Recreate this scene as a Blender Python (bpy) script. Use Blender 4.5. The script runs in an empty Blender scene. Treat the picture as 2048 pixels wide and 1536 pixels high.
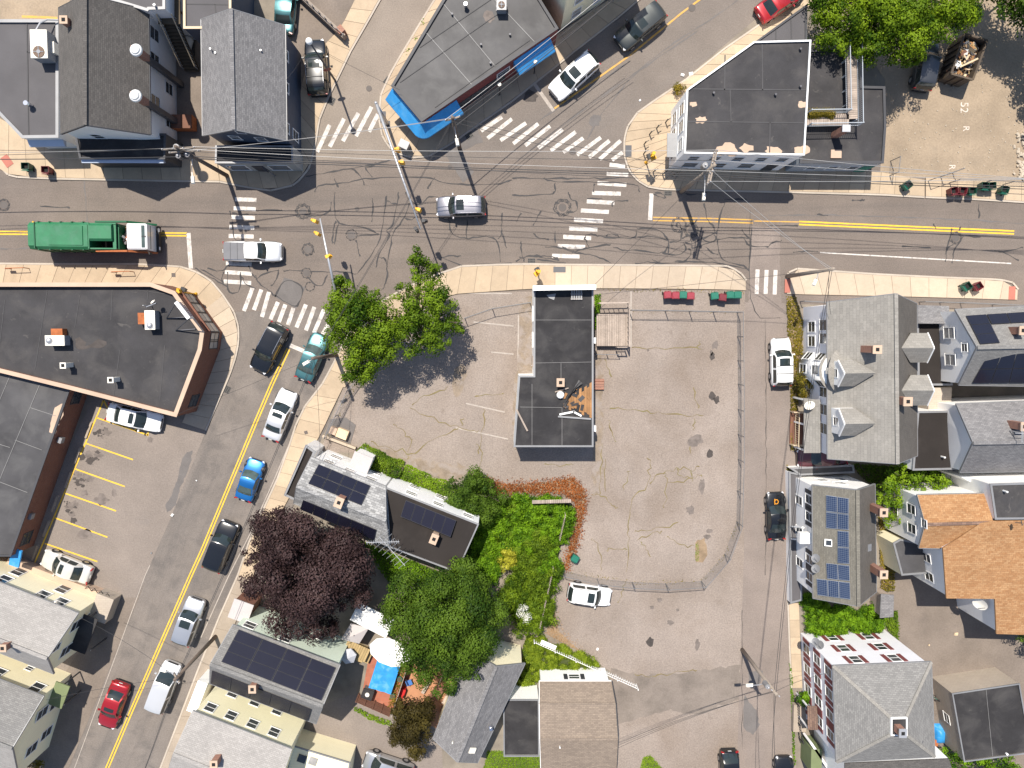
import bpy, math, random
import numpy as np
from mathutils import Vector, Matrix, Euler
R = math.radians
scene = bpy.context.scene
C = scene.collection
rnd = random.Random(7)
nrg = np.random.default_rng(11)

# ---------------------------------------------------------------- camera
F_PX, W_PX, H_PX, ALT = 1500.0, 2048.0, 1536.0, 68.0
cam_d = bpy.data.cameras.new('camera')
cam = bpy.data.objects.new('camera', cam_d); C.objects.link(cam); scene.camera = cam
cam_d.sensor_fit = 'HORIZONTAL'; cam_d.sensor_width = 36.0; cam_d.lens = 36.0 * F_PX / W_PX
cam_d.clip_start = 1.0; cam_d.clip_end = 2000.0
cam.location = (0, 0, ALT)
cam.rotation_euler = (-math.atan(103 / F_PX), -math.atan(19 / F_PX), 0)
# ---------------------------------------------------------------- sky, sun, exposure
SUN_EL = R(63)
sun_h = Vector((0.33, -0.944, 0)).normalized()          # the way shadows fall on the ground
w = bpy.data.worlds.new('World'); scene.world = w; w.use_nodes = True
nt = w.node_tree; sky = nt.nodes.new('ShaderNodeTexSky'); sky.sky_type = 'NISHITA'; sky.sun_disc = False
sky.sun_elevation = SUN_EL; sky.sun_rotation = -math.atan2(0.33, 0.944); sky.altitude = 150
nt.links.new(sky.outputs[0], nt.nodes['Background'].inputs[0]); nt.nodes['Background'].inputs[1].default_value = 0.115
sl = bpy.data.lights.new('sun', 'SUN'); sl.energy = 5.0; sl.angle = R(0.53); sl.color = (1.0, 0.935, 0.835)
sun = bpy.data.objects.new('sun', sl); C.objects.link(sun)
d = sun_h * math.cos(SUN_EL) + Vector((0, 0, -math.sin(SUN_EL)))
sun.rotation_euler = (-d).to_track_quat('Z', 'Y').to_euler(); sun.location = (-20, 60, 120)
vs = scene.view_settings; vs.view_transform = 'Standard'; vs.look = 'None'; vs.gamma = 1.0; vs.exposure = 0.50
vs.use_curve_mapping = False
scene.cycles.max_bounces = 5; scene.cycles.diffuse_bounces = 3

# ---------------------------------------------------------------- measuring: a point of the survey picture at a height
CAM_R = cam.rotation_euler.to_matrix()
def P(px, py, h=0.0):
    v = CAM_R @ Vector(((px - W_PX / 2) / F_PX, (H_PX / 2 - py) / F_PX, -1.0))
    k = (h - ALT) / v.z
    return Vector((v.x * k, v.y * k, h))
def PL(pts, h=0.0): return [P(x, y, h) for x, y in pts]
def XY(v): return Vector((v.x, v.y, 0))

# ---------------------------------------------------------------- materials
MATS = {}
def mix_rgb(nt, a, b, fac, mode='MIX'):
    m = nt.nodes.new('ShaderNodeMix'); m.data_type = 'RGBA'; m.blend_type = mode
    for i, v in ((0, fac), (6, a), (7, b)):
        if hasattr(v, 'links'): nt.links.new(v, m.inputs[i])
        elif i == 0: m.inputs[0].default_value = v
        else: m.inputs[i].default_value = (*v[:3], 1)
    return m.outputs[2]
def ramp(nt, src, lo, hi, a=0.0, b=1.0):
    m = nt.nodes.new('ShaderNodeMapRange'); nt.links.new(src, m.inputs[0])
    for i, v in enumerate((lo, hi, a, b)): m.inputs[i + 1].default_value = v
    return m.outputs[0]
def noise(nt, vec, scale, detail=3, rough=0.55, dist=0.0):
    n = nt.nodes.new('ShaderNodeTexNoise'); n.inputs['Scale'].default_value = scale; n.inputs['Detail'].default_value = detail
    n.inputs['Roughness'].default_value = rough; n.inputs['Distortion'].default_value = dist
    if vec is not None: nt.links.new(vec, n.inputs['Vector'])
    return n.outputs[0]
def mapping(nt, vec, rotz=0, scale=(1, 1, 1)):
    m = nt.nodes.new('ShaderNodeMapping'); m.vector_type = 'TEXTURE'; nt.links.new(vec, m.inputs[0])
    m.inputs['Rotation'].default_value = (0, 0, -rotz); m.inputs['Scale'].default_value = tuple(1 / s for s in scale)
    return m.outputs[0]
def sc(c, k): return tuple(min(1, x * k) for x in c)
def mat(name, col, rough=0.85, var=0.14, scale=0.5, grain=0.0, gscale=14, bump=0.0, bscale=20, metal=0.0, coat=0.0, spec=0.4,
        pat=None, pcol=None, psize=(0.3, 0.14), streak=None, stain=None, spots=None, objrand=0.0, emit=None):
    if name in MATS: return MATS[name]
    m = bpy.data.materials.new(name); m.use_nodes = True; nt = m.node_tree; b = nt.nodes['Principled BSDF']
    tc = nt.nodes.new('ShaderNodeTexCoord'); oc = tc.outputs['Object']; uv = tc.outputs['UV']
    c = None
    if pat:
        br = nt.nodes.new('ShaderNodeTexBrick'); nt.links.new(uv, br.inputs['Vector'])
        br.inputs['Color1'].default_value = (*col, 1); br.inputs['Color2'].default_value = (*(pcol[0]), 1)
        br.inputs['Mortar'].default_value = (*(pcol[1]), 1); br.inputs['Scale'].default_value = 1.0
        br.inputs['Brick Width'].default_value = psize[0]; br.inputs['Row Height'].default_value = psize[1]
        br.inputs['Mortar Size'].default_value = pat[0]; br.inputs['Mortar Smooth'].default_value = 0.3; br.inputs['Bias'].default_value = pat[1]
        br.offset = pat[2] if len(pat) > 2 else 0.5
        c = br.outputs[0]
    n1 = noise(nt, oc, scale, 4, 0.6)
    f = ramp(nt, n1, 0.3, 0.7)
    if c is None: c = mix_rgb(nt, sc(col, 1 - var), sc(col, 1 + var), f)
    else:
        g = mix_rgb(nt, (1 - var,) * 3, (1 + var * 0.4,) * 3, f); c = mix_rgb(nt, c, g, 1.0, 'MULTIPLY')
    if streak:                                            # wear that runs along one direction
        ang, sx, sy, amt, scol = streak
        n2 = noise(nt, mapping(nt, oc, ang, (sx, sy, 1)), 1.0, 4, 0.6)
        k = ramp(nt, n2, 0.48, 0.72, 0, amt); c = mix_rgb(nt, c, scol, k)
    if stain:
        ss, lo, hi, amt, scol = stain
        n3 = noise(nt, oc, ss, 5, 0.6, 0.4); k = ramp(nt, n3, lo, hi, 0, amt); c = mix_rgb(nt, c, scol, k)
    if spots:
        n6 = noise(nt, oc, spots[0], 6, 0.7, 0.8); c = mix_rgb(nt, c, spots[4], ramp(nt, n6, spots[1], spots[2], 0, spots[3]))
    if grain:
        n4 = noise(nt, oc, gscale, 2, 0.7); g = ramp(nt, n4, 0.25, 0.75, 1 - grain, 1 + grain)
        h = nt.nodes.new('ShaderNodeCombineColor')
        for i in range(3): nt.links.new(g, h.inputs[i])
        c = mix_rgb(nt, c, h.outputs[0], 1.0, 'MULTIPLY')
    if objrand:
        oi = nt.nodes.new('ShaderNodeObjectInfo'); g = ramp(nt, oi.outputs['Random'], 0, 1, 1 - objrand, 1 + objrand)
        h = nt.nodes.new('ShaderNodeCombineColor')
        for i in range(3): nt.links.new(g, h.inputs[i])
        c = mix_rgb(nt, c, h.outputs[0], 1.0, 'MULTIPLY')
    nt.links.new(c, b.inputs['Base Color'])
    b.inputs['Roughness'].default_value = rough; b.inputs['Metallic'].default_value = metal
    b.inputs['Coat Weight'].default_value = coat; b.inputs['Coat Roughness'].default_value = 0.06; b.inputs['Specular IOR Level'].default_value = spec
    if bump:
        n5 = noise(nt, oc, bscale, 3, 0.6); bm = nt.nodes.new('ShaderNodeBump'); bm.inputs['Strength'].default_value = bump; bm.inputs['Distance'].default_value = 0.03
        nt.links.new(n5, bm.inputs['Height']); nt.links.new(bm.outputs[0], b.inputs['Normal'])
    MATS[name] = m; return m
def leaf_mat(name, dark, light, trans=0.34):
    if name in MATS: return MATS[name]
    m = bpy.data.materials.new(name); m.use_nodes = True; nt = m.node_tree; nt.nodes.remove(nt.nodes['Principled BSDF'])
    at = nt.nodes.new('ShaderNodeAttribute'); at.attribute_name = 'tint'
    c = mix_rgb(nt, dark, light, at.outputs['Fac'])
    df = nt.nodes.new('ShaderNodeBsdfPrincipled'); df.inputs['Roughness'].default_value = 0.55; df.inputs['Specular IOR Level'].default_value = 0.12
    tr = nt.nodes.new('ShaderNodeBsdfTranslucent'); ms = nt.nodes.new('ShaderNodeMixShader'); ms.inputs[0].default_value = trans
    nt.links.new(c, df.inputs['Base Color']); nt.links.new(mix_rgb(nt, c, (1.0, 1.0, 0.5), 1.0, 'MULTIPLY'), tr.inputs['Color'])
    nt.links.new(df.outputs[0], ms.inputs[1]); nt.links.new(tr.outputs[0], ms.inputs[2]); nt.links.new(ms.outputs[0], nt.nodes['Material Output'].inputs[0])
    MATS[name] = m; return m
A_MAIN = R(-2)
M = dict(
 ground=mat('ground_soil', (.20, .17, .135), grain=.12, bump=.3, var=.25),
 road=mat('road_asphalt', (.160, .131, .111), .92, var=.12, scale=.22, grain=.20, gscale=9, bump=.15, bscale=40, streak=(A_MAIN, .03, .55, .6, (.115, .098, .087)), stain=(.35, .55, .75, .4, (.115, .098, .086))),
 road_sw=mat('road_asphalt_diagonal', (.172, .148, .130), .92, var=.14, scale=.25, grain=.20, gscale=9, bump=.15, bscale=40, streak=(R(66.5) * -1, .05, .6, .6, (.095, .086, .081)), stain=(.55, .50, .68, .55, (.092, .083, .078))),
 road_ne=mat('road_asphalt_slanting', (.165, .139, .120), .92, var=.12, scale=.25, grain=.20, gscale=9, bump=.15, bscale=40, streak=(R(-34), .04, .55, .3, (.14, .125, .115))),
 road_n=mat('road_asphalt_pale', (.225, .188, .154), .92, var=.12, scale=.25, grain=.18, gscale=9, bump=.15, bscale=40),
 road_side=mat('road_asphalt_pinkish', (.205, .168, .145), .92, var=.14, scale=.3, grain=.18, gscale=9, bump=.15, bscale=40, streak=(R(90), .05, .6, .3, (.17, .15, .14))),
 lot=mat('parking_asphalt', (.248, .206, .176), .93, var=.14, scale=.14, grain=.24, gscale=8, bump=.15, bscale=40, streak=(R(90), .035, .45, .35, (.30, .255, .222)), stain=(.16, .44, .70, .65, (.175, .135, .105)), spots=(1.3, .60, .72, .55, (.135, .105, .083))),
 lot_w=mat('parking_asphalt_grey', (.205, .172, .148), .93, var=.11, scale=.3, grain=.18, gscale=8, stain=(.5, .60, .75, .3, (.18, .16, .15))),
 yard=mat('yard_asphalt_brown', (.175, .143, .118), .93, var=.16, scale=.35, grain=.14, gscale=7, stain=(.6, .56, .75, .4, (.12, .10, .09))),
 dirt=mat('sandy_dirt', (.285, .222, .158), .95, var=.15, scale=.35, grain=.14, gscale=6, bump=.4, bscale=6, stain=(.5, .55, .72, .45, (.22, .18, .135))),
 dark_asphalt=mat('fresh_dark_asphalt', (.085, .079, .076), .92, var=.2, scale=.4, grain=.1, stain=(.3, .5, .7, .5, (.17, .155, .145))),
 slab=mat('concrete_slab', (.41, .318, .220), .9, var=.07, scale=.8, grain=.06, gscale=12, objrand=.11, stain=(.9, .52, .72, .45, (.30, .23, .16)), spots=(3.0, .64, .72, .5, (.22, .17, .12))),
 slab_w=mat('concrete_slab_white', (.43, .348, .262), .9, var=.06, scale=.8, grain=.06, gscale=12, objrand=.09, stain=(.8, .52, .72, .45, (.33, .26, .19)), spots=(3.0, .65, .73, .5, (.25, .19, .14))),
 slab_g=mat('concrete_slab_brown', (.31, .255, .200), .92, var=.12, scale=.6, grain=.1, gscale=9, objrand=.07),
 joint=mat('slab_joint', (.20, .16, .12), .95),
 kerb=mat('granite_kerb', (.40, .345, .285), .9, var=.12, grain=.1),
 white_paint=mat('road_paint_white', (.55, .51, .465), .8, var=.10, scale=2, stain=(2.2, .48, .68, .85, (.26, .23, .21))),
 faded_white=mat('road_paint_faded', (.36, .315, .275), .85, var=.1, scale=2, stain=(2.5, .50, .68, .8, (.26, .235, .215))),
 yellow_paint=mat('road_paint_yellow', (.68, .42, .04), .8, var=.12, scale=2, stain=(2.6, .56, .72, .6, (.30, .24, .16))),
 orange_paint=mat('road_paint_faded_yellow', (.55, .31, .07), .85, var=.12, scale=1, stain=(1.5, .48, .68, .7, (.25, .21, .18))),
 tar=mat('tar_seal', (.045, .042, .042), .75, var=.25, scale=1.5),
 patch=mat('asphalt_patch_and_shadow', (.135, .122, .115), .92, var=.12, scale=.8, grain=.12),
 lot_dirt=mat('faint_lot_dirt', (.215, .170, .128), .95, var=.2, scale=1.2, grain=.2, stain=(1.0, .45, .6, .9, (.256, .217, .191))),
 apron=mat('asphalt_apron', (.172, .144, .122), .92, var=.22, scale=.5, grain=.13, gscale=8, stain=(.45, .45, .7, .85, (.215, .180, .154))),
 oil=mat('oil_stain', (.060, .050, .045), .8, var=.3, scale=2),
 grease=mat('oil_stain_faint', (.15, .125, .11), .85, var=.3, scale=2),
 weed_line=mat('crack_with_weeds', (.170, .132, .062), .95, var=.3, scale=1.2, stain=(1.2, .5, .65, .7, (.13, .125, .045))),
 iron=mat('cast_iron', (.115, .095, .085), .7, metal=.3, var=.15),
 grate=mat('drain_grate_iron', (.10, .095, .09), .7, metal=.3),
 red_pad=mat('tactile_red', (.36, .13, .095), .85, var=.1),
 grey_pad=mat('tactile_grey', (.11, .11, .115), .85),
 # buildings
 membrane=mat('roof_membrane', (.050, .048, .050), .85, spec=.12, var=.22, scale=.35, grain=.10, stain=(.45, .46, .70, .6, (.088, .082, .078)), spots=(1.6, .62, .70, .5, (.13, .12, .11))),
 membrane_g=mat('roof_membrane_grey', (.066, .064, .066), .50, spec=.16, var=.25, scale=.3, grain=.06, stain=(.5, .45, .7, .6, (.115, .112, .110))),
 membrane_l=mat('roof_membrane_lightgrey', (.100, .095, .098), .85, spec=.15, var=.10, scale=.3, grain=.05),
 membrane_b=mat('roof_membrane_brownish', (.030, .0255, .0235), .9, spec=.15, var=.16, scale=.3, grain=.08, stain=(.4, .52, .75, .4, (.065, .055, .05))),
 membrane_k=mat('roof_membrane_black', (.034, .0325, .034), .9, spec=.15, var=.22, scale=.5, grain=.08, stain=(.5, .46, .70, .6, (.075, .071, .068)), spots=(1.4, .62, .70, .45, (.10, .095, .088))),
 seam=mat('membrane_seam', (.055, .053, .055), .7), seam_l=mat('membrane_seam_light', (.20, .195, .19), .7),
 sh_grey=mat('shingle_grey', (.220, .212, .212), .95, var=.10, pat=(.012, 0.0), pcol=((.150, .145, .147), (.10, .098, .10)), grain=.15),
 sh_pale=mat('shingle_pale', (.345, .325, .305), .95, var=.10, pat=(.010, 0.0), pcol=((.285, .268, .252), (.21, .20, .19)), grain=.15),
 sh_light=mat('shingle_light_grey', (0.231, 0.224, 0.213), .95, var=.08, pat=(.012, 0.0), pcol=((0.171, 0.166, 0.160), (0.119, 0.115, 0.112)), grain=.12),
 sh_brown=mat('shingle_brown_grey', (.118, .108, .100), .95, var=.12, pat=(.012, 0.0), pcol=((.085, .078, .073), (.055, .052, .05)), grain=.15),
 sh_tan=mat('shingle_tan', (0.254, 0.201, 0.156), .95, var=.10, pat=(.010, 0.0), pcol=((0.193, 0.152, 0.121), (0.131, 0.105, 0.082)), grain=.15),
 sh_buff=mat('shingle_buff', (.275, .258, .232), .95, var=.10, pat=(.010, 0.0), pcol=((.228, .214, .193), (.17, .16, .145)), psize=(.42, .26), grain=.15),
 sh_lichen=mat('shingle_weathered', (.118, .105, .092), .95, var=.15, pat=(.008, 0.0), pcol=((.095, .085, .075), (.07, .062, .055)), grain=.15, spots=(9, .66, .72, .6, (.42, .40, .36))),
 sh_olive=mat('shingle_olive', (.195, .180, .150), .95, var=.12, pat=(.010, 0.0), pcol=((.150, .138, .116), (.10, .095, .08)), grain=.15),
 sh_orange=mat('shingle_orange', (.37, .215, .105), .95, var=.10, pat=(.010, 0.0), pcol=((.29, .145, .062), (.22, .11, .048)), psize=(.36, .17), grain=.2, gscale=8),
 sh_blend=mat('shingle_silver_blend', (.39, .385, .375), .95, var=.10, pat=(.014, 0.0), pcol=((.185, .183, .182), (.13, .13, .13)), psize=(.40, .20), grain=.12),
 sh_red=mat('shingle_red_brown', (.26, .165, .120), .95, pat=(.02, 0.0), pcol=((.17, .105, .08), (.10, .07, .055)), psize=(.4, .2)),
 sid_white=mat('siding_white', (.89, .88, .86), .7, var=.04, pat=(.012, 0.0), pcol=((.87, .86, .84), (.68, .67, .66)), psize=(9, .14)),
 sid_lav=mat('siding_pale_lilac', (.80, .79, .81), .7, var=.04, pat=(.012, 0.0), pcol=((.78, .77, .79), (.58, .58, .60)), psize=(9, .14)),
 sid_cream=mat('siding_cream', (.88, .81, .58), .75, var=.05, pat=(.012, 0.0), pcol=((.86, .79, .56), (.66, .58, .40)), psize=(9, .14)),
 sid_grey=mat('siding_grey', (.34, .355, .345), .75, var=.05, pat=(.012, 0.0), pcol=((.33, .34, .33), (.21, .22, .22)), psize=(9, .14)),
 sid_mint=mat('siding_mint', (.72, .82, .70), .75, var=.05, pat=(.012, 0.0), pcol=((.70, .80, .68), (.54, .62, .52)), psize=(9, .14)),
 sid_navy=mat('siding_navy', (.048, .072, .115), .6, var=.08, pat=(.012, 0.0), pcol=((.044, .066, .105), (.028, .04, .065)), psize=(9, .14)),
 sid_blue=mat('siding_grey_blue', (.42, .45, .48), .7, var=.05, pat=(.012, 0.0), pcol=((.29, .33, .37), (.2, .22, .25)), psize=(9, .14)),
 brick=mat('brick_red_brown', (.215, .078, .045), .9, var=.12, pat=(.008, 0.0), pcol=((.165, .056, .034), (.20, .15, .12)), psize=(.22, .075)),
 brick_ch=mat('brick_chimney', (.34, .145, .09), .9, var=.15, pat=(.01, 0.0), pcol=((.26, .10, .065), (.30, .24, .20)), psize=(.22, .075)),
 red_wall=mat('painted_brick_maroon', (.20, .045, .045), .75, var=.12, pat=(.006, 0.0), pcol=((.17, .038, .038), (.13, .035, .035)), psize=(.22, .075)),
 block=mat('concrete_block', (.42, .36, .29), .9, var=.10, pat=(.01, 0.0), pcol=((.39, .33, .27), (.32, .27, .22)), psize=(.4, .2)),
 stucco=mat('stucco_white', (.82, .81, .79), .85, var=.05), coping=mat('coping_tan', (.46, .335, .245), .85, var=.10),
 trim=mat('trim_white', (.78, .77, .75), .6, var=.03), trim_g=mat('trim_grey_metal', (.24, .24, .245), .5, metal=.3), trim_k=mat('trim_dark', (.05, .05, .055), .6),
 pane=mat('window_glass', (.045, .052, .060), .12, var=.2, scale=.8, spec=.6), curtain=mat('window_curtained', (.30, .29, .28), .3, var=.25, scale=1.2, spec=.6),
 shut_red=mat('shutter_maroon', (.175, .045, .042), .7, var=.08), shut_k=mat('shutter_black', (.035, .037, .045), .6),
 wood=mat('weathered_planks', (.33, .27, .225), .9, var=.18, scale=1.2, grain=.15, gscale=8, objrand=.14),
 wood_y=mat('yellowed_planks', (.36, .26, .125), .9, var=.18, grain=.15, objrand=.12), wood_b=mat('stained_boards', (.18, .085, .055), .85, var=.15, objrand=.12),
 wood_o=mat('bare_sheathing', (.29, .15, .062), .85, var=.2, scale=1.0, grain=.15, objrand=.15), lumber=mat('new_lumber', (.60, .46, .30), .85, var=.1, objrand=.1),
 steel=mat('galvanised_steel', (.50, .50, .51), .45, metal=.6, var=.08), steel_d=mat('dark_steel', (.10, .10, .11), .55, metal=.5), chrome=mat('bright_metal', (.75, .75, .77), .22, metal=.95),
 rail_g=mat('painted_railing_grey', (.36, .39, .42), .6), rail_k=mat('painted_railing_black', (.03, .03, .033), .5), rail_t=mat('painted_railing_tan', (.55, .44, .30), .7),
 unit=mat('rooftop_unit_cream', (.72, .68, .60), .6, var=.06), unit_side=mat('rooftop_unit_grey', (.22, .23, .25), .6), rust=mat('rusted_panel', (.34, .105, .035), .85, var=.25, scale=3), fan=mat('fan_brown', (.13, .085, .06), .7),
 solar=mat('solar_cells_black', (.010, .010, .020), .25, var=.1, spec=.4), solar_b=mat('solar_cells_blue', (.014, .028, .075), .25, var=.10, pat=(.012, 0.0, 0.0), pcol=((.012, .024, .065), (.16, .19, .24)), psize=(.16, .16), spec=.5), solar_f=mat('solar_frame', (.022, .022, .028), .5), solar_fl=mat('solar_frame_silver', (.40, .41, .43), .4, metal=.5),
 awn_blue=mat('awning_canvas_blue', (.035, .27, .60), .65, var=.14, scale=1.2, stain=(1.4, .5, .75, .45, (.16, .40, .62))), awn_lb=mat('awning_canvas_light', (.40, .45, .55), .7, var=.05),
 tarp=mat('tarp_blue', (.03, .25, .58), .45, var=.16, scale=1.5, stain=(1.8, .5, .7, .5, (.22, .45, .65)), bump=.5, bscale=2), canvas=mat('canvas_white', (.80, .79, .76), .8, var=.03), canvas_g=mat('canvas_taupe', (.44, .40, .39), .8, var=.05), canvas_l=mat('canvas_grey', (.44, .45, .49), .8),
 pole=mat('utility_pole_wood', (.145, .110, .088), .9, var=.2, grain=.15), pole_g=mat('utility_pole_grey_wood', (.27, .225, .185), .9, var=.15, grain=.12),
 wire=mat('wire_black', (.035, .034, .036), .6), wire_l=mat('wire_aluminium', (.36, .35, .34), .5, metal=.4), ceramic=mat('insulator_ceramic', (.45, .45, .47), .3),
 sig_y=mat('signal_yellow', (.72, .37, .012), .5), sig_k=mat('signal_black', (.025, .025, .028), .5), lens_r=mat('lens_red', (.25, .015, .012), .3), lens_a=mat('lens_amber', (.35, .16, .01), .3), lens_g=mat('lens_green', (.01, .16, .09), .3),
 bin_g=mat('bin_plastic_green', (.012, .135, .090), .5, var=.08), bin_gd=mat('bin_plastic_dark_green', (.010, .060, .038), .5), bin_r=mat('bin_plastic_maroon', (.150, .020, .028), .5, var=.08), bin_rl=mat('bin_plastic_red', (.26, .030, .045), .5), bin_in=mat('bin_inside_dark', (.012, .012, .012), .9),
 tyre=mat('tyre_rubber', (.022, .022, .023), .85), rim=mat('wheel_alloy', (.45, .45, .46), .35, metal=.8), glass=mat('car_glass', (.020, .028, .028), .06, spec=.7, var=.05), glass_g=mat('car_glass_green', (.06, .085, .078), .08, spec=.7, var=.2, scale=2), black=mat('black_plastic', (.018, .018, .02), .55), lamp_w=mat('headlamp', (.62, .63, .66), .12, spec=.7), lamp_r=mat('tail_lamp', (.30, .012, .012), .2, spec=.6), plate=mat('licence_plate', (.6, .6, .58), .5),
 soil=mat('dark_soil', (.085, .066, .045), .95, var=.25), soil_g=mat('mossy_soil', (.060, .075, .022), .95, var=.3, scale=1.0), straw=mat('dry_litter', (.23, .165, .105), .95, var=.25, scale=1.2, grain=.2), paver=mat('patio_brick', (.36, .125, .075), .9, var=.12, pat=(.008, 0.0), pcol=((.30, .10, .06), (.28, .17, .12)), psize=(.4, .4)), clay=mat('clay_ground', (.38, .185, .10), .95, var=.12, scale=1),
 bark=mat('bark', (.095, .070, .052), .95, var=.25, scale=2), rubble=mat('rubble_pale', (.33, .28, .22), .9, objrand=.3), plastic_r=mat('plastic_red', (.5, .02, .02), .5), plastic_b=mat('plastic_blue', (.06, .16, .42), .5), lime=mat('painted_green', (.15, .18, .085), .7), text=mat('sign_letter_plum', (.20, .09, .13), .7), text_w=mat('painted_number_white', (.60, .53, .46), .9, stain=(4, .5, .6, .7, (.40, .33, .26))), orange=mat('painted_orange', (.60, .25, .02), .8), teal=mat('painted_teal', (.02, .17, .13), .7),
)

# ---------------------------------------------------------------- objects
def props(o, label=None, cat=None, group=None, kind=None):
    if label: o['label'] = label
    if cat: o['category'] = cat
    if group: o['group'] = group
    if kind: o['kind'] = kind
    return o
def thing(name, label, cat, loc=(0, 0, 0), rotz=0.0, group=None, kind=None):
    o = bpy.data.objects.new(name, None); C.objects.link(o); o.empty_display_size = 0.3
    o.location = loc; o.rotation_euler = (0, 0, rotz)
    return props(o, label, cat, group, kind)
def base_of(o):
    v = Vector((0, 0, 0))
    while o: v = v + Vector(o.location); o = o.parent
    return v
def link_mesh(name, me, m, parent=None, smooth=False):
    if m: me.materials.append(m)
    if smooth: me.polygons.foreach_set('use_smooth', [True] * len(me.polygons))
    o = bpy.data.objects.new(name, me); C.objects.link(o); o.parent = parent
    return o
def auto_uv(me):
    ul = me.uv_layers.new(name='UVMap'); n = len(me.loops); uv = np.zeros((n, 2), np.float32); Z = Vector((0, 0, 1))
    for p in me.polygons:
        nn = p.normal
        if abs(nn.z) > 0.995: ua, va = Vector((1, 0, 0)), Vector((0, 1, 0))
        else: ua = Z.cross(nn).normalized(); va = nn.cross(ua)
        for li in p.loop_indices:
            co = me.vertices[me.loops[li].vertex_index].co; uv[li] = (co.dot(ua), co.dot(va))
    ul.data.foreach_set('uv', uv.ravel())
def area2(pts): return sum(pts[i].x * pts[(i + 1) % len(pts)].y - pts[(i + 1) % len(pts)].x * pts[i].y for i in range(len(pts)))
def ccw(pts): return list(pts) if area2(pts) > 0 else list(reversed(pts))
class MB:
    def __init__(s): s.v = []; s.f = []
    def add(s, vs, fs):
        o = len(s.v); s.v += [Vector(a) for a in vs]; s.f += [[o + i for i in f] for f in fs]; return s
    def box(s, c, size, rz=0.0, rx=0.0, ry=0.0, taper=1.0):
        m = Euler((rx, ry, rz)).to_matrix(); c = Vector(c); x, y, z = [k / 2 for k in size]
        t = taper
        q = [(-x, -y, -z), (x, -y, -z), (x, y, -z), (-x, y, -z), (-x * t, -y * t, z), (x * t, -y * t, z), (x * t, y * t, z), (-x * t, y * t, z)]
        return s.add([c + m @ Vector(a) for a in q], [(3, 2, 1, 0), (4, 5, 6, 7), (0, 1, 5, 4), (1, 2, 6, 5), (2, 3, 7, 6), (3, 0, 4, 7)])
    def prism(s, poly, z0, z1):
        p = ccw(poly); n = len(p)
        return s.add([(a.x, a.y, z0) for a in p] + [(a.x, a.y, z1) for a in p],
                     [list(range(n - 1, -1, -1)), list(range(n, 2 * n))] + [(i, (i + 1) % n, n + (i + 1) % n, n + i) for i in range(n)])
    def sheet(s, poly, z=None):
        p = ccw(poly); return s.add([(a.x, a.y, a.z if z is None else z) for a in p], [list(range(len(p)))])
    def slab(s, poly, t):                                   # any planar polygon, t thick downwards
        p = ccw(poly); n = len(p)
        return s.add([Vector(a) - Vector((0, 0, t)) for a in p] + [Vector(a) for a in p],
                     [list(range(n - 1, -1, -1)), list(range(n, 2 * n))] + [(i, (i + 1) % n, n + (i + 1) % n, n + i) for i in range(n)])
    def tube(s, pts, r, n=6, caps=True):
        pts = [Vector(p) for p in pts]; rs = r if isinstance(r, (list, tuple)) else [r] * len(pts); vs = []; fs = []
        for i, p in enumerate(pts):
            t = (pts[min(i + 1, len(pts) - 1)] - pts[max(i - 1, 0)]).normalized()
            a = t.cross(Vector((0, 0, 1)))
            if a.length < 0.05: a = t.cross(Vector((1, 0, 0)))
            a.normalize(); b = t.cross(a)
            vs += [p + (a * math.cos(2 * math.pi * k / n) + b * math.sin(2 * math.pi * k / n)) * rs[i] for k in range(n)]
        for i in range(len(pts) - 1):
            fs += [(i * n + k, (i + 1) * n + k, (i + 1) * n + (k + 1) % n, i * n + (k + 1) % n) for k in range(n)]
        if caps: fs += [list(range(n)), list(range(len(vs) - 1, len(vs) - n - 1, -1))]
        return s.add(vs, fs)
    def cyl(s, c, r, h, n=12, r2=None):
        c = Vector(c); return s.tube([c, c + Vector((0, 0, h))], [r, r if r2 is None else r2], n)
    def bar(s, a, b, wd, ht, up=Vector((0, 0, 1))):         # rectangular bar from a to b
        a = Vector(a); b = Vector(b); t = (b - a).normalized(); sd = t.cross(up)
        if sd.length < 0.05: sd = t.cross(Vector((1, 0, 0)))
        sd.normalize(); u = sd.cross(t)
        q = [a - sd * wd / 2 - u * ht / 2, a + sd * wd / 2 - u * ht / 2, a + sd * wd / 2 + u * ht / 2, a - sd * wd / 2 + u * ht / 2]
        return s.add(q + [p + (b - a) for p in q], [(0, 1, 2, 3), (7, 6, 5, 4), (0, 4, 5, 1), (1, 5, 6, 2), (2, 6, 7, 3), (3, 7, 4, 0)])
    def strip(s, pts, wd, z):                               # flat ribbon
        pts = [XY(p) for p in pts]; n = len(pts); vs = []
        for i, p in enumerate(pts):
            t = (pts[min(i + 1, n - 1)] - pts[max(i - 1, 0)]).normalized(); sd = Vector((-t.y, t.x, 0))
            w2 = (wd[i] if isinstance(wd, list) else wd) / 2
            vs += [p + sd * w2 + Vector((0, 0, z)), p - sd * w2 + Vector((0, 0, z))]
        return s.add(vs, [(2 * i, 2 * i + 1, 2 * i + 3, 2 * i + 2) for i in range(n - 1)])
    def build(s, name, m, parent=None, smooth=False, world=True, label=None, fix=True):
        off = base_of(parent) if (parent is not None and world) else Vector((0, 0, 0))
        me = bpy.data.meshes.new(name); me.from_pydata([tuple(v - off) for v in s.v], [], s.f); me.update()
        auto_uv(me); o = link_mesh(name, me, m, parent, smooth)
        if label: o['label'] = label
        return o
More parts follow.
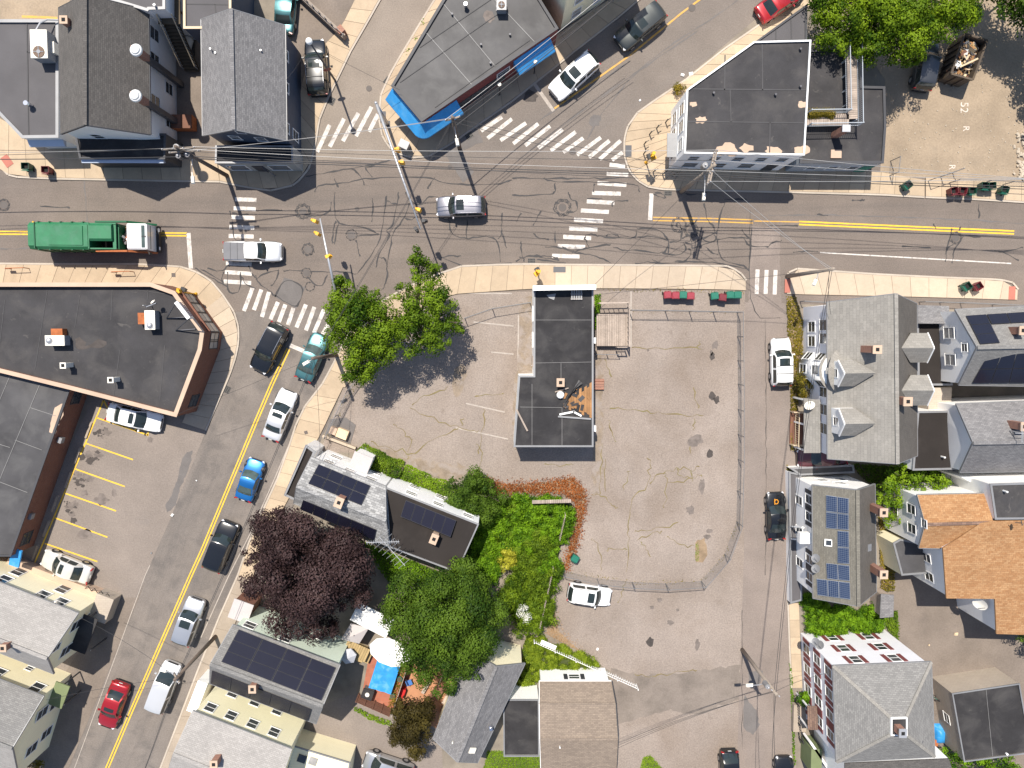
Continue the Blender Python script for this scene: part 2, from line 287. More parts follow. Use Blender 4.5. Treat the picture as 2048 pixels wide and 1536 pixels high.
def offset_poly(poly, dist):                                # inwards for positive dist (ccw polygon)
    p = ccw(poly); n = len(p); out = []
    for i in range(n):
        a, b, c = p[i - 1], p[i], p[(i + 1) % n]
        d1 = XY(b - a).normalized(); d2 = XY(c - b).normalized(); n1 = Vector((-d1.y, d1.x, 0)); n2 = Vector((-d2.y, d2.x, 0))
        m = n1 + n2; k = m.length
        m = n1 if k < 1e-4 else m / k
        out.append(b + m * (dist / max(0.35, m.dot(n1))))
    return out
def structure(name, label, cat, mb, m, smooth=False): return props(mb.build(name, m, None, smooth), label, cat, kind='structure')
def resample(pts, n):
    pts = [XY(p) for p in pts]; L = [0]
    for a, b in zip(pts, pts[1:]): L.append(L[-1] + (b - a).length)
    out = []
    for k in range(n + 1):
        t = L[-1] * k / n; i = 0
        while i < len(pts) - 2 and L[i + 1] < t: i += 1
        out.append(pts[i].lerp(pts[i + 1], (t - L[i]) / max(1e-6, L[i + 1] - L[i])))
    return out
def smooth_px(pts, k=2):
    for _ in range(k):
        q = [pts[0]]
        for a, b in zip(pts, pts[1:]): q += [(a[0] * .75 + b[0] * .25, a[1] * .75 + b[1] * .25), (a[0] * .25 + b[0] * .75, a[1] * .25 + b[1] * .75)]
        pts = q + [pts[-1]]
    return pts

# ---------------------------------------------------------------- leaves
def leaf_object(name, pts, nrm, size, tint, m, parent=None, aspect=0.36, kind=None):
    off = base_of(parent) if parent is not None else Vector((0, 0, 0))
    n = len(pts); pts = pts - np.array(off)[None]
    nrm = nrm / np.maximum(1e-6, np.linalg.norm(nrm, axis=1, keepdims=True))
    rv = nrg.normal(size=(n, 3)); t = np.cross(nrm, rv); t /= np.maximum(1e-6, np.linalg.norm(t, axis=1, keepdims=True)); b = np.cross(nrm, t)
    s = size * nrg.uniform(.65, 1.3, (n, 1))
    V = np.stack([pts - t * s * .5, pts + b * s * aspect - nrm * s * .1, pts + t * s * .55, pts - b * s * aspect - nrm * s * .1], 1).reshape(-1, 3)
    me = bpy.data.meshes.new(name); me.vertices.add(4 * n); me.vertices.foreach_set('co', V.astype(np.float32).ravel())
    me.loops.add(4 * n); me.loops.foreach_set('vertex_index', np.arange(4 * n, dtype=np.int32))
    me.polygons.add(n); me.polygons.foreach_set('loop_start', np.arange(0, 4 * n, 4, dtype=np.int32)); me.polygons.foreach_set('loop_total', np.full(n, 4, np.int32))
    me.update(calc_edges=True); a = me.attributes.new('tint', 'FLOAT', 'FACE'); a.data.foreach_set('value', np.clip(tint, 0, 1).astype(np.float32))
    o = link_mesh(name, me, m, parent)
    if kind: o['kind'] = kind
    return o
def unit(n, zmin=-0.35):
    out = np.zeros((0, 3))
    while len(out) < n:
        v = nrg.normal(size=(2 * n + 8, 3)); v /= np.linalg.norm(v, axis=1, keepdims=True); out = np.concatenate([out, v[v[:, 2] > zmin]])
    return out[:n]
def crown_leaves(lobes, dens=42, sub=0.30, inner=0.24):
    Pp, Nn, Tt = [], [], []
    for c, r, zs in lobes:
        c = np.array(c); ns = max(7, int(18 * (r / 2.2) ** 1.35)); D = unit(ns, -0.25)
        rad = r * nrg.uniform(.55, 1.03, (ns, 1)); cc = c + D * rad * np.array([1, 1, zs])
        for k in range(ns):
            rs = max(.32, r * sub * nrg.uniform(.45, 1.25)); m = int(dens * 4 * rs * rs * 1.7); U = unit(m, -0.5)
            p = cc[k] + U * rs * nrg.uniform(.4, 1.2, (m, 1)) * np.array([1, 1, .75])
            Pp.append(p); Nn.append(U * 1.0 + np.array([0, 0, .30]) + nrg.normal(size=(m, 3)) * .28)
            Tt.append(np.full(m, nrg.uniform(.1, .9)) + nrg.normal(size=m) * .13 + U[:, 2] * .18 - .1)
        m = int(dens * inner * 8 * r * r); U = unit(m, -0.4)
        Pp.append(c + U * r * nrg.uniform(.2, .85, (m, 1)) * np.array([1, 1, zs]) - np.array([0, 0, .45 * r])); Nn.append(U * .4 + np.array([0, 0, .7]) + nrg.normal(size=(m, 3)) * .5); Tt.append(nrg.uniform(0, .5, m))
    return np.concatenate(Pp), np.concatenate(Nn), np.concatenate(Tt)
def tree(name, label, cat, base_px, lobes_px, m, leaf=.26, dens=42, trunk_r=.22, group=None, sub=.30):
    b = P(*base_px, 0); root = thing(name, label, cat, b, group=group)
    lobes = [(tuple(P(x, y, h)), r, zs) for x, y, h, r, zs in lobes_px]
    p, n, t = crown_leaves(lobes, dens, sub)
    k = p[:, 2] > 0.4
    leaf_object('crown', p[k], n[k], leaf, t[k], m, root)
    mb = MB(); top = Vector(lobes[0][0]); fork = b.lerp(Vector((b.x * .5 + top.x * .5, b.y * .5 + top.y * .5, top.z)), .45)
    mb.tube([b - Vector((0, 0, .1)), b.lerp(fork, .5), fork], [trunk_r * 1.25, trunk_r, trunk_r * .85], 9)
    for c, r, zs in lobes:
        e = Vector(c); mid = fork.lerp(e, .5) + Vector((0, 0, -.25)); mb.tube([fork, mid, e], [trunk_r * .6, trunk_r * .4, trunk_r * .12], 6)
        for a in range(3): mb.tube([mid.lerp(e, .5), e + Vector((math.cos(a * 2.1 + r) * r * .6, math.sin(a * 2.1 + r) * r * .6, r * .3))], [trunk_r * .25, .02], 5)
    mb.build('trunk', M['bark'], root, True)
    return root
def bushes(name, label, cat, px, n, r0, r1, zmul, m, leaf=.15, dens=120, soil='soil_g', kind='stuff'):
    poly = PL(px); x, y = patch_points(poly, n); rr = nrg.uniform(r0, r1, n); c = sum(poly, Vector()) / len(poly); root = thing(name, label, cat, (c.x, c.y, 0), kind=kind)
    p, nn, t = crown_leaves([((x[i], y[i], rr[i] * zmul), rr[i], .8) for i in range(n)], dens, .45, .3); k = p[:, 2] > .05
    leaf_object('foliage', p[k], nn[k], leaf, t[k], m, root)
    if soil: MB().sheet(offset_poly(poly, .1), .035).build('soil', M[soil], root)
    return root
def in_poly(x, y, poly):
    r = np.zeros(len(x), bool); n = len(poly)
    for i in range(n):
        a, b = poly[i], poly[(i + 1) % n]
        cnd = (a.y > y) != (b.y > y)
        with np.errstate(divide='ignore', invalid='ignore'): xi = (b.x - a.x) * (y - a.y) / (b.y - a.y) + a.x
        r ^= cnd & (x < xi)
    return r
def patch_points(poly, n):
    xs = [p.x for p in poly]; ys = [p.y for p in poly]; X = np.zeros(0); Y = np.zeros(0)
    while len(X) < n:
        x = nrg.uniform(min(xs), max(xs), n); y = nrg.uniform(min(ys), max(ys), n); k = in_poly(x, y, poly); X = np.concatenate([X, x[k]]); Y = np.concatenate([Y, y[k]])
    return X[:n], Y[:n]
def bumps(x, y, f, ph): return .5 + .25 * np.sin(x * f + ph) * np.cos(y * f * 1.13 - ph * 1.7) + .25 * np.sin((x + y) * f * 1.9 + ph * 2.3) * np.cos((x - y) * f * 1.6 + ph)
def cover(name, label, cat, px, h0, h1, dens, size, m, soil, kind='stuff', f=1.4, hb=0.0, part='foliage', aspect=.36, up=.9):
    poly = PL(px, hb); a = abs(area2(poly)) / 2; n = int(a * dens); x, y = patch_points(poly, n)
    z = hb + h0 + (h1 - h0) * bumps(x, y, f, len(px) * 1.3 + px[0][0] * .01) + nrg.normal(size=n) * .05 - nrg.uniform(0, .3, n) * (h1 - h0)
    nr = np.stack([nrg.normal(size=n) * .45, nrg.normal(size=n) * .45, np.full(n, up)], 1)
    if aspect < .2: x = x + nrg.normal(size=n) * .22; y = y + nrg.normal(size=n) * .22
    t = .5 + .45 * (bumps(x, y, f * .6, 3.1) - .5) * 2 * .6 + nrg.normal(size=n) * .2
    c = sum(poly, Vector()) / len(poly); root = thing(name, label, cat, (c.x, c.y, hb), kind=kind)
    leaf_object(part, np.stack([x, y, np.maximum(z, hb + .03)], 1), nr, size, t, m, root, aspect)
    if soil: MB().sheet(offset_poly(poly, .1), hb + .02).build('soil', soil, root)
    return root

# ---------------------------------------------------------------- building kit
def window(root, A, B, u, z, w=.8, h=1.3, frame='trim', pane='pane', shut=None, out=.0, sill=True):
    A = XY(A); B = XY(B); t = (B - A).normalized(); n = Vector((t.y, -t.x, 0)); c = A.lerp(B, u) + n * out; Zv = Vector((0, 0, 1)); b = .075
    q = MB()
    for a0, a1, wd in ((-w / 2, w / 2, 0), ):
        q.bar(c + t * (-w / 2 - b / 2) + Zv * z + n * .018, c + t * (-w / 2 - b / 2) + Zv * (z + h) + n * .018, .045, b, t)
        q.bar(c + t * (w / 2 + b / 2) + Zv * z + n * .018, c + t * (w / 2 + b / 2) + Zv * (z + h) + n * .018, .045, b, t)
        q.bar(c + t * (-w / 2 - b) + Zv * (z + h + b / 2) + n * .02, c + t * (w / 2 + b) + Zv * (z + h + b / 2) + n * .02, .05, b)
        q.bar(c + t * (-w / 2) + Zv * (z + h * .5) + n * .018, c + t * (w / 2) + Zv * (z + h * .5) + n * .018, .03, .05)
    if sill: q.bar(c + t * (-w / 2 - b * 1.5) + Zv * (z - .04) + n * .025, c + t * (w / 2 + b * 1.5) + Zv * (z - .04) + n * .025, .07, .06)
    o = q.build('window', M[frame], root)
    g = MB().bar(c + t * (-w / 2) + Zv * (z + h / 2) + n * .008, c + t * (w / 2) + Zv * (z + h / 2) + n * .008, .02, h)
    g.build('pane', M[pane], o)
    if shut:
        for s in (-1, 1): MB().bar(c + t * s * (w / 2 + b + .24) + Zv * (z - .05) + n * .022, c + t * s * (w / 2 + b + .24) + Zv * (z + h + .05) + n * .022, .05, .36, t).build('shutter', M[shut], root)
def windows(root, A, B, us, zs, w=.8, h=1.3, **k):
    for z in zs:
        for u in us: window(root, A, B, u, z, w, h, **k)
def door(root, A, B, u, w=.95, h=2.05, m='trim_k', z=.15):
    A = XY(A); B = XY(B); t = (B - A).normalized(); n = Vector((t.y, -t.x, 0)); c = A.lerp(B, u); Zv = Vector((0, 0, 1))
    o = MB().bar(c - t * w / 2 + Zv * (z + h / 2) + n * .025, c + t * w / 2 + Zv * (z + h / 2) + n * .025, .05, h).build('door', M[m], root)
    MB().box(c + t * w * .38 + Zv * (z + 1) + n * .08, (.06, .06, .12)).build('handle', M['steel'], o)
def chimney(root, px, h_base, h_top, sx=.7, sy=.7, m='brick_ch', rz=0.0, pots=1, cap='coping'):
    c = P(px[0], px[1], h_top); q = MB().box((c.x, c.y, (h_base + h_top) / 2), (sx, sy, h_top - h_base), rz).build('chimney', M[m], root)
    MB().box((c.x, c.y, h_top + .05), (sx + .12, sy + .12, .1), rz).build('cap', M[cap], q)
    for k in range(pots): MB().box((c.x + (k - (pots - 1) / 2) * .3, c.y, h_top + .105), (.28, .28, .02), rz).build('flue', M['bin_in'], q)
def vent(root, px, h, r=.12, ht=.45, m='chrome', name='vent_pipe', cap=False):
    c = P(px[0], px[1], h + ht); q = MB().cyl((c.x, c.y, h - .15), r, ht + .15, 10)
    if cap: q.cyl((c.x, c.y, h + ht - .03), r * 1.5, .12, 10, r * 1.1)
    q.build(name, M[m], root)
def dish(root, px, h, r=.35, m='unit', az=2.2):
    c = P(px[0], px[1], h); q = MB(); ax = Vector((math.cos(az), math.sin(az), .75)).normalized(); s = ax.orthogonal().normalized(); u = ax.cross(s); vs = [c]; fs = []
    for j, (rr, dz) in enumerate(((.5, .04), (1.0, .13))): vs += [c + (s * math.cos(k * math.pi / 8) + u * math.sin(k * math.pi / 8)) * r * rr + ax * dz * r * 1.6 for k in range(16)]
    fs += [(0, 1 + k, 1 + (k + 1) % 16) for k in range(16)] + [(1 + k, 17 + k, 17 + (k + 1) % 16, 1 + (k + 1) % 16) for k in range(16)]
    o = q.add(vs, fs).build('satellite_dish', M[m], root, True)
    MB().tube([c + u * r * .9, c + ax * r * 1.1], .02, 5).tube([c - ax * .02, c - ax * .2 - Vector((0, 0, .35))], .03, 6).build('arm', M['steel_d'], o)
def gable(root, c, r0, r1, wall, roof, over=.3, thick=.14, zb=0.0, trim='trim_g', ridge_m=None, roof2=None):
    # c: eave corners (ends c3-c0 and c1-c2 are gables), r0 above edge c3-c0, r1 above edge c1-c2
    c = [Vector(a) for a in c]; r0 = Vector(r0); r1 = Vector(r1)
    for quad, rm in (((c[0], c[1], r1, r0), roof), ((c[2], c[3], r0, r1), roof2 or roof)): MB().slab(quad, thick).build('roof', M[rm], root)
    cap = MB().bar(r0 + Vector((0, 0, .015)), r1 + Vector((0, 0, .015)), .30, .05); cap.build('ridge_cap', M[ridge_m or roof], root)
    fb = MB()
    for a, b in ((c[0], c[1]), (c[2], c[3])): fb.bar(a - Vector((0, 0, .09)), b - Vector((0, 0, .09)), .11, .13)
    for a, b in ((c[3], r0), (r0, c[0]), (c[1], r1), (r1, c[2])): fb.bar(a - Vector((0, 0, .10)), b - Vector((0, 0, .10)), .06, .17)
    fb.build('eave_trim', M[trim], root)
    ex = XY(c[1] - c[0]).normalized(); fx = XY(c[2] - c[3]).normalized(); ey = XY(c[3] - c[0]).normalized(); fy = XY(c[2] - c[1]).normalized()
    w = [c[0] + (ex + ey) * over, c[1] + (fy - ex) * over, c[2] - (fx + fy) * over, c[3] + (fx - ey) * over]
    he = (c[0].z + c[1].z + c[2].z + c[3].z) / 4; mid = XY(c[3]).lerp(XY(c[0]), .5); run = max(.6, XY(c[0] - c[3]).length / 2); sl = (r0.z - he) / run
    zt = he + sl * over - thick - .02; g0 = XY(r0) + ex * over; g1 = XY(r1) - ex * over
    a0, a1 = r0.z - thick - .05, r1.z - thick - .05
    b = [(p.x, p.y, zb) for p in w]; t = [(p.x, p.y, zt) for p in w]
    vs = b + t + [(g0.x, g0.y, a0), (g1.x, g1.y, a1)]
    fs = [(0, 1, 5, 4), (2, 3, 7, 6), (1, 2, 6, 9, 5), (3, 0, 4, 8, 7)]
    if area2(w) < 0: fs = [tuple(reversed(f)) for f in fs]
    MB().add(vs, fs).build('wall', M[wall], root)
    return w
def flat(root, px, h, wall, deck, par=.35, pt=.25, cop='trim_g', zb=0.0, poly=None, name='roof'):
    p = ccw(poly or PL(px, h)); n = len(p); q = MB()
    inn = offset_poly(p, pt)
    for i in range(n):
        j = (i + 1) % n
        q.add([(p[i].x, p[i].y, zb), (p[j].x, p[j].y, zb), (p[j].x, p[j].y, h), (p[i].x, p[i].y, h)], [(0, 1, 2, 3)])
        if par > .02: q.add([(inn[j].x, inn[j].y, h - par - .1), (inn[i].x, inn[i].y, h - par - .1), (inn[i].x, inn[i].y, h), (inn[j].x, inn[j].y, h)], [(0, 1, 2, 3)])
    q.build('wall', M[wall], root)
    po = offset_poly(p, -.04); pi = offset_poly(p, pt + .03); k = MB()
    for i in range(n):
        j = (i + 1) % n
        k.add([(po[i].x, po[i].y, h - .02), (po[j].x, po[j].y, h - .02), (pi[j].x, pi[j].y, h - .02), (pi[i].x, pi[i].y, h - .02),
               (po[i].x, po[i].y, h + .07), (po[j].x, po[j].y, h + .07), (pi[j].x, pi[j].y, h + .07), (pi[i].x, pi[i].y, h + .07)],
              [(4, 5, 6, 7), (0, 1, 5, 4), (2, 3, 7, 6), (3, 2, 1, 0)])
    k.build('coping', M[cop], root)
    MB().sheet(offset_poly(p, .1), h - par).build(name, M[deck], root)
    return p
def seams(root, lines, h, m='seam', wd=.09):
    for a, b in lines: MB().bar(P(*a, h) + Vector((0, 0, .012)), P(*b, h) + Vector((0, 0, .012)), wd, .022).build('seam', M[m], root)
def roof_plane(a, b, c, d):                                 # bilinear point on a roof face, a-b eave, d-c ridge
    return lambda u, v: (Vector(a).lerp(Vector(b), u)).lerp(Vector(d).lerp(Vector(c), u), v)
def panels(root, corners_px, hs, nu, nv, cell='solar', frame='solar_f', gap=.03, lift=.10, skip=()):
    a, b, c, d = [P(x, y, h) for (x, y), h in zip(corners_px, hs)]
    S = roof_plane(a, b, c, d); nn = (b - a).cross(d - a).normalized()
    if nn.z < 0: nn = -nn
    for i in range(nu):
        for j in range(nv):
            if (i, j) in skip: continue
            q = [S(i / nu, j / nv), S((i + 1) / nu, j / nv), S((i + 1) / nu, (j + 1) / nv), S(i / nu, (j + 1) / nv)]
            ce = sum(q, Vector()) / 4; q = [p + (ce - p).normalized() * gap for p in q]
            lo = [p + nn * (lift - .04) for p in q]; hi = [p + nn * lift for p in q]
            o = MB().add(lo + hi, [(4, 5, 6, 7), (3, 2, 1, 0), (0, 1, 5, 4), (1, 2, 6, 5), (2, 3, 7, 6), (3, 0, 4, 7)]).build('solar_panel', M[frame], root)
            k = [p + (ce - p).normalized() * .035 + nn * (lift + .004) for p in q]
            MB().add(k, [(0, 1, 2, 3)]).build('cells', M[cell], o)
def dormer(root, front_px, hf, ridge_back_px, hb, wall, roof, w_=None):
    # front_px: left eave, apex, right eave of the little gable; ridge_back: where its ridge meets the main roof
    l, ap, r = [P(*p, h) for p, h in zip(front_px, hf)]; bk = P(*ridge_back_px, hb)
    dr = bk - ap
    # eave lines run back until they meet the main roof
    le = l + XY(dr) * .52; re = r + XY(dr) * .52
    q = MB(); q.slab([l, ap, bk, le], .08); q.slab([r, re, bk, ap], .08); q.build('dormer_roof', M[roof], root)
    fb = MB().bar(l, ap, .08, .14).bar(ap, r, .08, .14); fb.build('dormer_trim', M['trim'], root)
    inn = XY(dr).normalized() * .06; zl = 1.5
    fl, fr, fa = l + inn, r + inn, ap + inn - Vector((0, 0, .1)); ce = (fl + fr) / 2
    fl = fl.lerp(ce, .08); fr = fr.lerp(ce, .08)
    D = Vector((0, 0, zl)); q = MB().add([fl - D, fr - D, fr, fa, fl, le - D * .3, re - D * .3, le, re], [(0, 1, 2, 3, 4), (0, 4, 7, 5), (1, 6, 8, 2)])
    q.build('dormer_wall', M[wall], root)
    t = XY(fr - fl).normalized(); A, B = (fl, fr)
    nrm = Vector((t.y, -t.x, 0))
    if nrm.dot(XY(dr)) > 0: A, B = fr, fl
    window(root, A, B, .5, l.z - 1.05, .62, .85)

# ================================================================ THE SETTING
structure('ground', 'bare brown soil between the lots and yards', 'ground', MB().sheet([Vector((-220, -220, 0)), Vector((220, -220, 0)), Vector((220, 220, 0)), Vector((-220, 220, 0))], 0), M['ground'])
def rough_px(px, step=9, amp=2.2):
    out = []
    for a, b in zip(px, px[1:] + px[:1]):
        n = max(1, int(math.hypot(b[0] - a[0], b[1] - a[1]) / step))
        out += [(a[0] + (b[0] - a[0]) * k / n + rnd.gauss(0, amp), a[1] + (b[1] - a[1]) * k / n + rnd.gauss(0, amp)) for k in range(n)]
    return out
def surface(name, label, px, z, m): return structure(name, label, 'road' if 'road' in name or 'street' in name else 'ground', MB().sheet(PL(px), z), M[m])
surface('diagonal_street', 'asphalt street with double yellow line running diagonally down the left', [(440, 560), (800, 560), (700, 740), (330, 1640), (60, 1640), (300, 1100)], .004, 'road_sw')
surface('slanting_street', 'asphalt street rising to the upper right past the blue awnings', [(840, 340), (1330, 340), (1330, 190), (1700, -120), (1220, -120), (1030, 60), (860, 250)], .006, 'road_ne')
surface('narrow_street', 'pale asphalt lane rising beside the black parked car', [(560, 340), (860, 340), (850, 180), (960, -60), (640, -120), (560, 60)], .008, 'road_n')
surface('side_street', 'pinkish asphalt side street with parked cars on the right', [(1483, 560), (1590, 560), (1592, 1640), (1440, 1640), (1478, 1100)], .010, 'road_side')
main_road = surface('main_street', 'wide asphalt main street crossing the picture with crack sealing', [(-400, 320), (2500, 320), (2500, 640), (1490, 604), (-400, 640)], .012, 'road')
surface('corner_parking_lot', 'cracked pale asphalt parking lot around the boarded building', [(640, 905), (690, 765), (760, 640), (915, 584), (1490, 580), (1488, 1100), (1470, 1640), (1180, 1640), (1225, 1345), (1110, 1270), (1100, 1180), (1150, 985), (960, 965), (720, 905)], .016, 'lot')
surface('striped_parking_lot', 'grey asphalt parking lot with yellow stall lines by the brick wall', [(190, 790), (355, 835), (412, 862), (340, 1040), (285, 1165), (205, 1340), (60, 1500), (40, 1100)], .014, 'lot_w')
surface('dirt_lot', 'sandy dirt lot with painted numbers beside the dumpster', [(1600, -100), (2200, -100), (2200, 372), (1760, 352), (1770, 160)], .014, 'dirt')
surface('courtyard', 'brownish asphalt yard behind the orange roofed house', [(1770, 1080), (2200, 1080), (2200, 1640), (1850, 1640), (1790, 1300)], .014, 'yard')
surface('driveway', 'grey asphalt driveway beside the wine tinted shrub', [(560, 1440), (700, 1390), (880, 1400), (890, 1640), (470, 1640)], .014, 'lot_w')
surface('alley', 'brown alley floor between the white and navy buildings', [(330, -60), (440, -60), (432, 345), (330, 345)], .014, 'yard')
surface('side_driveway', 'brown asphalt driveway at the head of the pale lane', [(560, -60), (735, -60), (700, 30), (640, 120), (590, 130)], .016, 'yard')
surface('back_lot', 'tan concrete lot behind the flat roofed shop', [(-150, -60), (140, -60), (140, 60), (-150, 60)], .018, 'dirt')
surface('apron', 'darker asphalt apron below the picket fence', rough_px([(1222, 1335), (1275, 1352), (1350, 1346), (1420, 1338), (1481, 1330), (1479, 1400), (1400, 1428), (1330, 1420), (1232, 1450)], 10, 2.0), .020, 'apron')
surface('brown_side_pavement', 'brown worn pavement strip along the diagonal street by the cream houses', [(275, 1195), (290, 1165), (222, 1330), (128, 1560), (-60, 1640), (40, 1480), (160, 1300), (220, 1195)], .020, 'yard')

# ---- sidewalks: each strip is a run of separate slabs over a joint bed, with a kerb
def sidewalk(label, outer, inner, n, m='slab', kerb=True, z=.12):
    o = resample(PL(outer), n); i = resample(PL(inner), n)
    bed = MB()
    for k in range(n): bed.prism([o[k], o[k + 1], i[k + 1], i[k]], .005, z - .02)
    root = structure('sidewalk', label, 'sidewalk', bed, M['joint'])
    for k in range(n):
        q = offset_poly([o[k], o[k + 1], i[k + 1], i[k]], .018)
        MB().prism(q, z - .025, z + rnd.uniform(-.006, .006)).build('slab', M[m], root)
    if kerb:
        oo = resample(PL(outer), max(4, n * 2)); q = MB()
        for a, b in zip(oo, oo[1:]):
            t = (b - a).normalized(); sd = Vector((-t.y, t.x, 0)); c = sum(i, Vector()) / len(i)
            if (c - a).dot(sd) > 0: sd = -sd
            q.prism([a + sd * .005, b + sd * .005, b + sd * .16, a + sd * .16], .004, z - .008)
        q.build('kerb', M['kerb'], root)
    return root
sidewalk('concrete sidewalk in front of the long white shop sign', [(-90, 335), (0, 330), (22, 352), (110, 356), (215, 358), (330, 360), (440, 362)], [(-90, 230), (0, 228), (40, 268), (120, 285), (220, 300), (330, 315), (435, 322)], 14)
sidewalk('shaded concrete sidewalk rounding the navy house corner', [(440, 362), (490, 372), (540, 380), (590, 368), (618, 335), (630, 285), (637, 240), (655, 195), (676, 152), (700, 102), (738, 36), (775, -30)], [(435, 300), (470, 315), (520, 315), (560, 310), (590, 300), (594, 270), (596, 230), (600, 190), (608, 150), (640, 100), (683, 55), (725, -30)], 20)
sidewalk('concrete sidewalk tip under the blue corner awning', [(890, -30), (836, 58), (800, 118), (782, 150), (764, 190), (760, 237), (767, 275), (787, 302), (824, 314), (857, 311)], [(905, -30), (870, 58), (840, 120), (830, 150), (825, 190), (825, 215), (830, 230), (835, 240), (850, 250), (870, 260)], 14)
sidewalk('shaded concrete sidewalk along the maroon shop wall', [(857, 311), (905, 284), (960, 245), (1022, 202), (1100, 140), (1150, 100), (1240, 30), (1320, -40)], [(870, 240), (905, 222), (945, 195), (1000, 155), (1070, 100), (1125, 62), (1210, 5), (1280, -40)], 13)
sidewalk('concrete sidewalk running up beside the white corner building', [(1600, -12), (1536, 40), (1449, 100), (1374, 160), (1311, 202), (1276, 227)], [(1640, -5), (1560, 58), (1478, 122), (1405, 178), (1370, 205), (1350, 230)], 12)
sidewalk('rounded concrete corner sidewalk with short black posts', [(1276, 227), (1256, 255), (1250, 280), (1250, 312), (1259, 340), (1276, 360), (1296, 372), (1324, 377), (1359, 378)], [(1350, 230), (1356, 250), (1358, 270), (1360, 290), (1360, 305), (1362, 315), (1366, 325), (1370, 330), (1378, 332)], 11)
sidewalk('shaded sidewalk strip before the white building and the fenced lot', [(1359, 378), (1580, 383), (1765, 388), (1848, 393)], [(1378, 330), (1580, 335), (1765, 345), (1848, 360)], 16)
sidewalk('concrete sidewalk with rubbish carts below the dirt lot fence', [(1850, 393), (1950, 397), (2048, 403), (2200, 412)], [(1850, 355), (1950, 360), (2048, 366), (2200, 374)], 11)
sidewalk('concrete sidewalk on the north side of the brick building', [(-90, 528), (0, 529), (115, 530), (275, 530), (360, 535), (390, 544), (420, 561), (445, 591)], [(-90, 574), (0, 575), (115, 576), (275, 577), (330, 580), (360, 592), (380, 610), (400, 635)], 16)
sidewalk('concrete sidewalk rounding the brick storefront corner', [(445, 591), (467, 624), (476, 654), (476, 684), (470, 714), (460, 744), (450, 768), (425, 825), (410, 860)], [(396, 630), (412, 652), (420, 672), (418, 690), (414, 712), (405, 740), (398, 765), (378, 815), (365, 845)], 11, 'slab_w')
sidewalk('concrete corner sidewalk between the traffic signal and the leafy trees', [(924, 534), (894, 544), (850, 560), (800, 584), (762, 606), (720, 640), (692, 680), (672, 722), (647, 768)], [(915, 588), (890, 594), (870, 602), (850, 612), (825, 628), (790, 655), (755, 690), (728, 730), (690, 775)], 12)
sidewalk('pale concrete sidewalk in front of the boarded building', [(924, 534), (1000, 531), (1060, 530), (1110, 531)], [(915, 588), (1000, 582), (1060, 578), (1110, 577)], 6, 'slab')
sidewalk('whitish concrete sidewalk above the row of rubbish carts', [(1110, 531), (1250, 532), (1400, 533), (1455, 534), (1478, 545), (1491, 562)], [(1110, 577), (1230, 577), (1350, 578), (1430, 579), (1470, 580), (1491, 581)], 12, 'slab_w')
sidewalk('concrete sidewalk beside the small solar house on the diagonal street', [(647, 768), (612, 813), (594, 850), (582, 888), (557, 958), (534, 1008), (500, 1085), (478, 1150)], [(688, 772), (662, 825), (640, 872), (618, 905), (585, 985), (562, 1025), (528, 1095), (505, 1160)], 15)
sidewalk('brownish sidewalk beside the mint house on the diagonal street', [(478, 1150), (440, 1236), (400, 1335), (360, 1440), (310, 1570)], [(505, 1160), (470, 1250), (425, 1350), (395, 1430), (350, 1570)], 12, 'slab_g')
sidewalk('whitish concrete sidewalk between the leaning pole and the green cart', [(1573, 565), (1578, 545), (1592, 539), (1650, 543), (1750, 550), (1870, 556), (2000, 561), (2028, 568), (2034, 580)], [(1573, 588), (1585, 588), (1600, 589), (1650, 590), (1750, 592), (1870, 595), (2000, 599), (2020, 600), (2033, 600)], 13, 'slab_w')
sidewalk('cracked concrete strip beside the three storey house', [(1577, 1205), (1580, 1290), (1584, 1375)], [(1597, 1205), (1600, 1290), (1604, 1375)], 5)
# ---- painted markings
MARK = []
def marking(name, label, lines, wd, m, z=.024, parts='stripe'):
    root = thing(name, label, 'road marking', kind='structure')
    for ln in lines: MB().strip(PL(ln), wd, z).build(parts, M[m], root)
    return root
def zz(ox, oy, lines): return [[(ox + x / 4, oy + y / 4) for x, y in l] for l in lines]
marking('crosswalk', 'white crosswalk bars across the mouth of the pale lane', zz(512, 0, [[(490, 1215), (590, 1000)], [(590, 1175), (705, 950)], [(695, 1130), (820, 905)], [(800, 1090), (925, 855)], [(905, 1055), (975, 915)]]), .36, 'white_paint')
marking('crosswalk', 'slanted white crosswalk bars below the blue awning', [[(975, 277), (1024, 238)], [(1001, 281), (1052, 246)], [(962, 262), (1004, 234)]] + zz(1024, 0, [[(10, 1150), (210, 990)], [(105, 1165), (305, 1010)], [(210, 1185), (405, 1035)], [(310, 1205), (510, 1055)], [(410, 1220), (570, 1105)], [(520, 1240), (710, 1100)], [(615, 1260), (780, 1125)], [(700, 1275), (870, 1125)], [(800, 1280), (885, 1220)]]), .34, 'white_paint')
marking('crosswalk', 'white crosswalk bars across the main street near the round corner', zz(1024, 0, [[(780, 1318), (905, 1330)], [(757, 1388), (930, 1400)], [(683, 1465), (915, 1480)]]) + zz(1024, 384, [[(640, 8), (870, 14)], [(598, 75), (820, 88)], [(550, 148), (775, 160)], [(495, 220), (728, 235)], [(457, 292), (683, 302)], [(410, 358), (633, 370)], [(365, 432), (585, 440)], [(320, 510), (540, 516)]]), .36, 'white_paint')
marking('crosswalk', 'white crosswalk bars under the pickup truck', zz(0, 384, [[(1880, 58), (2052, 64)], [(1870, 130), (2048, 138)], [(1850, 200), (2040, 208)], [(1835, 280), (2035, 287)], [(1830, 352), (2030, 357)], [(1822, 430), (2025, 432)], [(1812, 500), (2020, 505)], [(1808, 570), (2015, 580)], [(1800, 640), (2015, 655)], [(1790, 715), (2010, 728)]]), .36, 'white_paint')
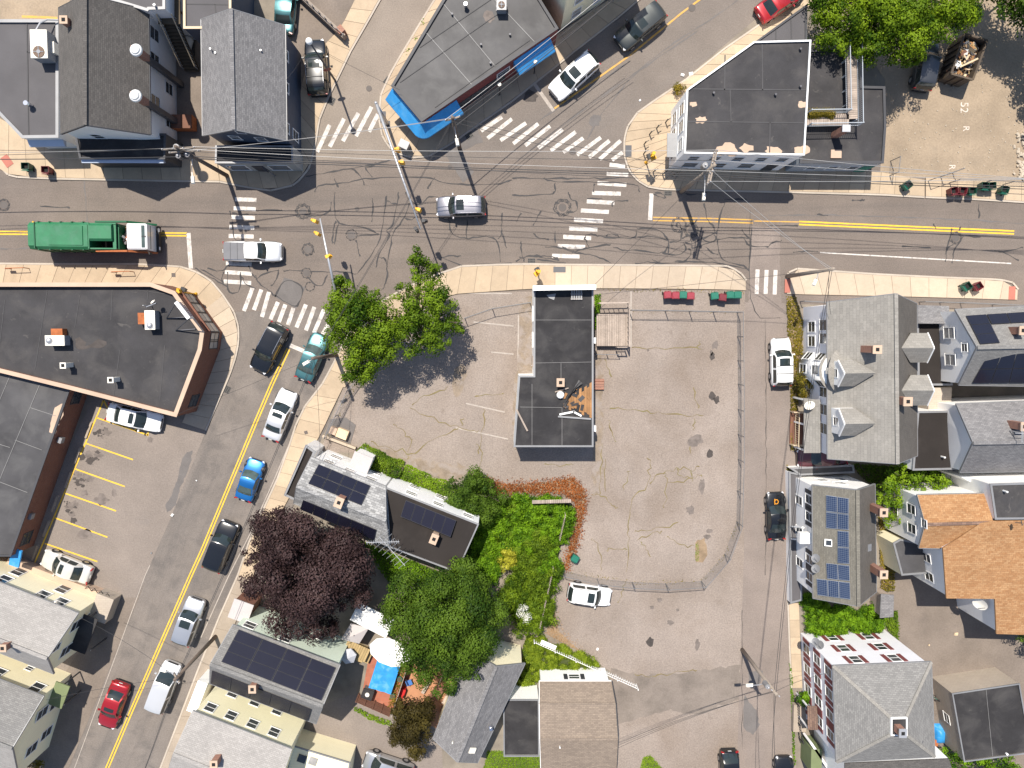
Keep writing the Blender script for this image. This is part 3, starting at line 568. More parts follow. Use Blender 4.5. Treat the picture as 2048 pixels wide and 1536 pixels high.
marking('crosswalk', 'white crosswalk bars between the brick corner and the leafy trees', [[(506, 574), (488, 622)], [(523, 579), (508, 620)], [(538, 584), (524, 634)], [(556, 604), (541, 639)], [(571, 609), (558, 644)], [(587, 616), (576, 650)], [(612, 609), (593, 655)], [(629, 614), (612, 661)], [(648, 619), (628, 666)], [(662, 640), (644, 671)], [(676, 655), (660, 677)]], .36, 'white_paint')
marking('crosswalk', 'three white bars across the mouth of the side street', [[(1515, 539), (1513, 588)], [(1533, 540), (1531, 588)], [(1551, 540), (1549, 589)]], .36, 'white_paint')
marking('stop_line', 'white stop line ahead of the green garbage truck', [[(377, 466), (382, 537)]], .38, 'white_paint')
marking('stop_line', 'worn white stop line ahead of the white building shadow', [[(1303, 387), (1300, 440)]], .38, 'white_paint')
marking('stop_line', 'white stop line at the nose of the teal sedan', [[(579, 690), (640, 716)]], .36, 'white_paint')
marking('stop_line', 'pale stop line ahead of the white crossover by the awnings', [[(1069, 168), (1107, 222)]], .30, 'faded_white')
def double(pts, off, wd):
    w = [XY(p) for p in PL(pts)]; out = []
    for s in (-1, 1):
        l = []
        for i, p in enumerate(w):
            t = (w[min(i + 1, len(w) - 1)] - w[max(i - 1, 0)]).normalized(); l.append(p + Vector((-t.y, t.x, 0)) * off * s)
        out.append(l)
    return out
def wmark(name, label, lines, wd, m, z=.024):
    root = thing(name, label, 'road marking', kind='structure')
    for l in lines: MB().strip(l, wd, z).build('stripe', M[m], root)
wmark('centre_line', 'double yellow line running down the diagonal street', double([(577, 698), (544, 768), (512, 843), (405, 1100), (382, 1150), (262, 1424), (200, 1570)], .12, .12), .12, 'yellow_paint')
wmark('centre_line', 'double yellow line under the green garbage truck', double([(-120, 465), (60, 466), (374, 469)], .12, .12), .13, 'yellow_paint')
wmark('centre_line', 'worn double yellow line by the tangled crack sealing', double([(1306, 438), (1420, 440), (1506, 443)], .14, .1), .11, 'orange_paint')
wmark('centre_line', 'bright double yellow line at the right of the main street', double([(1598, 446), (1800, 455), (2028, 465)], .13, .1), .14, 'yellow_paint')
wmark('centre_line', 'faint single yellow line joining the double lines', [PL([(1508, 442), (1598, 444)])], .10, 'orange_paint')
wmark('centre_line', 'faded yellow line beside the white crossover', [PL([(1109, 217), (1261, 110), (1362, 27), (1404, -4)])], .16, 'orange_paint')
wmark('edge_line', 'white edge line at the right of the main street', [PL([(1640, 505), (1760, 512), (2022, 527)])], .11, 'white_paint')
wmark('edge_line', 'thin faded white edge line beside the red sedan', [PL([(300, 1130), (290, 1152), (146, 1545)])], .07, 'faded_white')
wmark('edge_line', 'thin faded white edge line beside the solar house', [PL([(600, 838), (548, 960), (500, 1068), (455, 1157), (402, 1275)])], .09, 'faded_white')
wmark('stall_lines', 'yellow stall lines in the lot by the long brick wall', [PL(l) for l in zz(0, 768, [[(830, 130), (270, 1450)], [(775, 270), (1190, 410)], [(690, 475), (1065, 605)], [(605, 680), (1000, 820)], [(525, 875), (930, 1015)], [(440, 1070), (860, 1225)], [(360, 1275), (780, 1420)], [(830, 130), (860, 190)], [(880, 280), (890, 312)], [(985, 320), (993, 345)], [(1085, 355), (1092, 385)], [(1190, 380), (1178, 415)]])], .13, 'yellow_paint')
wmark('stall_lines', 'faded pale stall lines left of the boarded building', [PL(l) for l in zz(512, 384, [[(1690, 810), (2048, 812)], [(1740, 1040), (2060, 1072)], [(1880, 1280), (2060, 1297)]]) + zz(512, 768, [[(1680, 155), (1990, 225)], [(1600, 350), (2015, 440)]]) + [[(1037, 630), (1036, 742)]]], .12, 'faded_white')
wmark('stall_lines', 'faded tan line beside the wooden deck', [PL([(1262, 582), (1262, 694)])], .12, 'faded_white')
wmark('lot_line', 'worn orange line on the tan lot behind the shop', [PL([(44, 33), (115, 36)])], .2, 'orange_paint')
# ---- crack sealing, joints, patches, one painted shadow, manholes: all parts of the road they lie on
def jag(pts, step=.45, amp=.07):
    w = [XY(p) for p in PL(smooth_px(pts, 2))]; out = []
    for a, b in zip(w, w[1:]):
        n = max(1, int((b - a).length / step)); t = (b - a).normalized(); sd = Vector((-t.y, t.x, 0))
        for k in range(n): out.append(a.lerp(b, k / n) + (sd * rnd.gauss(0, amp) if (k or out) else Vector()))
    return out + [w[-1]]
def cracks(root, lines, m, wd=.09, z=.027, amp=.07, name='crack_seal'):
    for l in lines:
        p = jag(l, .45, amp); MB().strip(p, [wd * (.8 + .45 * math.sin(i * .9 + l[0][0])) * rnd.uniform(.6, 1.25) for i in range(len(p))], z + rnd.uniform(0, .003)).build(name, M[m], root)
def ringpx(x, y, r, n=18, ph=0): return [(x + r * math.cos(ph + k * 2 * math.pi / n), y + r * math.sin(ph + k * 2 * math.pi / n)) for k in range(n + 1)]
T = zz(512, 384, [[(630, 0), (625, 110), (640, 230), (690, 265), (870, 280), (985, 340)], [(1045, 30), (1010, 280), (990, 380), (930, 500), (805, 655)], [(640, 230), (620, 300), (610, 410)], [(660, 250), (630, 420)], [(1140, 0), (1130, 110), (1090, 280), (1030, 310), (1080, 345), (985, 490), (960, 605)], [(1225, 90), (1190, 210), (1080, 340), (1085, 410), (1045, 570), (1050, 690), (1015, 780)], [(0, 665), (20, 740), (115, 790), (150, 830), (320, 930), (350, 880), (395, 760), (230, 680), (150, 840)], [(220, 630), (350, 625), (560, 645), (690, 635), (800, 655)], [(380, 640), (470, 750), (540, 750), (570, 660)],
   [(1540, 220), (1560, 350), (1680, 370), (1830, 355), (1940, 375), (1955, 560)], [(1690, 220), (1680, 370)], [(1970, 165), (1960, 260), (1970, 330), (1940, 375)], [(1970, 330), (2005, 450)], [(1480, 520), (1650, 590)], [(1640, 510), (1480, 520)], [(1540, 635), (1700, 580), (2048, 570)], [(600, 80), (600, 155), (500, 195), (420, 190), (330, 160)], [(0, 145), (210, 145)], [(930, 50), (940, 120), (925, 240)], [(1050, 70), (1100, 95), (1135, 90)], [(810, 350), (985, 340)], [(800, 385), (830, 515)], [(1190, 210), (1240, 225), (1290, 190)], [(1200, 0), (1210, 60), (1330, 120), (1370, 30), (1460, 45)], [(180, 620), (170, 700), (120, 750)], [(0, 700), (60, 650), (180, 625)], [(980, 520), (1040, 535), (1050, 600)]])
T += zz(1024, 384, [[(0, 25), (310, 25), (345, 0)], [(450, 0), (475, 70), (520, 75), (520, 160), (450, 160)], [(35, 235), (75, 170)], [(230, 150), (170, 270)], [(170, 330), (200, 365), (295, 378)], [(345, 315), (345, 410)], [(265, 440), (400, 440), (480, 485), (570, 490), (690, 515), (795, 570)], [(480, 485), (620, 440), (790, 420)], [(400, 440), (470, 470), (580, 455), (620, 440)], [(580, 370), (600, 330), (680, 350), (720, 362), (870, 370), (990, 370), (1000, 310)], [(750, 355), (770, 335), (830, 335), (860, 365)], [(580, 370), (615, 435)],
   [(1000, 290), (1160, 297), (1220, 340), (1260, 400), (1230, 480), (1180, 490), (1000, 465), (890, 468), (810, 440)], [(1000, 360), (1130, 350), (1250, 385)], [(1260, 400), (1350, 400), (1360, 310)], [(1370, 400), (1400, 460), (1330, 505), (1200, 490)], [(1440, 450), (1600, 400), (1640, 380), (1655, 200), (1700, 90)], [(1490, 310), (1640, 330)], [(1535, 90), (1560, 230), (1620, 280), (1620, 350), (1640, 380)], [(1640, 380), (1655, 500), (1690, 550), (1850, 590), (1895, 630)], [(1300, 555), (1410, 550), (1440, 455), (1400, 455)], [(1550, 440), (1600, 490), (1650, 500)], [(985, 575), (1100, 555), (1200, 580), (1400, 555), (1550, 560), (1700, 575), (1890, 620)], [(1640, 380), (1760, 365), (1880, 365), (1915, 380)], [(1920, 220), (1910, 400), (1895, 630)], [(1840, 300), (1860, 340), (1910, 380)], [(1850, 370), (1900, 440), (2048, 440)], [(30, 555), (130, 505), (240, 510), (370, 530)], [(70, 390), (70, 480), (100, 555)], [(200, 540), (430, 570)], [(60, 525), (180, 510), (260, 530), (380, 545)],
   [(1360, 310), (1330, 230), (1310, 280), (1370, 290)], [(1385, 270), (1450, 260), (1480, 220)], [(1400, 330), (1440, 370), (1440, 450)], [(1360, 370), (1420, 340), (1480, 340)], [(1250, 385), (1255, 500)], [(1470, 300), (1530, 390), (1600, 400)], [(1380, 400), (1440, 420), (1530, 370), (1640, 320)], [(1120, 540), (1190, 575)], [(800, 120), (800, 75), (930, 70)], [(600, 55), (720, 52)], [(1130, 15), (1180, 40), (1240, 50), (1200, 10), (1140, 5)], [(1380, 15), (1500, 20), (1560, 5)], [(1700, 60), (1880, 58)]])
T += zz(1536, 384, [[(670, 65), (720, 68), (775, 65)], [(390, 180), (480, 190)], [(1470, 290), (1460, 340), (1430, 430), (1420, 560)], [(1470, 340), (1560, 355), (1700, 360)], [(1560, 355), (1490, 450), (1470, 570)], [(1480, 420), (1440, 440), (1415, 500)], [(1070, 435), (1180, 440), (1300, 450)], [(1810, 470), (1880, 480), (2040, 445)], [(1880, 480), (2005, 550)], [(200, 485), (280, 475), (400, 475)], [(1685, 100), (1685, 210)], [(0, 440), (40, 400), (110, 390)], [(0, 268), (240, 272)], [(1320, 255), (1340, 295)], [(1540, 275), (1525, 310)]])
T += zz(512, 0, [[(400, 1410), (880, 1330), (1080, 1280)], [(760, 1345), (830, 1390), (870, 1480)], [(870, 1340), (930, 1420)], [(470, 1536), (490, 1480), (680, 1470), (830, 1430), (1100, 1420), (1400, 1415), (1490, 1470), (1900, 1480), (2048, 1440)], [(630, 1430), (660, 1500)], [(1370, 1510), (1430, 1420)], [(0, 1500), (180, 1480), (330, 1440), (420, 1290)], [(880, 1340), (940, 1330), (960, 1300)]])
T += zz(1024, 0, [[(0, 1425), (240, 1425), (390, 1430), (980, 1425)], [(250, 1430), (345, 1460), (480, 1455), (1000, 1465), (1020, 1536)], [(345, 1460), (345, 1536)], [(660, 1470), (650, 1536)]])
T += zz(0, 384, [[(320, 110), (440, 120), (560, 125)], [(1560, 610), (1700, 690), (1820, 760)], [(1600, 610), (1690, 660), (1790, 720)], [(1660, 610), (1780, 640), (1830, 580)], [(1820, 640), (1820, 810), (1925, 810), (1925, 640)], [(1840, 150), (1860, 250), (1875, 390), (1935, 385)], [(1940, 680), (1960, 740), (2048, 770)], [(1790, 640), (1775, 700), (1790, 740)], [(1990, 590), (2010, 650), (2048, 690)], [(1860, 160), (1920, 190), (1990, 180)]])
cracks(main_road, T, 'tar', .125, amp=.03)
for x, y, r, k in ((606, 423, 11, 3), (1125, 415, 13, 3), (1358, 450, 13, 2), (1383, 461, 12, 2), (616, 499, 10, 2), (703, 470, 11, 1), (613, 546, 10, 1), (620, 573, 9, 1), (1911, 476, 10, 2), (8, 410, 10, 2)):
    cracks(main_road, [ringpx(x, y, r + 2.2 * j, 14, j) for j in range(k)], 'tar', .085, amp=.03)
cracks(main_road, zz(1536, 384, [[(0, 185), (640, 186), (1450, 215), (2048, 250)]]) + zz(0, 384, [[(0, 455), (120, 455), (240, 450)], [(675, -120), (690, 120), (700, 260)]]), 'patch', .12, z=.021, amp=.03, name='pavement_joint')
cracks(main_road, zz(1024, 0, [[(600, 1110), (700, 930), (900, 680)], [(900, 680), (1200, 400), (1650, 120), (1800, 0)], [(40, 1290), (500, 930), (960, 600), (1480, 250)], [(0, 1100), (420, 830), (900, 520)]]), 'patch', .14, z=.017, amp=.03, name='tyre_mark')
def cover_plate(root, px, r, m='iron', name='manhole'):
    o = MB().cyl(P(*px, .015), r, .016, 20).build(name, M[m], root); c = P(*px, .032)
    q = MB()
    for k in range(-2, 3): q.box((c.x, c.y + k * r * .3, .0325), (2 * math.sqrt(max(.01, r * r * .8 - (k * r * .3) ** 2)), r * .12, .006))
    q.build('tread', M['grate'], o)
for x, y, r in ((606, 423, .34), (1125, 415, .36), (1383, 461, .33), (616, 499, .36), (703, 470, .40), (613, 546, .34), (1911, 476, .36), (8, 410, .36), (1145, 303, .30), (1384, 16, .32), (738, 177, .26), (900, 333, .2), (714, 418, .2)): cover_plate(main_road, (x, y), r)
def grating(root, px, wd=.62, dp=.5, rz=0.0):
    c = P(*px, 0); o = MB().box((c.x, c.y, .022), (wd, dp, .02), rz).build('drain', M['bin_in'], root); q = MB(); m = Euler((0, 0, rz)).to_matrix()
    for k in range(6): q.bar(Vector((c.x, c.y, .036)) + m @ Vector((-wd / 2 + k * wd / 5, -dp / 2, 0)), Vector((c.x, c.y, .036)) + m @ Vector((-wd / 2 + k * wd / 5, dp / 2, 0)), .05, .012)
    for k in range(4): q.bar(Vector((c.x, c.y, .037)) + m @ Vector((-wd / 2, -dp / 2 + k * dp / 3, 0)), Vector((c.x, c.y, .037)) + m @ Vector((wd / 2, -dp / 2 + k * dp / 3, 0)), .05, .012)
    q.build('bars', M['grate'], o)
for x, y, a in ((775, 162, .9), (663, 202, 1.1), (1063, 523, 0), (1336, 385, 0), (454, 779, 1.1), (605, 828, 1.1), (527, 369, 0), (938, 271, .6)): grating(main_road, (x, y), rz=a)
def blob(root, px, r, m, name='stain', n=14, z=.030, sx=1.0, rough=.28):
    c = P(*px, z)
    MB().sheet([Vector((c.x + r * sx * math.cos(a) * k, c.y + r * math.sin(a) * k, 0)) for a, k in ((i * 2 * math.pi / n, 1 + rnd.uniform(-rough, rough)) for i in range(n))], z).build(name, M[m], root)
def bypoly(root, px, m, name='patch', z=.022): MB().sheet(PL(rough_px(px, 6, .9), z), z).build(name, M[m], root)
bypoly(main_road, [(569, 554), (611, 574), (592, 616), (549, 594)], 'patch')
bypoly(main_road, [(887, 303), (911, 288), (948, 345), (926, 366)], 'patch', z=.020)  # cast shadow painted on the road as a grey polygon, without its caster
bypoly(main_road, [(1502, 452), (1560, 455), (1562, 635), (1497, 634)], 'road_side', z=.0205)
blob(main_road, (1062, 192), .5, 'oil', z=.016, sx=1.2); blob(main_road, (937, 275), .9, 'patch', z=.016, sx=1.5); blob(main_road, (1190, 240), .5, 'patch', z=.016); blob(main_road, (316, 1423), .5, 'grease', z=.016, sx=1.4)
LOT = bpy.data.objects['corner_parking_lot']; LOTW = bpy.data.objects['striped_parking_lot']
WC = zz(1024, 768, [[(780, 200), (960, 205), (1100, 220), (1210, 235), (1390, 255), (1530, 250)], [(720, 490), (710, 700), (705, 880)], [(745, 600), (750, 860)], [(640, 885), (730, 885), (780, 950), (845, 995)], [(940, 700), (910, 790), (890, 850)], [(1080, 590), (1115, 620), (1090, 700), (1110, 800), (960, 890), (930, 1080), (925, 1220), (930, 1340), (915, 1500)], [(1110, 800), (1130, 740), (1220, 705), (1330, 670), (1440, 690), (1500, 660)], [(1220, 705), (1240, 790), (1215, 990)], [(1250, 790), (1440, 760), (1520, 740)], [(980, 1185), (1130, 1160), (1330, 1105)], [(1000, 1250), (1110, 1195), (1200, 1180)], [(1030, 1260), (1070, 1310), (1110, 1380)], [(1240, 1220), (1370, 1305), (1460, 1290)], [(640, 1235), (710, 1300), (710, 1490)], [(750, 1335), (820, 1315), (920, 1320)], [(1455, 25), (1460, 130), (1500, 190)], [(1450, 270), (1455, 370)], [(260, 640), (400, 655), (490, 640)], [(770, 290), (790, 380), (830, 460)], [(1430, 500), (1420, 560)], [(1330, 670), (1335, 740), (1440, 760)], [(1430, 690), (1440, 780)]])
WC += zz(1024, 384, [[(960, 1245), (1270, 1250), (1520, 1255)], [(740, 1340), (800, 1480)], [(1500, 1190), (1480, 1250)]])
WC += zz(512, 768, [[(1250, 170), (1350, 90), (1540, 20)], [(1230, 190), (1450, 290), (1620, 350), (1780, 370)], [(1270, 555), (1450, 430), (1620, 350)], [(1780, 690), (1820, 560), (1760, 480)], [(1100, 320), (1190, 380), (1250, 450)], [(920, 460), (1100, 520), (1280, 560)], [(1750, 100), (1980, 75)], [(1640, 330), (1660, 270)], [(1250, 440), (1210, 600)], [(1820, 200), (1810, 420), (1780, 560)]]) + zz(1024, 1152, [[(920, 30), (880, 120), (850, 215)], [(1130, 800), (1300, 770), (1480, 750)], [(980, 780), (1130, 800)]])
cracks(LOT, WC, 'weed_line', .085, z=.028, amp=.09, name='weedy_crack')
cracks(LOT, [[(1530, 640), (1533, 900), (1530, 1150)], [(1484, 1220), (1484, 1500)], [(1500, 420), (1497, 636), (1560, 636)]], 'tar', .06, z=.030, amp=.03)
for x, y, r, sx in ((1425, 792, .42, .7), (1433, 800, .36, .8), (1420, 907, .36, .8), (1418, 1062, .2, 1.4), (1414, 1074, .24, 1.3), (1423, 705, .25, .6), (1424, 712, .35, .7), (1319, 1200, .22, 1), (1304, 1215, .2, 1), (1355, 1220, .15, 1), (1300, 1283, .45, .7), (1296, 700, .12, 1)): blob(LOT, (x, y), r, 'oil' if r > .3 else 'grease', sx=sx)
for x, y, r, sx in ((1403, 972, .7, .35), (1381, 1020, .4, 1), (1341, 1245, .3, 1), (1390, 880, .5, 1.5), (1430, 690, .4, .7), (1395, 1290, .5, .5)): blob(LOT, (x, y), r, 'grease', sx=sx)
for x, y in ((208, 863), (187, 916), (163, 965), (140, 1015)):
    for k in range(16):
        blob(LOTW, (x + rnd.gauss(0, 8), y + rnd.gauss(0, 7)), rnd.choice((.07, .1, .14, .2, .28)), 'grease' if k % 2 else 'oil', z=.020 + k * .0006, sx=1.2, rough=.35)
for x, y, r, sx in ((147, 1040, .28, 1.1), (203, 1000, .5, 1.3), (228, 985, .32, .8), (170, 1068, .4, 1.6), (300, 880, .25, 1)): blob(LOTW, (x, y), r, 'grease' if r != .28 else 'oil', sx=sx, z=.024)
bypoly(LOTW, [(372, 905), (386, 900), (375, 945), (360, 975), (352, 1010), (335, 1025), (331, 1012), (345, 985), (356, 955), (362, 925)], 'patch', z=.023)
bypoly(LOT, [(1390, 1085), (1408, 1076), (1415, 1110), (1405, 1123), (1391, 1125)], 'straw', 'moss_patch', .027)
bypoly(LOT, [(908, 738), (925, 722), (935, 745), (928, 765), (925, 790), (910, 795), (903, 770)], 'lot_dirt', 'dirt_patch', .027)
bypoly(LOT, [(1060, 592), (1036, 600), (1040, 660), (1034, 740), (1028, 760), (1024, 850), (1036, 850), (1040, 752), (1068, 750), (1066, 592)], 'lot_dirt', 'dirt_strip', .026)
bypoly(LOT, [(1488, 1390), (1512, 1420), (1520, 1450), (1505, 1470), (1486, 1455)], 'patch', z=.024); bypoly(LOT, [(1496, 1345), (1525, 1340), (1522, 1365), (1500, 1378)], 'patch', z=.026)
bypoly(LOT, [(1222, 1338), (1282, 1350), (1300, 1362), (1300, 1400), (1232, 1420)], 'apron', z=.029)
for x, y, w_, h_, m, rz in ((766, 233, .5, .9, 'grey_pad', 0), (1257, 302, .55, 1.0, 'grey_pad', 0), (1119, 539, 1.1, .5, 'grey_pad', 0), (1575, 572, .5, 1.2, 'red_pad', 0), (2024, 586, .6, 1.2, 'red_pad', 0), (14, 322, .7, 1.0, 'red_pad', .6), (347, 550, .35, .35, 'iron', 0), (612, 865, .3, .3, 'iron', .3)):
    c = P(x, y, .13); o = props(MB().box((c.x, c.y, .13), (w_, h_, .022), rz).build('sidewalk_pad', M[m]), {766: 'grey square pad at the foot of the long signal arm', 1257: 'grey tactile pad on the rounded corner', 1119: 'grey tactile pad beside the boarded building', 1575: 'red tactile pad at the foot of the leaning pole', 2024: 'red tactile pad right of the tipped carts', 14: 'worn red tactile pad at the left edge', 347: 'small iron cover in the sidewalk near the brick corner', 612: 'small iron cover in the sidewalk near the blue car'}[x], 'ground', kind='structure')
# painted numbers in the dirt lot
def ground_text(s, px, size, rz, m, label, z=.024):
    cu = bpy.data.curves.new('painted_number', 'FONT'); cu.body = s; cu.size = size; cu.align_x = 'CENTER'; cu.align_y = 'CENTER'
    o = bpy.data.objects.new('painted_number', cu); C.objects.link(o); dg = bpy.context.evaluated_depsgraph_get(); me = bpy.data.meshes.new_from_object(o.evaluated_get(dg)); bpy.data.objects.remove(o)
    o = link_mesh('painted_number', me, M[m]); c = P(*px, z); o.location = c; o.rotation_euler = (0, 0, rz); return props(o, label, 'road marking', kind='structure')
ground_text('52', (1928, 215), 1.0, R(-90), 'text_w', 'white painted number 52 in the dirt lot')
ground_text('R', (1932, 257), .8, R(-90), 'text_w', 'white painted R in the middle of the dirt lot')
ground_text('R', (1904, 334), .8, R(-90), 'text_w', 'white painted R beside the swung gate')

# ================================================================ BUILDINGS
def Q(p):
    v = CAM_R.transposed() @ (Vector(p) - Vector((0, 0, ALT))); return (W_PX / 2 - F_PX * v.x / v.z, H_PX / 2 + F_PX * v.y / v.z)
def E(poly, px):                                            # the wall of poly nearest to a picture point, ordered so that its normal points out
    c = sum((XY(p) for p in poly), Vector()) / len(poly); best = None
    for i in range(len(poly)):
        a, b = XY(poly[i]), XY(poly[(i + 1) % len(poly)]); z = max(p.z for p in poly)
        m = (a + b) / 2; q = Q((m.x, m.y, z)); dd = (q[0] - px[0]) ** 2 + (q[1] - px[1]) ** 2
        if best is None or dd < best[0]: best = (dd, a, b)
    _, a, b = best; t = (b - a).normalized(); n = Vector((t.y, -t.x, 0))
    return (a, b) if n.dot((a + b) / 2 - c) > 0 else (b, a)
def PP(px, py, pl):                                         # picture point on a roof plane
    a, b, c = [Vector(x) for x in pl]; n = (b - a).cross(c - a); o = Vector((0, 0, ALT))
    v = CAM_R @ Vector(((px - W_PX / 2) / F_PX, (H_PX / 2 - py) / F_PX, -1.0)); return o + v * ((a - o).dot(n) / v.dot(n))
def solar(root, px4, pl, nu, nv, cell='solar', frame='solar_f', skip=(), lift=.12, gap=.028):
    a, b, c, d = [PP(x, y, pl) for x, y in px4]; S = roof_plane(a, b, c, d); nn = (b - a).cross(d - a).normalized()
    if nn.z < 0: nn = -nn
    for i in range(nu):
        for j in range(nv):
            if (i, j) in skip: continue
            q = [S(i / nu, j / nv), S((i + 1) / nu, j / nv), S((i + 1) / nu, (j + 1) / nv), S(i / nu, (j + 1) / nv)]
            ce = sum(q, Vector()) / 4; q = [p + (ce - p).normalized() * gap for p in q]
            if ((q[1] - q[0]).cross(q[3] - q[0])).z < 0: q.reverse()
            o = MB().add([p + nn * (lift - .05) for p in q] + [p + nn * lift for p in q], [(4, 5, 6, 7), (3, 2, 1, 0), (0, 1, 5, 4), (1, 2, 6, 5), (2, 3, 7, 6), (3, 0, 4, 7)]).build('solar_panel', M[frame], root)
            MB().add([p + (ce - p).normalized() * .04 + nn * (lift + .004) for p in q], [(0, 1, 2, 3)]).build('cells', M[cell], o)
def root_at(name, label, px, cat='house', h=0): c = P(px[0], px[1], h); return thing(name, label, cat, (c.x, c.y, 0))
def hvac(root, px, h, size, ht, fan=True, rz=0.0, top='unit', side='unit_side', dark=False):
    c = P(px[0], px[1], h + ht); o = MB().box((c.x, c.y, h + ht / 2 + .05), (size[0] * .97, size[1] * .97, ht - .1), rz).build('rooftop_unit', M[side], root)
    MB().box((c.x, c.y, h + ht), (size[0], size[1], .1), rz).build('lid', M[top], o)
    for k in range(3):
        m = Euler((0, 0, rz)).to_matrix() @ Vector((size[0] * .5 * (1 if k % 2 else -1), size[1] * (.25 - .25 * (k // 2)), 0)); MB().box((c.x + m.x, c.y + m.y, h + .03), (.12, .3, .1), rz).build('foot', M['steel_d'], o)
    if fan:
        m = Euler((0, 0, rz)).to_matrix() @ Vector((0, (-.28 if size[1] > size[0] else 0) * size[1], 0)) + Euler((0, 0, rz)).to_matrix() @ Vector(((-.28 if size[0] > size[1] else 0) * size[0], 0, 0))
        r = min(size) * .34; cx, cy, zt = c.x + m.x, c.y + m.y, h + ht + .05; MB().cyl((cx, cy, zt), r, .06, 18).build('fan_ring', M['fan' if dark else 'steel'], o)
        if dark: MB().cyl((cx, cy, zt + .06), r * .35, .04, 10).bar((cx - r * .9, cy, zt + .08), (cx + r * .9, cy, zt + .08), .05, .03).bar((cx, cy - r * .9, zt + .08), (cx, cy + r * .9, zt + .08), .05, .03).build('fan_guard', M['unit_side'], o)
        else: MB().tube([(cx, cy, zt + .06), (cx, cy, zt + .16), (cx, cy, zt + .22)], [r * .9, r * .65, r * .25], 16).build('dome', M['steel'], o, True)
def awning(root, A, B, z0, z1, out, m, name='awning', val=.22):
    A = XY(A); B = XY(B); t = (B - A).normalized(); n = Vector((t.y, -t.x, 0)); Z = Vector((0, 0, 1))
    a, b, c, d_ = A + Z * z0 + n * .02, B + Z * z0 + n * .02, B + n * out + Z * z1, A + n * out + Z * z1
    q = MB().add([a, b, c, d_, d_ - Z * val, c - Z * val, A + n * .02 + Z * (z1 - val), B + n * .02 + Z * (z1 - val)], [(0, 1, 2, 3), (3, 2, 5, 4), (0, 3, 4, 6), (1, 7, 5, 2)]); q.f = [tuple(reversed(f)) for f in q.f]
    return q.build(name, M[m], root)

# ---- flat roofed shop, top left
r = root_at('flat_roofed_shop', 'low grey flat roofed shop with a cream rooftop unit at the left edge', (60, 200), 'shop', 5)
p = flat(r, [(-90, 40), (117, 40), (117, 275), (45, 276), (0, 229), (-90, 140)], 3.7, 'stucco', 'membrane_l', par=.12, pt=.18, cop='trim_g')
seams(r, [((54, 42), (57, 274)), ((109, 42), (116, 270)), ((54, 104), (112, 108))], 3.6)
hvac(r, (78, 88), 3.6, (1.35, 2.25), 1.35, dark=True); c = P(104, 95, 4.3); MB().box((c.x, c.y, 4.0), (.45, .9, .8)).build('duct_box', M['unit'], r)
MB().tube([P(72, 60, 4.9), P(80, 46, 4.7), P(95, 39, 4.3), P(116, 40, 4.0)], .07, 8).build('conduit', M['steel'], r)
vent(r, (52, 206), 3.6, .18, .7, 'chrome', cap=True)
A, B = E(p, (80, 277)); awning(r, B.lerp(A, 1.0), B, 3.1, 2.8, .5, 'awn_lb', 'sign_fascia')
# ---- white gabled building with two capped chimneys
r = root_at('white_gabled_building', 'brown shingled white building with two silver capped chimneys', (230, 150), 'house', 6)
he, hr = 5.6, 8.8
wl = gable(r, [P(117, 15, he), P(121, 268, he), P(300, 269, he), P(296, 20, he)], P(170, -12, hr), P(170, 250, hr), 'sid_white', 'sh_brown', .2, trim='trim_k')
A, B = E(wl, (320, 140)); windows(r, A, B, (.30, .66, .88), (3.4,), .95, 1.5, shut=None); windows(r, A, B, (.2, .5), (.9,), .9, 1.3)
A, B = E(wl, (210, 262)); windows(r, A, B, (.3, .7), (3.6,), .8, 1.2)
for px in ((268, 97), (267, 189)):
    c = P(px[0], px[1], 8.6); MB().box((c.x, c.y, 3.3), (.42, .42, 6.6)).build('chimney', M['steel_d'], r); MB().box((c.x, c.y, 7.6), (.48, .48, 2.1)).build('flue_stack', M['brick_ch'], r); c = P(px[0], px[1], 9.3)
    MB().cyl((c.x, c.y, 8.6), .30, .35, 14).cyl((c.x, c.y, 8.95), .5, .16, 16, .40).cyl((c.x, c.y, 9.12), .36, .10, 16, .28).build('chimney_cap', M['trim'], r, True)
flat(r, [(150, 268), (332, 268), (330, 318), (160, 318)], 3.4, 'trim_k', 'membrane_k', par=.06, pt=.12, cop='trim_k')
c0, c1 = P(162, 313, 3.2), P(326, 314, 3.2); MB().box(((c0.x + c1.x) / 2, c0.y - .2, 3.0), ((c1.x - c0.x), .55, .4), rx=.25).build('shop_sign', M['awn_lb'], r)
chimney(r, (128, 40), 5.6, 7.6, .5, .5, 'brick_ch', pots=1)
# annex with light grey roof above it
r = root_at('back_annex', 'light grey flat roofed annex with small vent at the top edge', (240, -10), 'house', 6.5)
flat(r, [(172, -120), (330, -120), (330, 18), (298, 19), (296, 22), (172, -15)], 6.3, 'sid_white', 'membrane_l', par=.1, pt=.15); vent(r, (308, 9), 6.2, .1, .5)
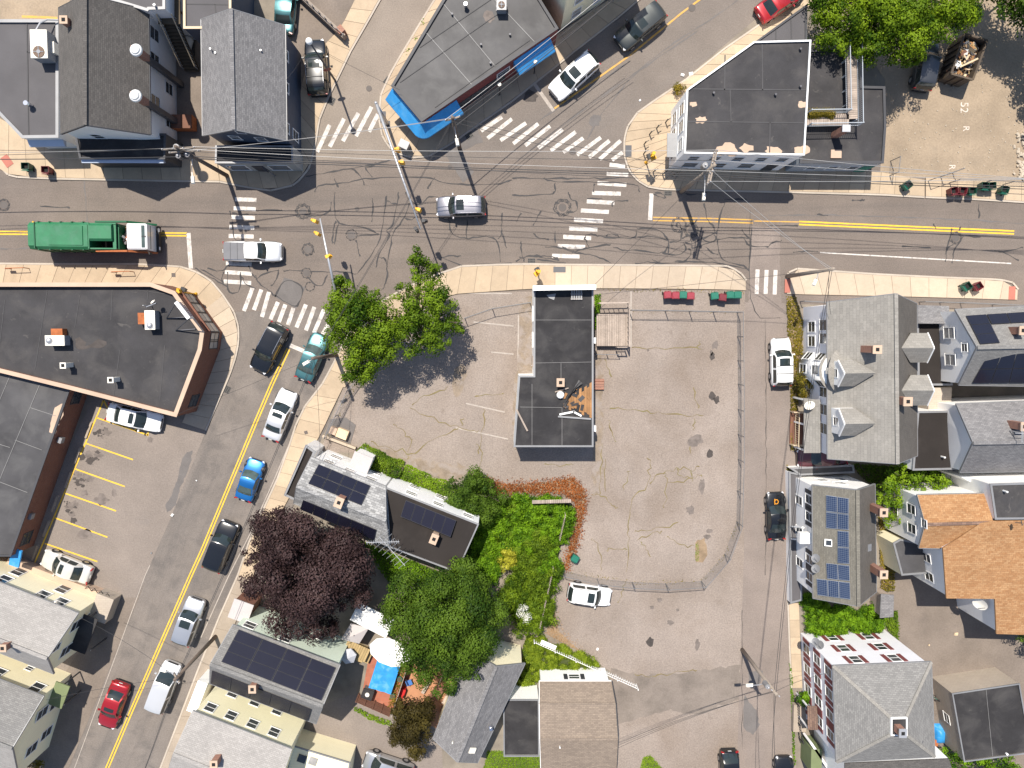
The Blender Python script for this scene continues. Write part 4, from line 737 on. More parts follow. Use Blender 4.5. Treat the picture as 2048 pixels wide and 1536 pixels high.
# ---- exterior staircase in the alley
r = thing('exterior_staircase', 'dark exterior staircase with tan handrail in the alley', 'staircase', P(360, 90, 0))
a0, a1 = P(338, 38, 4.6), P(384, 140, .3)
t = XY(a1 - a0).normalized(); sd = Vector((-t.y, t.x, 0))
for k in range(16):
    c = a0.lerp(a1, k / 15); MB().box((c.x, c.y, c.z), (.30, 1.15, .05), math.atan2(t.y, t.x)).build('tread', M['soil'], r)
for s in (-1, 1): MB().bar(a0 + sd * .6 * s, a1 + sd * .6 * s, .06, .25).build('stringer', M['soil'], r)
for s in (-1, 1):
    MB().bar(a0 + sd * .6 * s + Vector((0, 0, .95)), a1 + sd * .6 * s + Vector((0, 0, .95)), .08, .06).build('handrail', M['rail_t'], r)
    for k in range(0, 16, 1): c = a0.lerp(a1, k / 15) + sd * .6 * s; MB().bar(c, c + Vector((0, 0, .95)), .035, .035).build('baluster', M['rail_g'], r)
c = P(338, 20, 4.6); MB().box((c.x, c.y, 4.55), (1.8, 2.2, .12)).build('landing', M['soil'], r)
for dx in (-.8, .8): MB().box((c.x + dx, c.y, 2.25), (.12, .12, 4.5)).build('post', M['wood_b'], r)
# ---- navy house
r = root_at('navy_house', 'navy blue gabled house with grey shingle roof on the corner', (490, 160), 'house', 6)
he, hr = 5.6, 8.4
wl = gable(r, [P(402, 38, he), P(405, 271, he), P(573, 281, he), P(570, 50, he)], P(462, 17, hr), P(467, 259, hr), 'sid_navy', 'sh_grey', .25, trim='trim_g')
A, B = E(wl, (490, 285)); windows(r, A, B, (.32, .66), (4.0,), .75, 1.05); window(r, A, B, .5, 6.2, .6, .7)
A, B = E(wl, (585, 170)); windows(r, A, B, (.12,), (1.2, 4.0), .75, 1.6); windows(r, A, B, (.5, .8), (4.0,), .75, 1.3)
q = P(578, 245, 3); MB().box((q.x - .0, q.y, 3.2), (.08, .9, 2.2)).build('sign_board', M['awn_lb'], r)
for px in ((420, 97), (441, 76), (430, 105), (508, 97), (521, 100)): vent(r, px, 6.6, .07, .5, 'steel', 'vent_pipe')
flat(r, [(432, 292), (585, 292), (586, 326), (431, 326)], 3.3, 'sid_grey', 'membrane_k', par=.05, pt=.08, cop='trim_g')
flat(r, [(367, -90), (462, -90), (462, 57), (368, 57)], 5.6, 'sid_navy', 'membrane_l', par=.08, pt=.12, cop='rail_t'); seams(r, [((370, 8), (460, 9)), ((430, 9), (432, 30))], 5.52)
p = PL([(432, 292), (585, 292), (586, 326), (431, 326)], 3.3); A, B = E(p, (510, 328)); windows(r, A, B, (.2, .75), (.7,), 1.6, 1.6); door(r, A, B, .48)
# ---- shop with the blue awnings
r = root_at('awning_shop', 'grey flat roofed maroon shop with bright blue awnings', (950, 100), 'shop', 4)
p = flat(r, [(783, 172), (843, 243), (1116, 57), (1078, -5), (1060, -80), (935, -80), (887, -2)], 4.2, 'red_wall', 'membrane_g', par=.12, pt=.16, cop='trim_k')
seams(r, [((887, 8), (990, 132)), ((852, 65), (944, 170)), ((985, -5), (1070, 85))], 4.1, 'seam_l', .07); seams(r, [((840, 95), (1010, -20)), ((800, 165), (1000, 25)), ((870, 215), (1060, 80))], 4.1, 'seam', .05)
A = P(783, 172, 4.2); B = P(843, 243, 4.2); Cc = P(912, 196, 4.2); D1 = P(1027, 118, 4.2); D2 = P(1100, 68, 4.2)
awning(r, A, B, 3.7, 2.7, 1.0, 'awn_blue'); awning(r, B, Cc, 3.7, 2.7, 1.0, 'awn_blue'); awning(r, D1, D2, 3.7, 2.7, 1.0, 'awn_blue')
n1 = XY(B - A).normalized(); n1 = Vector((n1.y, -n1.x, 0)); n2 = XY(Cc - B).normalized(); n2 = Vector((n2.y, -n2.x, 0)); q = MB(); Bz = XY(B)
fan_ = [Bz + (n1.lerp(n2, k / 6)).normalized() * 1.0 for k in range(7)]
q.add([Bz + Vector((0, 0, 3.7))] + [f + Vector((0, 0, 2.7)) for f in fan_] + [f + Vector((0, 0, 2.48)) for f in fan_], [(0, k + 1, k + 2) for k in range(6)] + [(k + 1, k + 8, k + 9, k + 2) for k in range(6)]); q.build('awning_corner', M['awn_blue'], r)
hvac(r, (1003, 10), 4.1, (.8, .8), .9, top='trim_g', dark=True); vent(r, (931, 8), 4.1, .14, .6, 'chrome', cap=True)
for px in ((962, 88), (981, 125), (1020, 68), (904, 27)): vent(r, px, 4.1, .09, .25, 'steel_d', 'roof_drain')
blob(r, (977, 33), .45, 'grease', 'roof_patch', z=4.092)
A, B = E(p, (980, 150)); windows(r, A, B, (.3, .42, .55), (.7,), 1.6, 1.6, frame='trim_k'); window(r, A, B, .6, 2.2, 1.2, .9)
# ---- pale yellow house at the top
r = root_at('pale_yellow_house', 'pale yellow house wall with dark roof at the top edge', (1180, -20), 'house', 0)
p = flat(r, None, 8.6, 'sid_cream', 'membrane_k', poly=PL([(1121, 60), (1262, -34), (1180, -160), (1040, -66)], 0), par=.1)
A, B = E([v + Vector((0, 0, 0)) for v in PL([(1121, 60), (1262, -34), (1180, -160), (1040, -66)], 0)], (1190, 13)); windows(r, A, B, (.2, .5, .8), (1.0, 3.7, 6.2), .85, 1.4, pane='curtain')
# ---- white corner building
r = root_at('white_corner_building', 'white two storey building with dark patched flat roof', (1490, 200), 'building', 7)
p = flat(r, [(1369, 306), (1374, 180), (1508, 84), (1621, 81), (1608, 310)], 5.9, 'sid_white', 'membrane', par=.10, pt=.06, cop='trim')
seams(r, [((1375, 243), (1612, 246)), ((1385, 178), (1614, 180)), ((1450, 110), (1449, 180)), ((1524, 84), (1525, 180)), ((1460, 180), (1462, 244)), ((1540, 245), (1539, 305))], 5.8)
for px, rr in (((1455, 300), .5), ((1402, 240), .28), ((1492, 296), .35), ((1605, 209), .25), ((1604, 300), .35), ((1545, 302), .4), ((1387, 208), .2)): blob(r, px, rr, 'coping', 'bare_patch', z=5.803, sx=1.6)
A, B = E(p, (1360, 245)); windows(r, A, B, (.22, .5, .8), (.9, 3.6), .9, 1.5)
A, B = E(p, (1490, 320)); windows(r, A, B, (.12, .3, .5, .7, .88), (3.6,), .8, 1.2); windows(r, A, B, (.15, .4, .65), (1.0,), 1.2, 1.5); door(r, A, B, .88)
for px in ((1602, 97), (1602, 172), (1552, 188), (1428, 185)): vent(r, px, 5.8, .09, .3, 'steel_d')
flat(r, [(1508, 86), (1613, 10), (1613, 82)], 4.4, 'sid_white', 'membrane_l', par=.06, pt=.1, cop='trim_k'); seams(r, [((1552, 56), (1552, 82)), ((1582, 34), (1583, 82))], 4.35)
c = P(1345, 290, 3); MB().box((c.x, c.y, 2.9), (.9, 2.0, .12)).build('entry_canopy', M['trim_g'], r)
# ---- low annex with walkway
r = root_at('low_annex', 'low dark roofed annex behind the white corner building', (1700, 220), 'building', 4)
p = flat(r, [(1609, 100), (1724, 100), (1724, 173), (1769, 174), (1771, 255), (1766, 326), (1600, 326)], 3.4, 'sid_blue', 'membrane', par=.08, pt=.14, cop='trim_k')
chimney(r, (1692, 257), 3.3, 5.5, .55, .45, 'brick_ch', cap='steel', pots=0)
c = P(1672, 308, 3.4); MB().box((c.x, c.y, 3.4), (.9, .7, .12)).build('roof_hatch', M['coping'], r)
A, B = E(p, (1685, 335)); windows(r, A, B, (.25, .5, .75), (1.0,), .8, 1.2); door(r, A, B, .92, m='teal')
r = thing('roof_walkway', 'grey railed plank walkway bent around the low annex roof', 'walkway', P(1700, 170, 3.4))
pa, pb = P(1701, 90, 4.1), P(1704, 238, 4.1); pc, pd = P(1614, 239, 4.1), P(1698, 239, 4.1)
def planks(root, a, b, width, n, m, z=None, along=False, gap=.02, name='plank', th=.04):
    a = Vector(a); b = Vector(b); t = XY(b - a).normalized(); sd = Vector((-t.y, t.x, 0)); L = XY(b - a).length
    for k in range(n):
        if along: o = sd * (width * ((k + .5) / n - .5)); MB().bar(a + o, b + o, width / n - gap, th).build(name, M[m], root)
        else:
            c = a.lerp(b, (k + .5) / n); MB().bar(c - sd * width / 2, c + sd * width / 2, L / n - gap, th).build(name, M[m], root)
def railing(root, pts, h, m, n_per=.35, rail=.06, bal=.025, posts=True):
    pts = [Vector(p) for p in pts]; q = MB(); Z = Vector((0, 0, 1))
    for a, b in zip(pts, pts[1:]):
        MB().bar(a + Z * h, b + Z * h, rail, rail * .8).build('handrail', M[m], root); q.bar(a + Z * .12, b + Z * .12, rail * .6, rail * .6)
        n = max(1, int((b - a).length / n_per))
        for k in range(1, n): c = a.lerp(b, k / n); q.bar(c + Z * .12, c + Z * h, bal, bal)
    q.build('balusters', M[m], root)
    if posts:
        for a in pts: MB().bar(a, a + Z * (h + .08), .09, .09).build('post', M[m], root)
planks(r, pa, pb, .95, 34, 'wood'); planks(r, pc, pd, .95, 18, 'wood')
t = Vector((0, 1, 0)); o = Vector((.5, 0, 0))
railing(r, [pa - o, P(1692, 225, 4.1), P(1614, 226, 4.1)], 1.0, 'rail_g', .16); railing(r, [pa + o, pb + o - Vector((0, .55, 0)), P(1614, 253, 4.1)], 1.0, 'rail_g', .16)
for k in range(6):
    c = pa.lerp(pb, k / 5)
    for dx in (-.4, .4): MB().box((c.x + dx, c.y, 3.7), (.1, .1, .75)).build('support', M['rail_g'], r)
# ---- boarded building in the middle
r = root_at('boarded_building', 'abandoned one storey building with black torn roof in the middle', (1110, 730), 'building', 4)
p = flat(r, [(1068, 572), (1186, 570), (1186, 893), (1028, 893), (1038, 752), (1068, 752)], 4.0, 'stucco', 'membrane_k', par=.04, pt=.08, cop='trim_g')
a, b = P(1066, 574, 4.05), P(1188, 572, 4.05); MB().prism([XY(a), XY(b), XY(b) + Vector((0, -.3, 0)), XY(a) + Vector((0, -.3, 0))], 3.9, 5.0).build('front_parapet', M['stucco'], r)
MB().prism([XY(a) + Vector((-.05, .05, 0)), XY(b) + Vector((.05, .05, 0)), XY(b) + Vector((.05, -.36, 0)), XY(a) + Vector((-.05, -.36, 0))], 5.0, 5.08).build('parapet_coping', M['trim'], r)
seams(r, [((1069, 726), (1183, 724)), ((1122, 726), (1122, 758)), ((1064, 768), (1064, 890)), ((1124, 815), (1124, 891)), ((1040, 814), (1124, 815)), ((1069, 640), (1183, 640))], 3.965, 'seam_l', .03)
Z4 = 4.0
for k in range(11):
    x0 = 1127 + k * 5.2; x1 = x0 + 4.9
    top = 809 - 44 * ((x0 - 1127) / 57) ** .8 + rnd.uniform(-5, 7); bot = 813 + 20 * ((x0 - 1127) / 57) + rnd.uniform(-6, 5)
    MB().slab([P(x0, top, Z4), P(x1, top - 3, Z4), P(x1, bot + 2, Z4), P(x0, bot, Z4)], .03).build('sheathing_board', M['wood_o'], r)
q = MB(); N = 9; vs = []                                       # the torn membrane folded back
for i in range(N):
    for j in range(N):
        u, v = i / (N - 1), j / (N - 1); a = Vector((1126, 812, 0)).lerp(Vector((1166, 768, 0)), u); bb = Vector((1128, 806, 0)).lerp(Vector((1158, 760, 0)), u); w_ = a.lerp(bb, v); wob = math.sin(u * 3.14) * 1
        pt = P(w_.x + (v - .3) * -9 * wob + rnd.uniform(-1, 1), w_.y + (v - .5) * 20 * wob + rnd.uniform(-1, 1), 4.08 + .28 * wob * abs(math.sin(v * 5 + u * 4)) + rnd.uniform(0, .08)); vs.append(pt)
q.add(vs, [(i * N + j, (i + 1) * N + j, (i + 1) * N + j + 1, i * N + j + 1) for i in range(N - 1) for j in range(N - 1)]); q.build('torn_membrane', M['membrane_g'], r)
for k in range(16): c = P(1128 + rnd.random() * 54, 770 + rnd.random() * 62, 4.05); MB().box((c.x, c.y, 4.03 + k * .004), (rnd.uniform(.15, .7), rnd.uniform(.1, .4), .02), rnd.uniform(0, 3), rnd.uniform(-.1, .1)).build('torn_scrap', M[rnd.choice(('membrane_k', 'membrane_g', 'membrane', 'wood_o'))], r)
for a, b, wd, m in (((1119, 829), (1149, 823), .16, 'trim'), ((1146, 823), (1163, 832), .16, 'trim'), ((1116, 833), (1182, 838), .14, 'trim_g'), ((1110, 784), (1137, 776), .1, 'wood'), ((1033, 819), (1055, 862), .14, 'wood')): MB().bar(P(*a, 4.1), P(*b, 4.1), wd, .06).build('loose_board', M[m], r)
chimney(r, (1121, 765), 3.95, 4.7, .55, .6, 'coping', pots=1); vent(r, (1121, 790), 3.96, .22, .35, 'trim', 'roof_fan', cap=True)
MB().sheet([P(1093, 590, 4.02), P(1112, 587, 4.02), P(1108, 600, 4.02), P(1098, 596, 4.02)]).build('loose_scrap', M['trim_g'], r)
A, B = E(p, (1189, 730)); c = P(1189, 681, 3.2); MB().box((c.x - .05, c.y, 2.9), (.35, .5, .7)).build('wall_box', M['trim'], r); c = P(1189, 857, 2.5); MB().box((c.x - .05, c.y, 2.3), (.35, .5, .7)).build('wall_box', M['trim'], r)
A, B = E(p, (1062, 660)); windows(r, A, B, (.3, .6), (1.2,), 1.2, 1.2, pane='curtain'); door(r, A, B, .85, m='wood')
c0 = P(1153, 588, 4.0); r2 = thing('wooden_pallet', 'grey wooden pallet on the boarded building roof', 'pallet', (c0.x, c0.y, 4.0))
for k in range(5): MB().box((c0.x - .4 + k * .2, c0.y, 4.12), (.13, 1.0, .025)).build('slat', M['trim_g'], r2)
for k in range(3): MB().box((c0.x, c0.y - .42 + k * .42, 4.06), (1.0, .1, .09)).build('runner', M['wood'], r2)
# ---- brick storefront, left
r = root_at('brick_storefront', 'red brick flat roofed storefront with tan coping on the left corner', (200, 680), 'building', 5.5)
p = flat(r, [(-90, 566), (302, 566), (350, 583), (408, 664), (403, 700), (353, 833), (139, 778), (-90, 722)], 4.3, 'brick', 'membrane', par=.45, pt=.28, cop='coping')
seams(r, [((225, 577), (222, 640)), ((297, 572), (295, 600)), ((95, 580), (70, 740)), ((235, 575), (350, 590)), ((330, 690), (320, 800)), ((240, 700), (225, 810)), ((10, 600), (-5, 730)), ((160, 590), (150, 655))], 3.85, 'seam', .05)
A, B = E(p, (385, 622)); windows(r, A, B, (.14, .38, .62, .86), (1.0,), 1.0, 1.7, frame='trim_k', pane='curtain'); MB().bar(XY(A) + Vector((0, 0, 3.3)) + Vector((.1, .05, 0)), XY(B) + Vector((0, 0, 3.3)) + Vector((.1, .05, 0)), .16, .2).build('string_course', M['brick'], r)
A, B = E(p, (410, 682)); windows(r, A, B, (.3, .7), (1.0,), .7, 1.7, frame='trim_k', pane='curtain')
A, B = E(p, (380, 770)); windows(r, A, B, (.2,), (1.0,), 1.0, 1.5, frame='trim_k')
for px, rz in (((300, 640), 0), ):
    hvac(r, px, 3.85, (.85, 1.6), .95)
hvac(r, (110, 681), 3.85, (1.6, .85), .95)
for px in ((284, 637), (114, 665)): c = P(*px, 4.5); MB().box((c.x, c.y, 4.2), (.65 if px[0] > 200 else .95, .95 if px[0] > 200 else .65, .7)).build('rusted_cowl', M['rust'], r)
for px in ((127, 731), (222, 760)): chimney(r, px, 3.8, 5.0, .38, .38, 'unit', pots=1, cap='unit')
bypoly(r, [(151, 677), (160, 673), (172, 684), (170, 690), (185, 688), (197, 679), (212, 682), (214, 690), (200, 696), (178, 697), (165, 700), (152, 698)], 'oil', 'puddle_stain', 3.856)
r2 = thing('rooftop_antenna', 'small antenna with a dish on the brick storefront roof', 'antenna', P(303, 610, 3.85))
MB().cyl(P(304, 612, 3.85), .035, 1.6, 8).bar(P(292, 614, 5.0), P(312, 606, 5.3), .05, .05).build('mast', M['steel'], r2); dish(r2, (306, 604), 5.2, .22)
r2 = thing('roof_billboard', 'white edged billboard with plum lettering leaning on the brick storefront roof', 'sign', P(370, 620, 3.85))
ta, tb, ba, bb = P(352, 604, 6.7), P(378, 637, 6.7), P(362, 604, 4.8), P(388, 636, 4.8); n = (tb - ta).cross(ba - ta).normalized()
MB().add([ta, tb, bb, ba, ta - n * .12, tb - n * .12, bb - n * .12, ba - n * .12], [(0, 1, 2, 3), (7, 6, 5, 4), (0, 4, 5, 1), (1, 5, 6, 2), (2, 6, 7, 3), (3, 7, 4, 0)]).build('board', M['trim'], r2)
MB().bar(ta, tb, .3, .16).build('top_cap', M['trim'], r2)
nz = n if n.x > 0 else -n
for k in range(9): a = ta.lerp(tb, .08 + k * .097); b = ba.lerp(bb, .08 + k * .097); w1 = tb - ta; MB().add([a.lerp(b, .25) + nz * .135, a.lerp(b, .25) + w1 * .06 + nz * .135, a.lerp(b, .55) + w1 * .06 + nz * .135, a.lerp(b, .55) + nz * .135], [(0, 1, 2, 3)]).build('letter', M['text'], r2)
for k in range(12): a = ta.lerp(tb, .08 + k * .072); b = ba.lerp(bb, .08 + k * .072); w1 = tb - ta; MB().add([a.lerp(b, .65) + nz * .135, a.lerp(b, .65) + w1 * .045 + nz * .135, a.lerp(b, .85) + w1 * .045 + nz * .135, a.lerp(b, .85) + nz * .135], [(0, 1, 2, 3)]).build('letter', M['text'], r2)
for a, b in (((333, 637), ta), ((351, 661), tb)): MB().bar(P(*a, 3.9), b, .08, .08).bar(P(*a, 3.9), P(a[0] + 40, a[1] - 3, 3.95), .08, .08).build('brace', M['steel_d'], r2)
# long rear wing with brick wall over the yellow stalls
r = root_at('brick_rear_wing', 'long brick wing with grey flat roof beside the yellow stalls', (50, 930), 'building', 5)
p = flat(r, [(-110, 716), (0, 744), (139, 781), (22, 1112), (-110, 1112)], 3.2, 'brick', 'membrane_g', par=.06, pt=.12, cop='trim_k')
seams(r, [((80, 768), (-20, 1005)), ((20, 752), (-80, 985)), ((30, 880), (84, 900)), ((-10, 960), (55, 985)), ((60, 815), (112, 832)), ((-60, 870), (20, 895))], 3.15, 'seam_l', .04)
A, B = E(p, (85, 950)); windows(r, A, B, (.08, .95), (1.1,), 1.1, 1.2, frame='trim_k')
bypoly(r, [(110, 815), (130, 806), (125, 830), (110, 868), (98, 865), (105, 835)], 'coping', 'bare_patch', 3.155)
for px in ((112, 878), (52, 1030)): c = P(px[0] + 10, px[1] + 2, 2.4); MB().box((c.x, c.y, 2.4), (.35, .5, .5), R(-20)).build('wall_light', M['trim_g'], r)
c = P(30, 1116, 2.5); MB().box((c.x, c.y, 2.4), (.9, 1.7, .18), R(-20), rx=.2).build('entry_canopy', M['awn_blue'], r)

# ---- two cream houses, lower left
r = root_at('cream_house', 'cream sided house with pale shingle roof beside the striped lot', (60, 1250)); he, hr = 4.7, 7.3
wl = gable(r, [P(156, 1227, he), P(-120, 1118, he), P(-170, 1240, he), P(107, 1348, he)], P(94, 1317, hr), P(-185, 1208, hr), 'sid_cream', 'sh_pale', .25, trim='trim_g')
A, B = E(wl, (20, 1165)); windows(r, A, B, (.16, .3, .6), (2.9,), .85, 1.4); windows(r, A, B, (.25, .6), (.8,), .85, 1.4)
A, B = E(wl, (140, 1290)); windows(r, A, B, (.25, .72), (2.7,), .9, 1.5, frame='trim'); windows(r, A, B, (.3, .7), (.7,), .9, 1.5); window(r, A, B, .5, 5.2, .6, .9)
chimney(r, (6, 1296), 5, 7.9, .5, .5)
c = P(205, 1215, 1.2); MB().box((c.x, c.y, .75), (1.6, 2.4, 1.5), R(-22)).build('entry_stoop', M['block'], r)
c = P(168, 1268, 2.7); MB().box((c.x, c.y, 2.7), (1.4, 3.4, .12), R(-22)).build('porch_roof', M['membrane_k'], r)
for dx, dy in ((.5, 1.5), (.5, -1.5)): MB().box((c.x + dx, c.y + dy, 1.35), (.12, .12, 2.7), R(-22)).build('porch_post', M['trim_k'], r)
r = root_at('grey_gabled_house', 'grey gabled house with brown shingles at the lower left corner', (40, 1440)); he, hr = 4.7, 7.3
wl = gable(r, [P(87, 1393, he), P(-150, 1302, he), P(-215, 1470, he), P(37, 1560, he)], P(24, 1497, hr), P(-225, 1400, hr), 'sid_cream', 'sh_light', .25, roof2='sh_pale')
A, B = E(wl, (0, 1355)); windows(r, A, B, (.1, .45), (2.9,), .85, 1.4); window(r, A, B, .3, 1.2, .5, .6)
A, B = E(wl, (70, 1470)); windows(r, A, B, (.25, .72), (2.7,), .9, 1.5); windows(r, A, B, (.3, .7), (.7,), .9, 1.5)
c = P(118, 1390, 2.7); MB().box((c.x, c.y, 2.7), (1.3, 2.2, .12), R(-22)).build('porch_roof', M['lime'], r)
for dy in (-.9, .9): MB().box((c.x + .4, c.y + dy, 1.35), (.1, .1, 2.7)).build('porch_post', M['trim_k'], r)
# ---- small solar house in the middle left
r = root_at('white_solar_house', 'white house with grey shingles and black roof panels beside the hedge', (750, 1020)); he, hr = 5.7, 7.4
cs = [P(622, 914, he), P(771, 973, he), P(779, 1094, he), P(587, 1006, he)]; r0, r1 = P(593, 972, hr), P(772, 1040, hr)
wl = gable(r, cs, r0, r1, 'sid_white', 'sh_blend', .2)
A, B = E(wl, (700, 940)); windows(r, A, B, (.22, .52, .82), (1.0, 3.7), .8, 1.2, pane='curtain')
A, B = E(wl, (600, 965)); windows(r, A, B, (.3, .7), (4.0,), .8, 1.3)
solar(r, [(637, 929), (741, 972), (723, 1012), (616, 968)], (cs[0], cs[1], r0), 4, 2); solar(r, [(607, 998), (754, 1058), (749, 1079), (601, 1017)], (cs[2], cs[3], r1), 6, 1)
chimney(r, (678, 1005), 6.7, 8.2, .55, .75, 'brick_ch', rz=R(-22))
p = flat(r, [(772, 975), (957, 1048), (914, 1144), (780, 1094)], 5.6, 'sid_white', 'membrane_b', par=.03, pt=.05, cop='trim_g')
A, B = E(p, (865, 1000)); windows(r, A, B, (.12, .45, .75), (1.0, 3.7), .8, 1.2, pane='curtain')
solar(r, [(812, 999), (913, 1040), (901, 1074), (801, 1033)], (P(800, 990, 5.7), P(910, 1040, 5.7), P(800, 1030, 5.85)), 5, 1, lift=.2)
chimney(r, (868, 1078), 5.5, 6.6, .5, .75, 'coping', rz=R(-22))
p = flat(r, [(612, 890), (630, 903), (592, 1001), (569, 990)], 3.4, 'sid_white', 'membrane_b', par=.12, pt=.12, cop='trim_g')
c = P(722, 925, 3.4); MB().box((c.x, c.y, 1.7), (1.5, 1.3, 3.4), R(-22)).build('bay', M['sid_white'], r); MB().box((c.x, c.y, 3.45), (1.7, 1.5, .1), R(-22)).build('bay_roof', M['canvas_g'], r)
a, b = P(648, 905, 3.2), P(625, 925, 5.0)
for k in range(3): MB().tube([P(640 + k * 6, 898 + k * 4, 6.0), P(632 + k * 6, 915 + k * 3, 5.6)], .03, 5).build('conduit', M['steel'], r)
r2 = thing('roof_antenna', 'tall television antenna with long toothed booms on the small solar house', 'antenna', P(777, 1062, 6.8))
b0 = P(777, 1064, 6.7); MB().tube([b0, b0 + Vector((0, 0, 3.2))], .03, 6).build('mast', M['steel'], r2); tp = b0 + Vector((0, 0, 3.0))
dd = Vector((1, .02, 0)); MB().tube([tp - dd * 1.3, tp + dd * 1.3], .03, 6).build('boom', M['steel'], r2)
for k in range(15): c = tp + dd * (-1.25 + k * .178); MB().tube([c - Vector((-.03, .16, 0)), c + Vector((-.03, .16, 0))], .016, 4).build('element', M['steel'], r2)
d2 = Vector((.62, -.72, 0)).normalized(); t2 = b0 + Vector((-.2, -.5, 1.2)); MB().tube([t2 - d2 * .6, t2 + d2 * 2.6], .03, 6).build('boom', M['steel'], r2); n2 = Vector((d2.y, -d2.x, 0))
for k in range(8): c = t2 + d2 * (-.5 + k * .42); MB().tube([c - n2 * (1.0 - .06 * k), c + n2 * (1.0 - .06 * k)], .014, 4).build('element', M['steel'], r2)
# ---- mint solar house
r = root_at('mint_solar_house', 'mint sided house covered with black solar panels', (550, 1340)); he, hr = 5.6, 7.7
cs = [P(465, 1250, he), P(680, 1331, he), P(632, 1448, he), P(419, 1367, he)]; r0, r1 = P(420, 1328, hr), P(646, 1412, hr)
wl = gable(r, cs, r0, r1, 'sid_mint', 'sh_light', .2)
A, B = E(wl, (580, 1285)); windows(r, A, B, (.55, .90), (3.6,), .9, 1.1); windows(r, A, B, (.3, .6), (.9,), .9, 1.2)
A, B = E(wl, (435, 1310)); windows(r, A, B, (.3, .7), (1.0, 3.6), .8, 1.3)
solar(r, [(477, 1259), (672, 1336), (643, 1402), (442, 1324)], (cs[0], cs[1], r0), 4, 3); solar(r, [(425, 1339), (624, 1417), (617, 1440), (422, 1365)], (cs[2], cs[3], r1), 5, 1)
chimney(r, (505, 1378), 6.6, 8.2, .5, .55)
c = P(482, 1222, 3.0); MB().box((c.x, c.y, 1.5), (1.6, 1.6, 3.0), R(-21)).build('side_entry', M['brick'], r); MB().box((c.x, c.y, 3.03), (1.8, 1.8, .1), R(-21)).build('entry_roof', M['canvas_g'], r)
# ---- cream house below it
r = root_at('long_cream_house', 'cream house with tan grey roof at the bottom edge by the driveway', (470, 1500)); he, hr = 6.4, 7.6
wl = gable(r, [P(385, 1422, he), P(583, 1499, he), P(535, 1640, he), P(330, 1560, he)], P(346, 1508, hr), P(552, 1590, hr), 'sid_cream', 'sh_pale', .15, trim='trim_g')
A, B = E(wl, (490, 1455)); windows(r, A, B, (.22, .45, .68, .9), (4.2,), .8, 1.2); windows(r, A, B, (.3, .55, .8), (1.0,), .8, 1.2)
chimney(r, (428, 1528), 6, 8.2, .5, .5); c = P(402, 1385, 1.5); MB().box((c.x, c.y, 1.2), (.9, 3.0, 2.4), R(-22)).build('bay', M['sid_white'], r)
r = root_at('cream_rear_wing', 'cream rear wing with a dark window beside the small carts', (600, 1520))
p = flat(r, [(585, 1490), (610, 1498), (700, 1525), (690, 1600), (560, 1600)], 2.9, 'sid_cream', 'sid_cream', par=.02, pt=.06); c = P(604, 1517, 2.9); MB().box((c.x, c.y, 2.95), (.75, .7, .06), R(-20)).build('skylight', M['pane'], r); c = P(626, 1522, 2.9); MB().box((c.x, c.y, 2.95), (.7, .7, .06), R(-20)).build('skylight', M['curtain'], r)
# ---- grey shingled cottage bottom middle
r = root_at('grey_cottage', 'low cottage with grey shingle roof under the round green tree', (960, 1430)); he, hr = 4.2, 5.9
wl = gable(r, [P(935, 1300, he), P(866, 1478, he), P(955, 1526, he), P(1050, 1327, he)], P(992, 1333, hr), P(914, 1524, hr), 'sid_cream', 'sh_grey', .2)
A, B = E(wl, (905, 1500)); windows(r, A, B, (.5,), (1.2,), 1.0, 1.2); A, B = E(wl, (1035, 1330)); windows(r, A, B, (.75,), (1.6,), .8, 1.0)
c = PP(945, 1500, (P(955, 1526, he), P(1050, 1327, he), P(914, 1524, hr))); MB().box((c.x, c.y, c.z + .08), (.6, .5, .12), R(-20), ry=.5).build('skylight', M['unit'], r)
vent(r, (982, 1459), 4.7, .14, .35, 'chrome'); vent(r, (980, 1455), 4.7, .1, .3, 'chrome'); vent(r, (905, 1486), 5.0, .07, .5, 'unit')
# ---- tan garage
r = root_at('tan_garage', 'tan shingled white garage below the picket fence', (1155, 1440), 'garage')
prof = [(1363, 3.2, 1079, 1223), (1408, 4.7, 1079, 1231), (1478, 5.5, 1080, 1236), (1540, 4.7, 1082, 1233), (1575, 3.2, 1083, 1228)]
L = [P(a, y, h) for y, h, a, b in prof]; Rr = [P(b, y, h) for y, h, a, b in prof]
q = MB()
for k in range(4): q.slab([L[k], Rr[k], Rr[k + 1], L[k + 1]], .12)
q.build('roof', M['sh_tan'], r)
for k in (1, 2): MB().bar(L[k] + Vector((0, 0, .01)), Rr[k] + Vector((0, 0, .01)), .2, .04).build('ridge_cap', M['sh_tan'], r)
lw = [p + Vector((.15, 0, -.14)) for p in L]; rw = [p + Vector((-.15, 0, -.14)) for p in Rr]; lw[0].y -= .2; rw[0].y -= .2
g = lambda p: Vector((p.x, p.y, 0))
MB().add([g(lw[0]), g(rw[0]), rw[0], lw[0]], [(3, 2, 1, 0)]).add([g(lw[0])] + lw + [g(lw[-1])], [tuple(range(7))]).add([g(rw[0])] + rw + [g(rw[-1])], [tuple(range(6, -1, -1))]).build('wall', M['sid_white'], r)
MB().bar(L[0] - Vector((0, 0, .1)), Rr[0] - Vector((0, 0, .1)), .1, .14).build('gutter', M['trim'], r)
for k in range(4): MB().bar(Rr[k] + Vector((.03, 0, -.06)), Rr[k + 1] + Vector((.03, 0, -.06)), .05, .2).build('barge_board', M['trim_k'], r); MB().bar(L[k] + Vector((-.03, 0, -.06)), L[k + 1] + Vector((-.03, 0, -.06)), .05, .2).build('barge_board', M['trim'], r)
A, B = g(rw[0]), g(lw[0]); window(r, A, B, .5, 1.4, .9, .9, shut='shut_k'); vent(r, (1120, 1496), 5.2, .06, .4, 'trim')
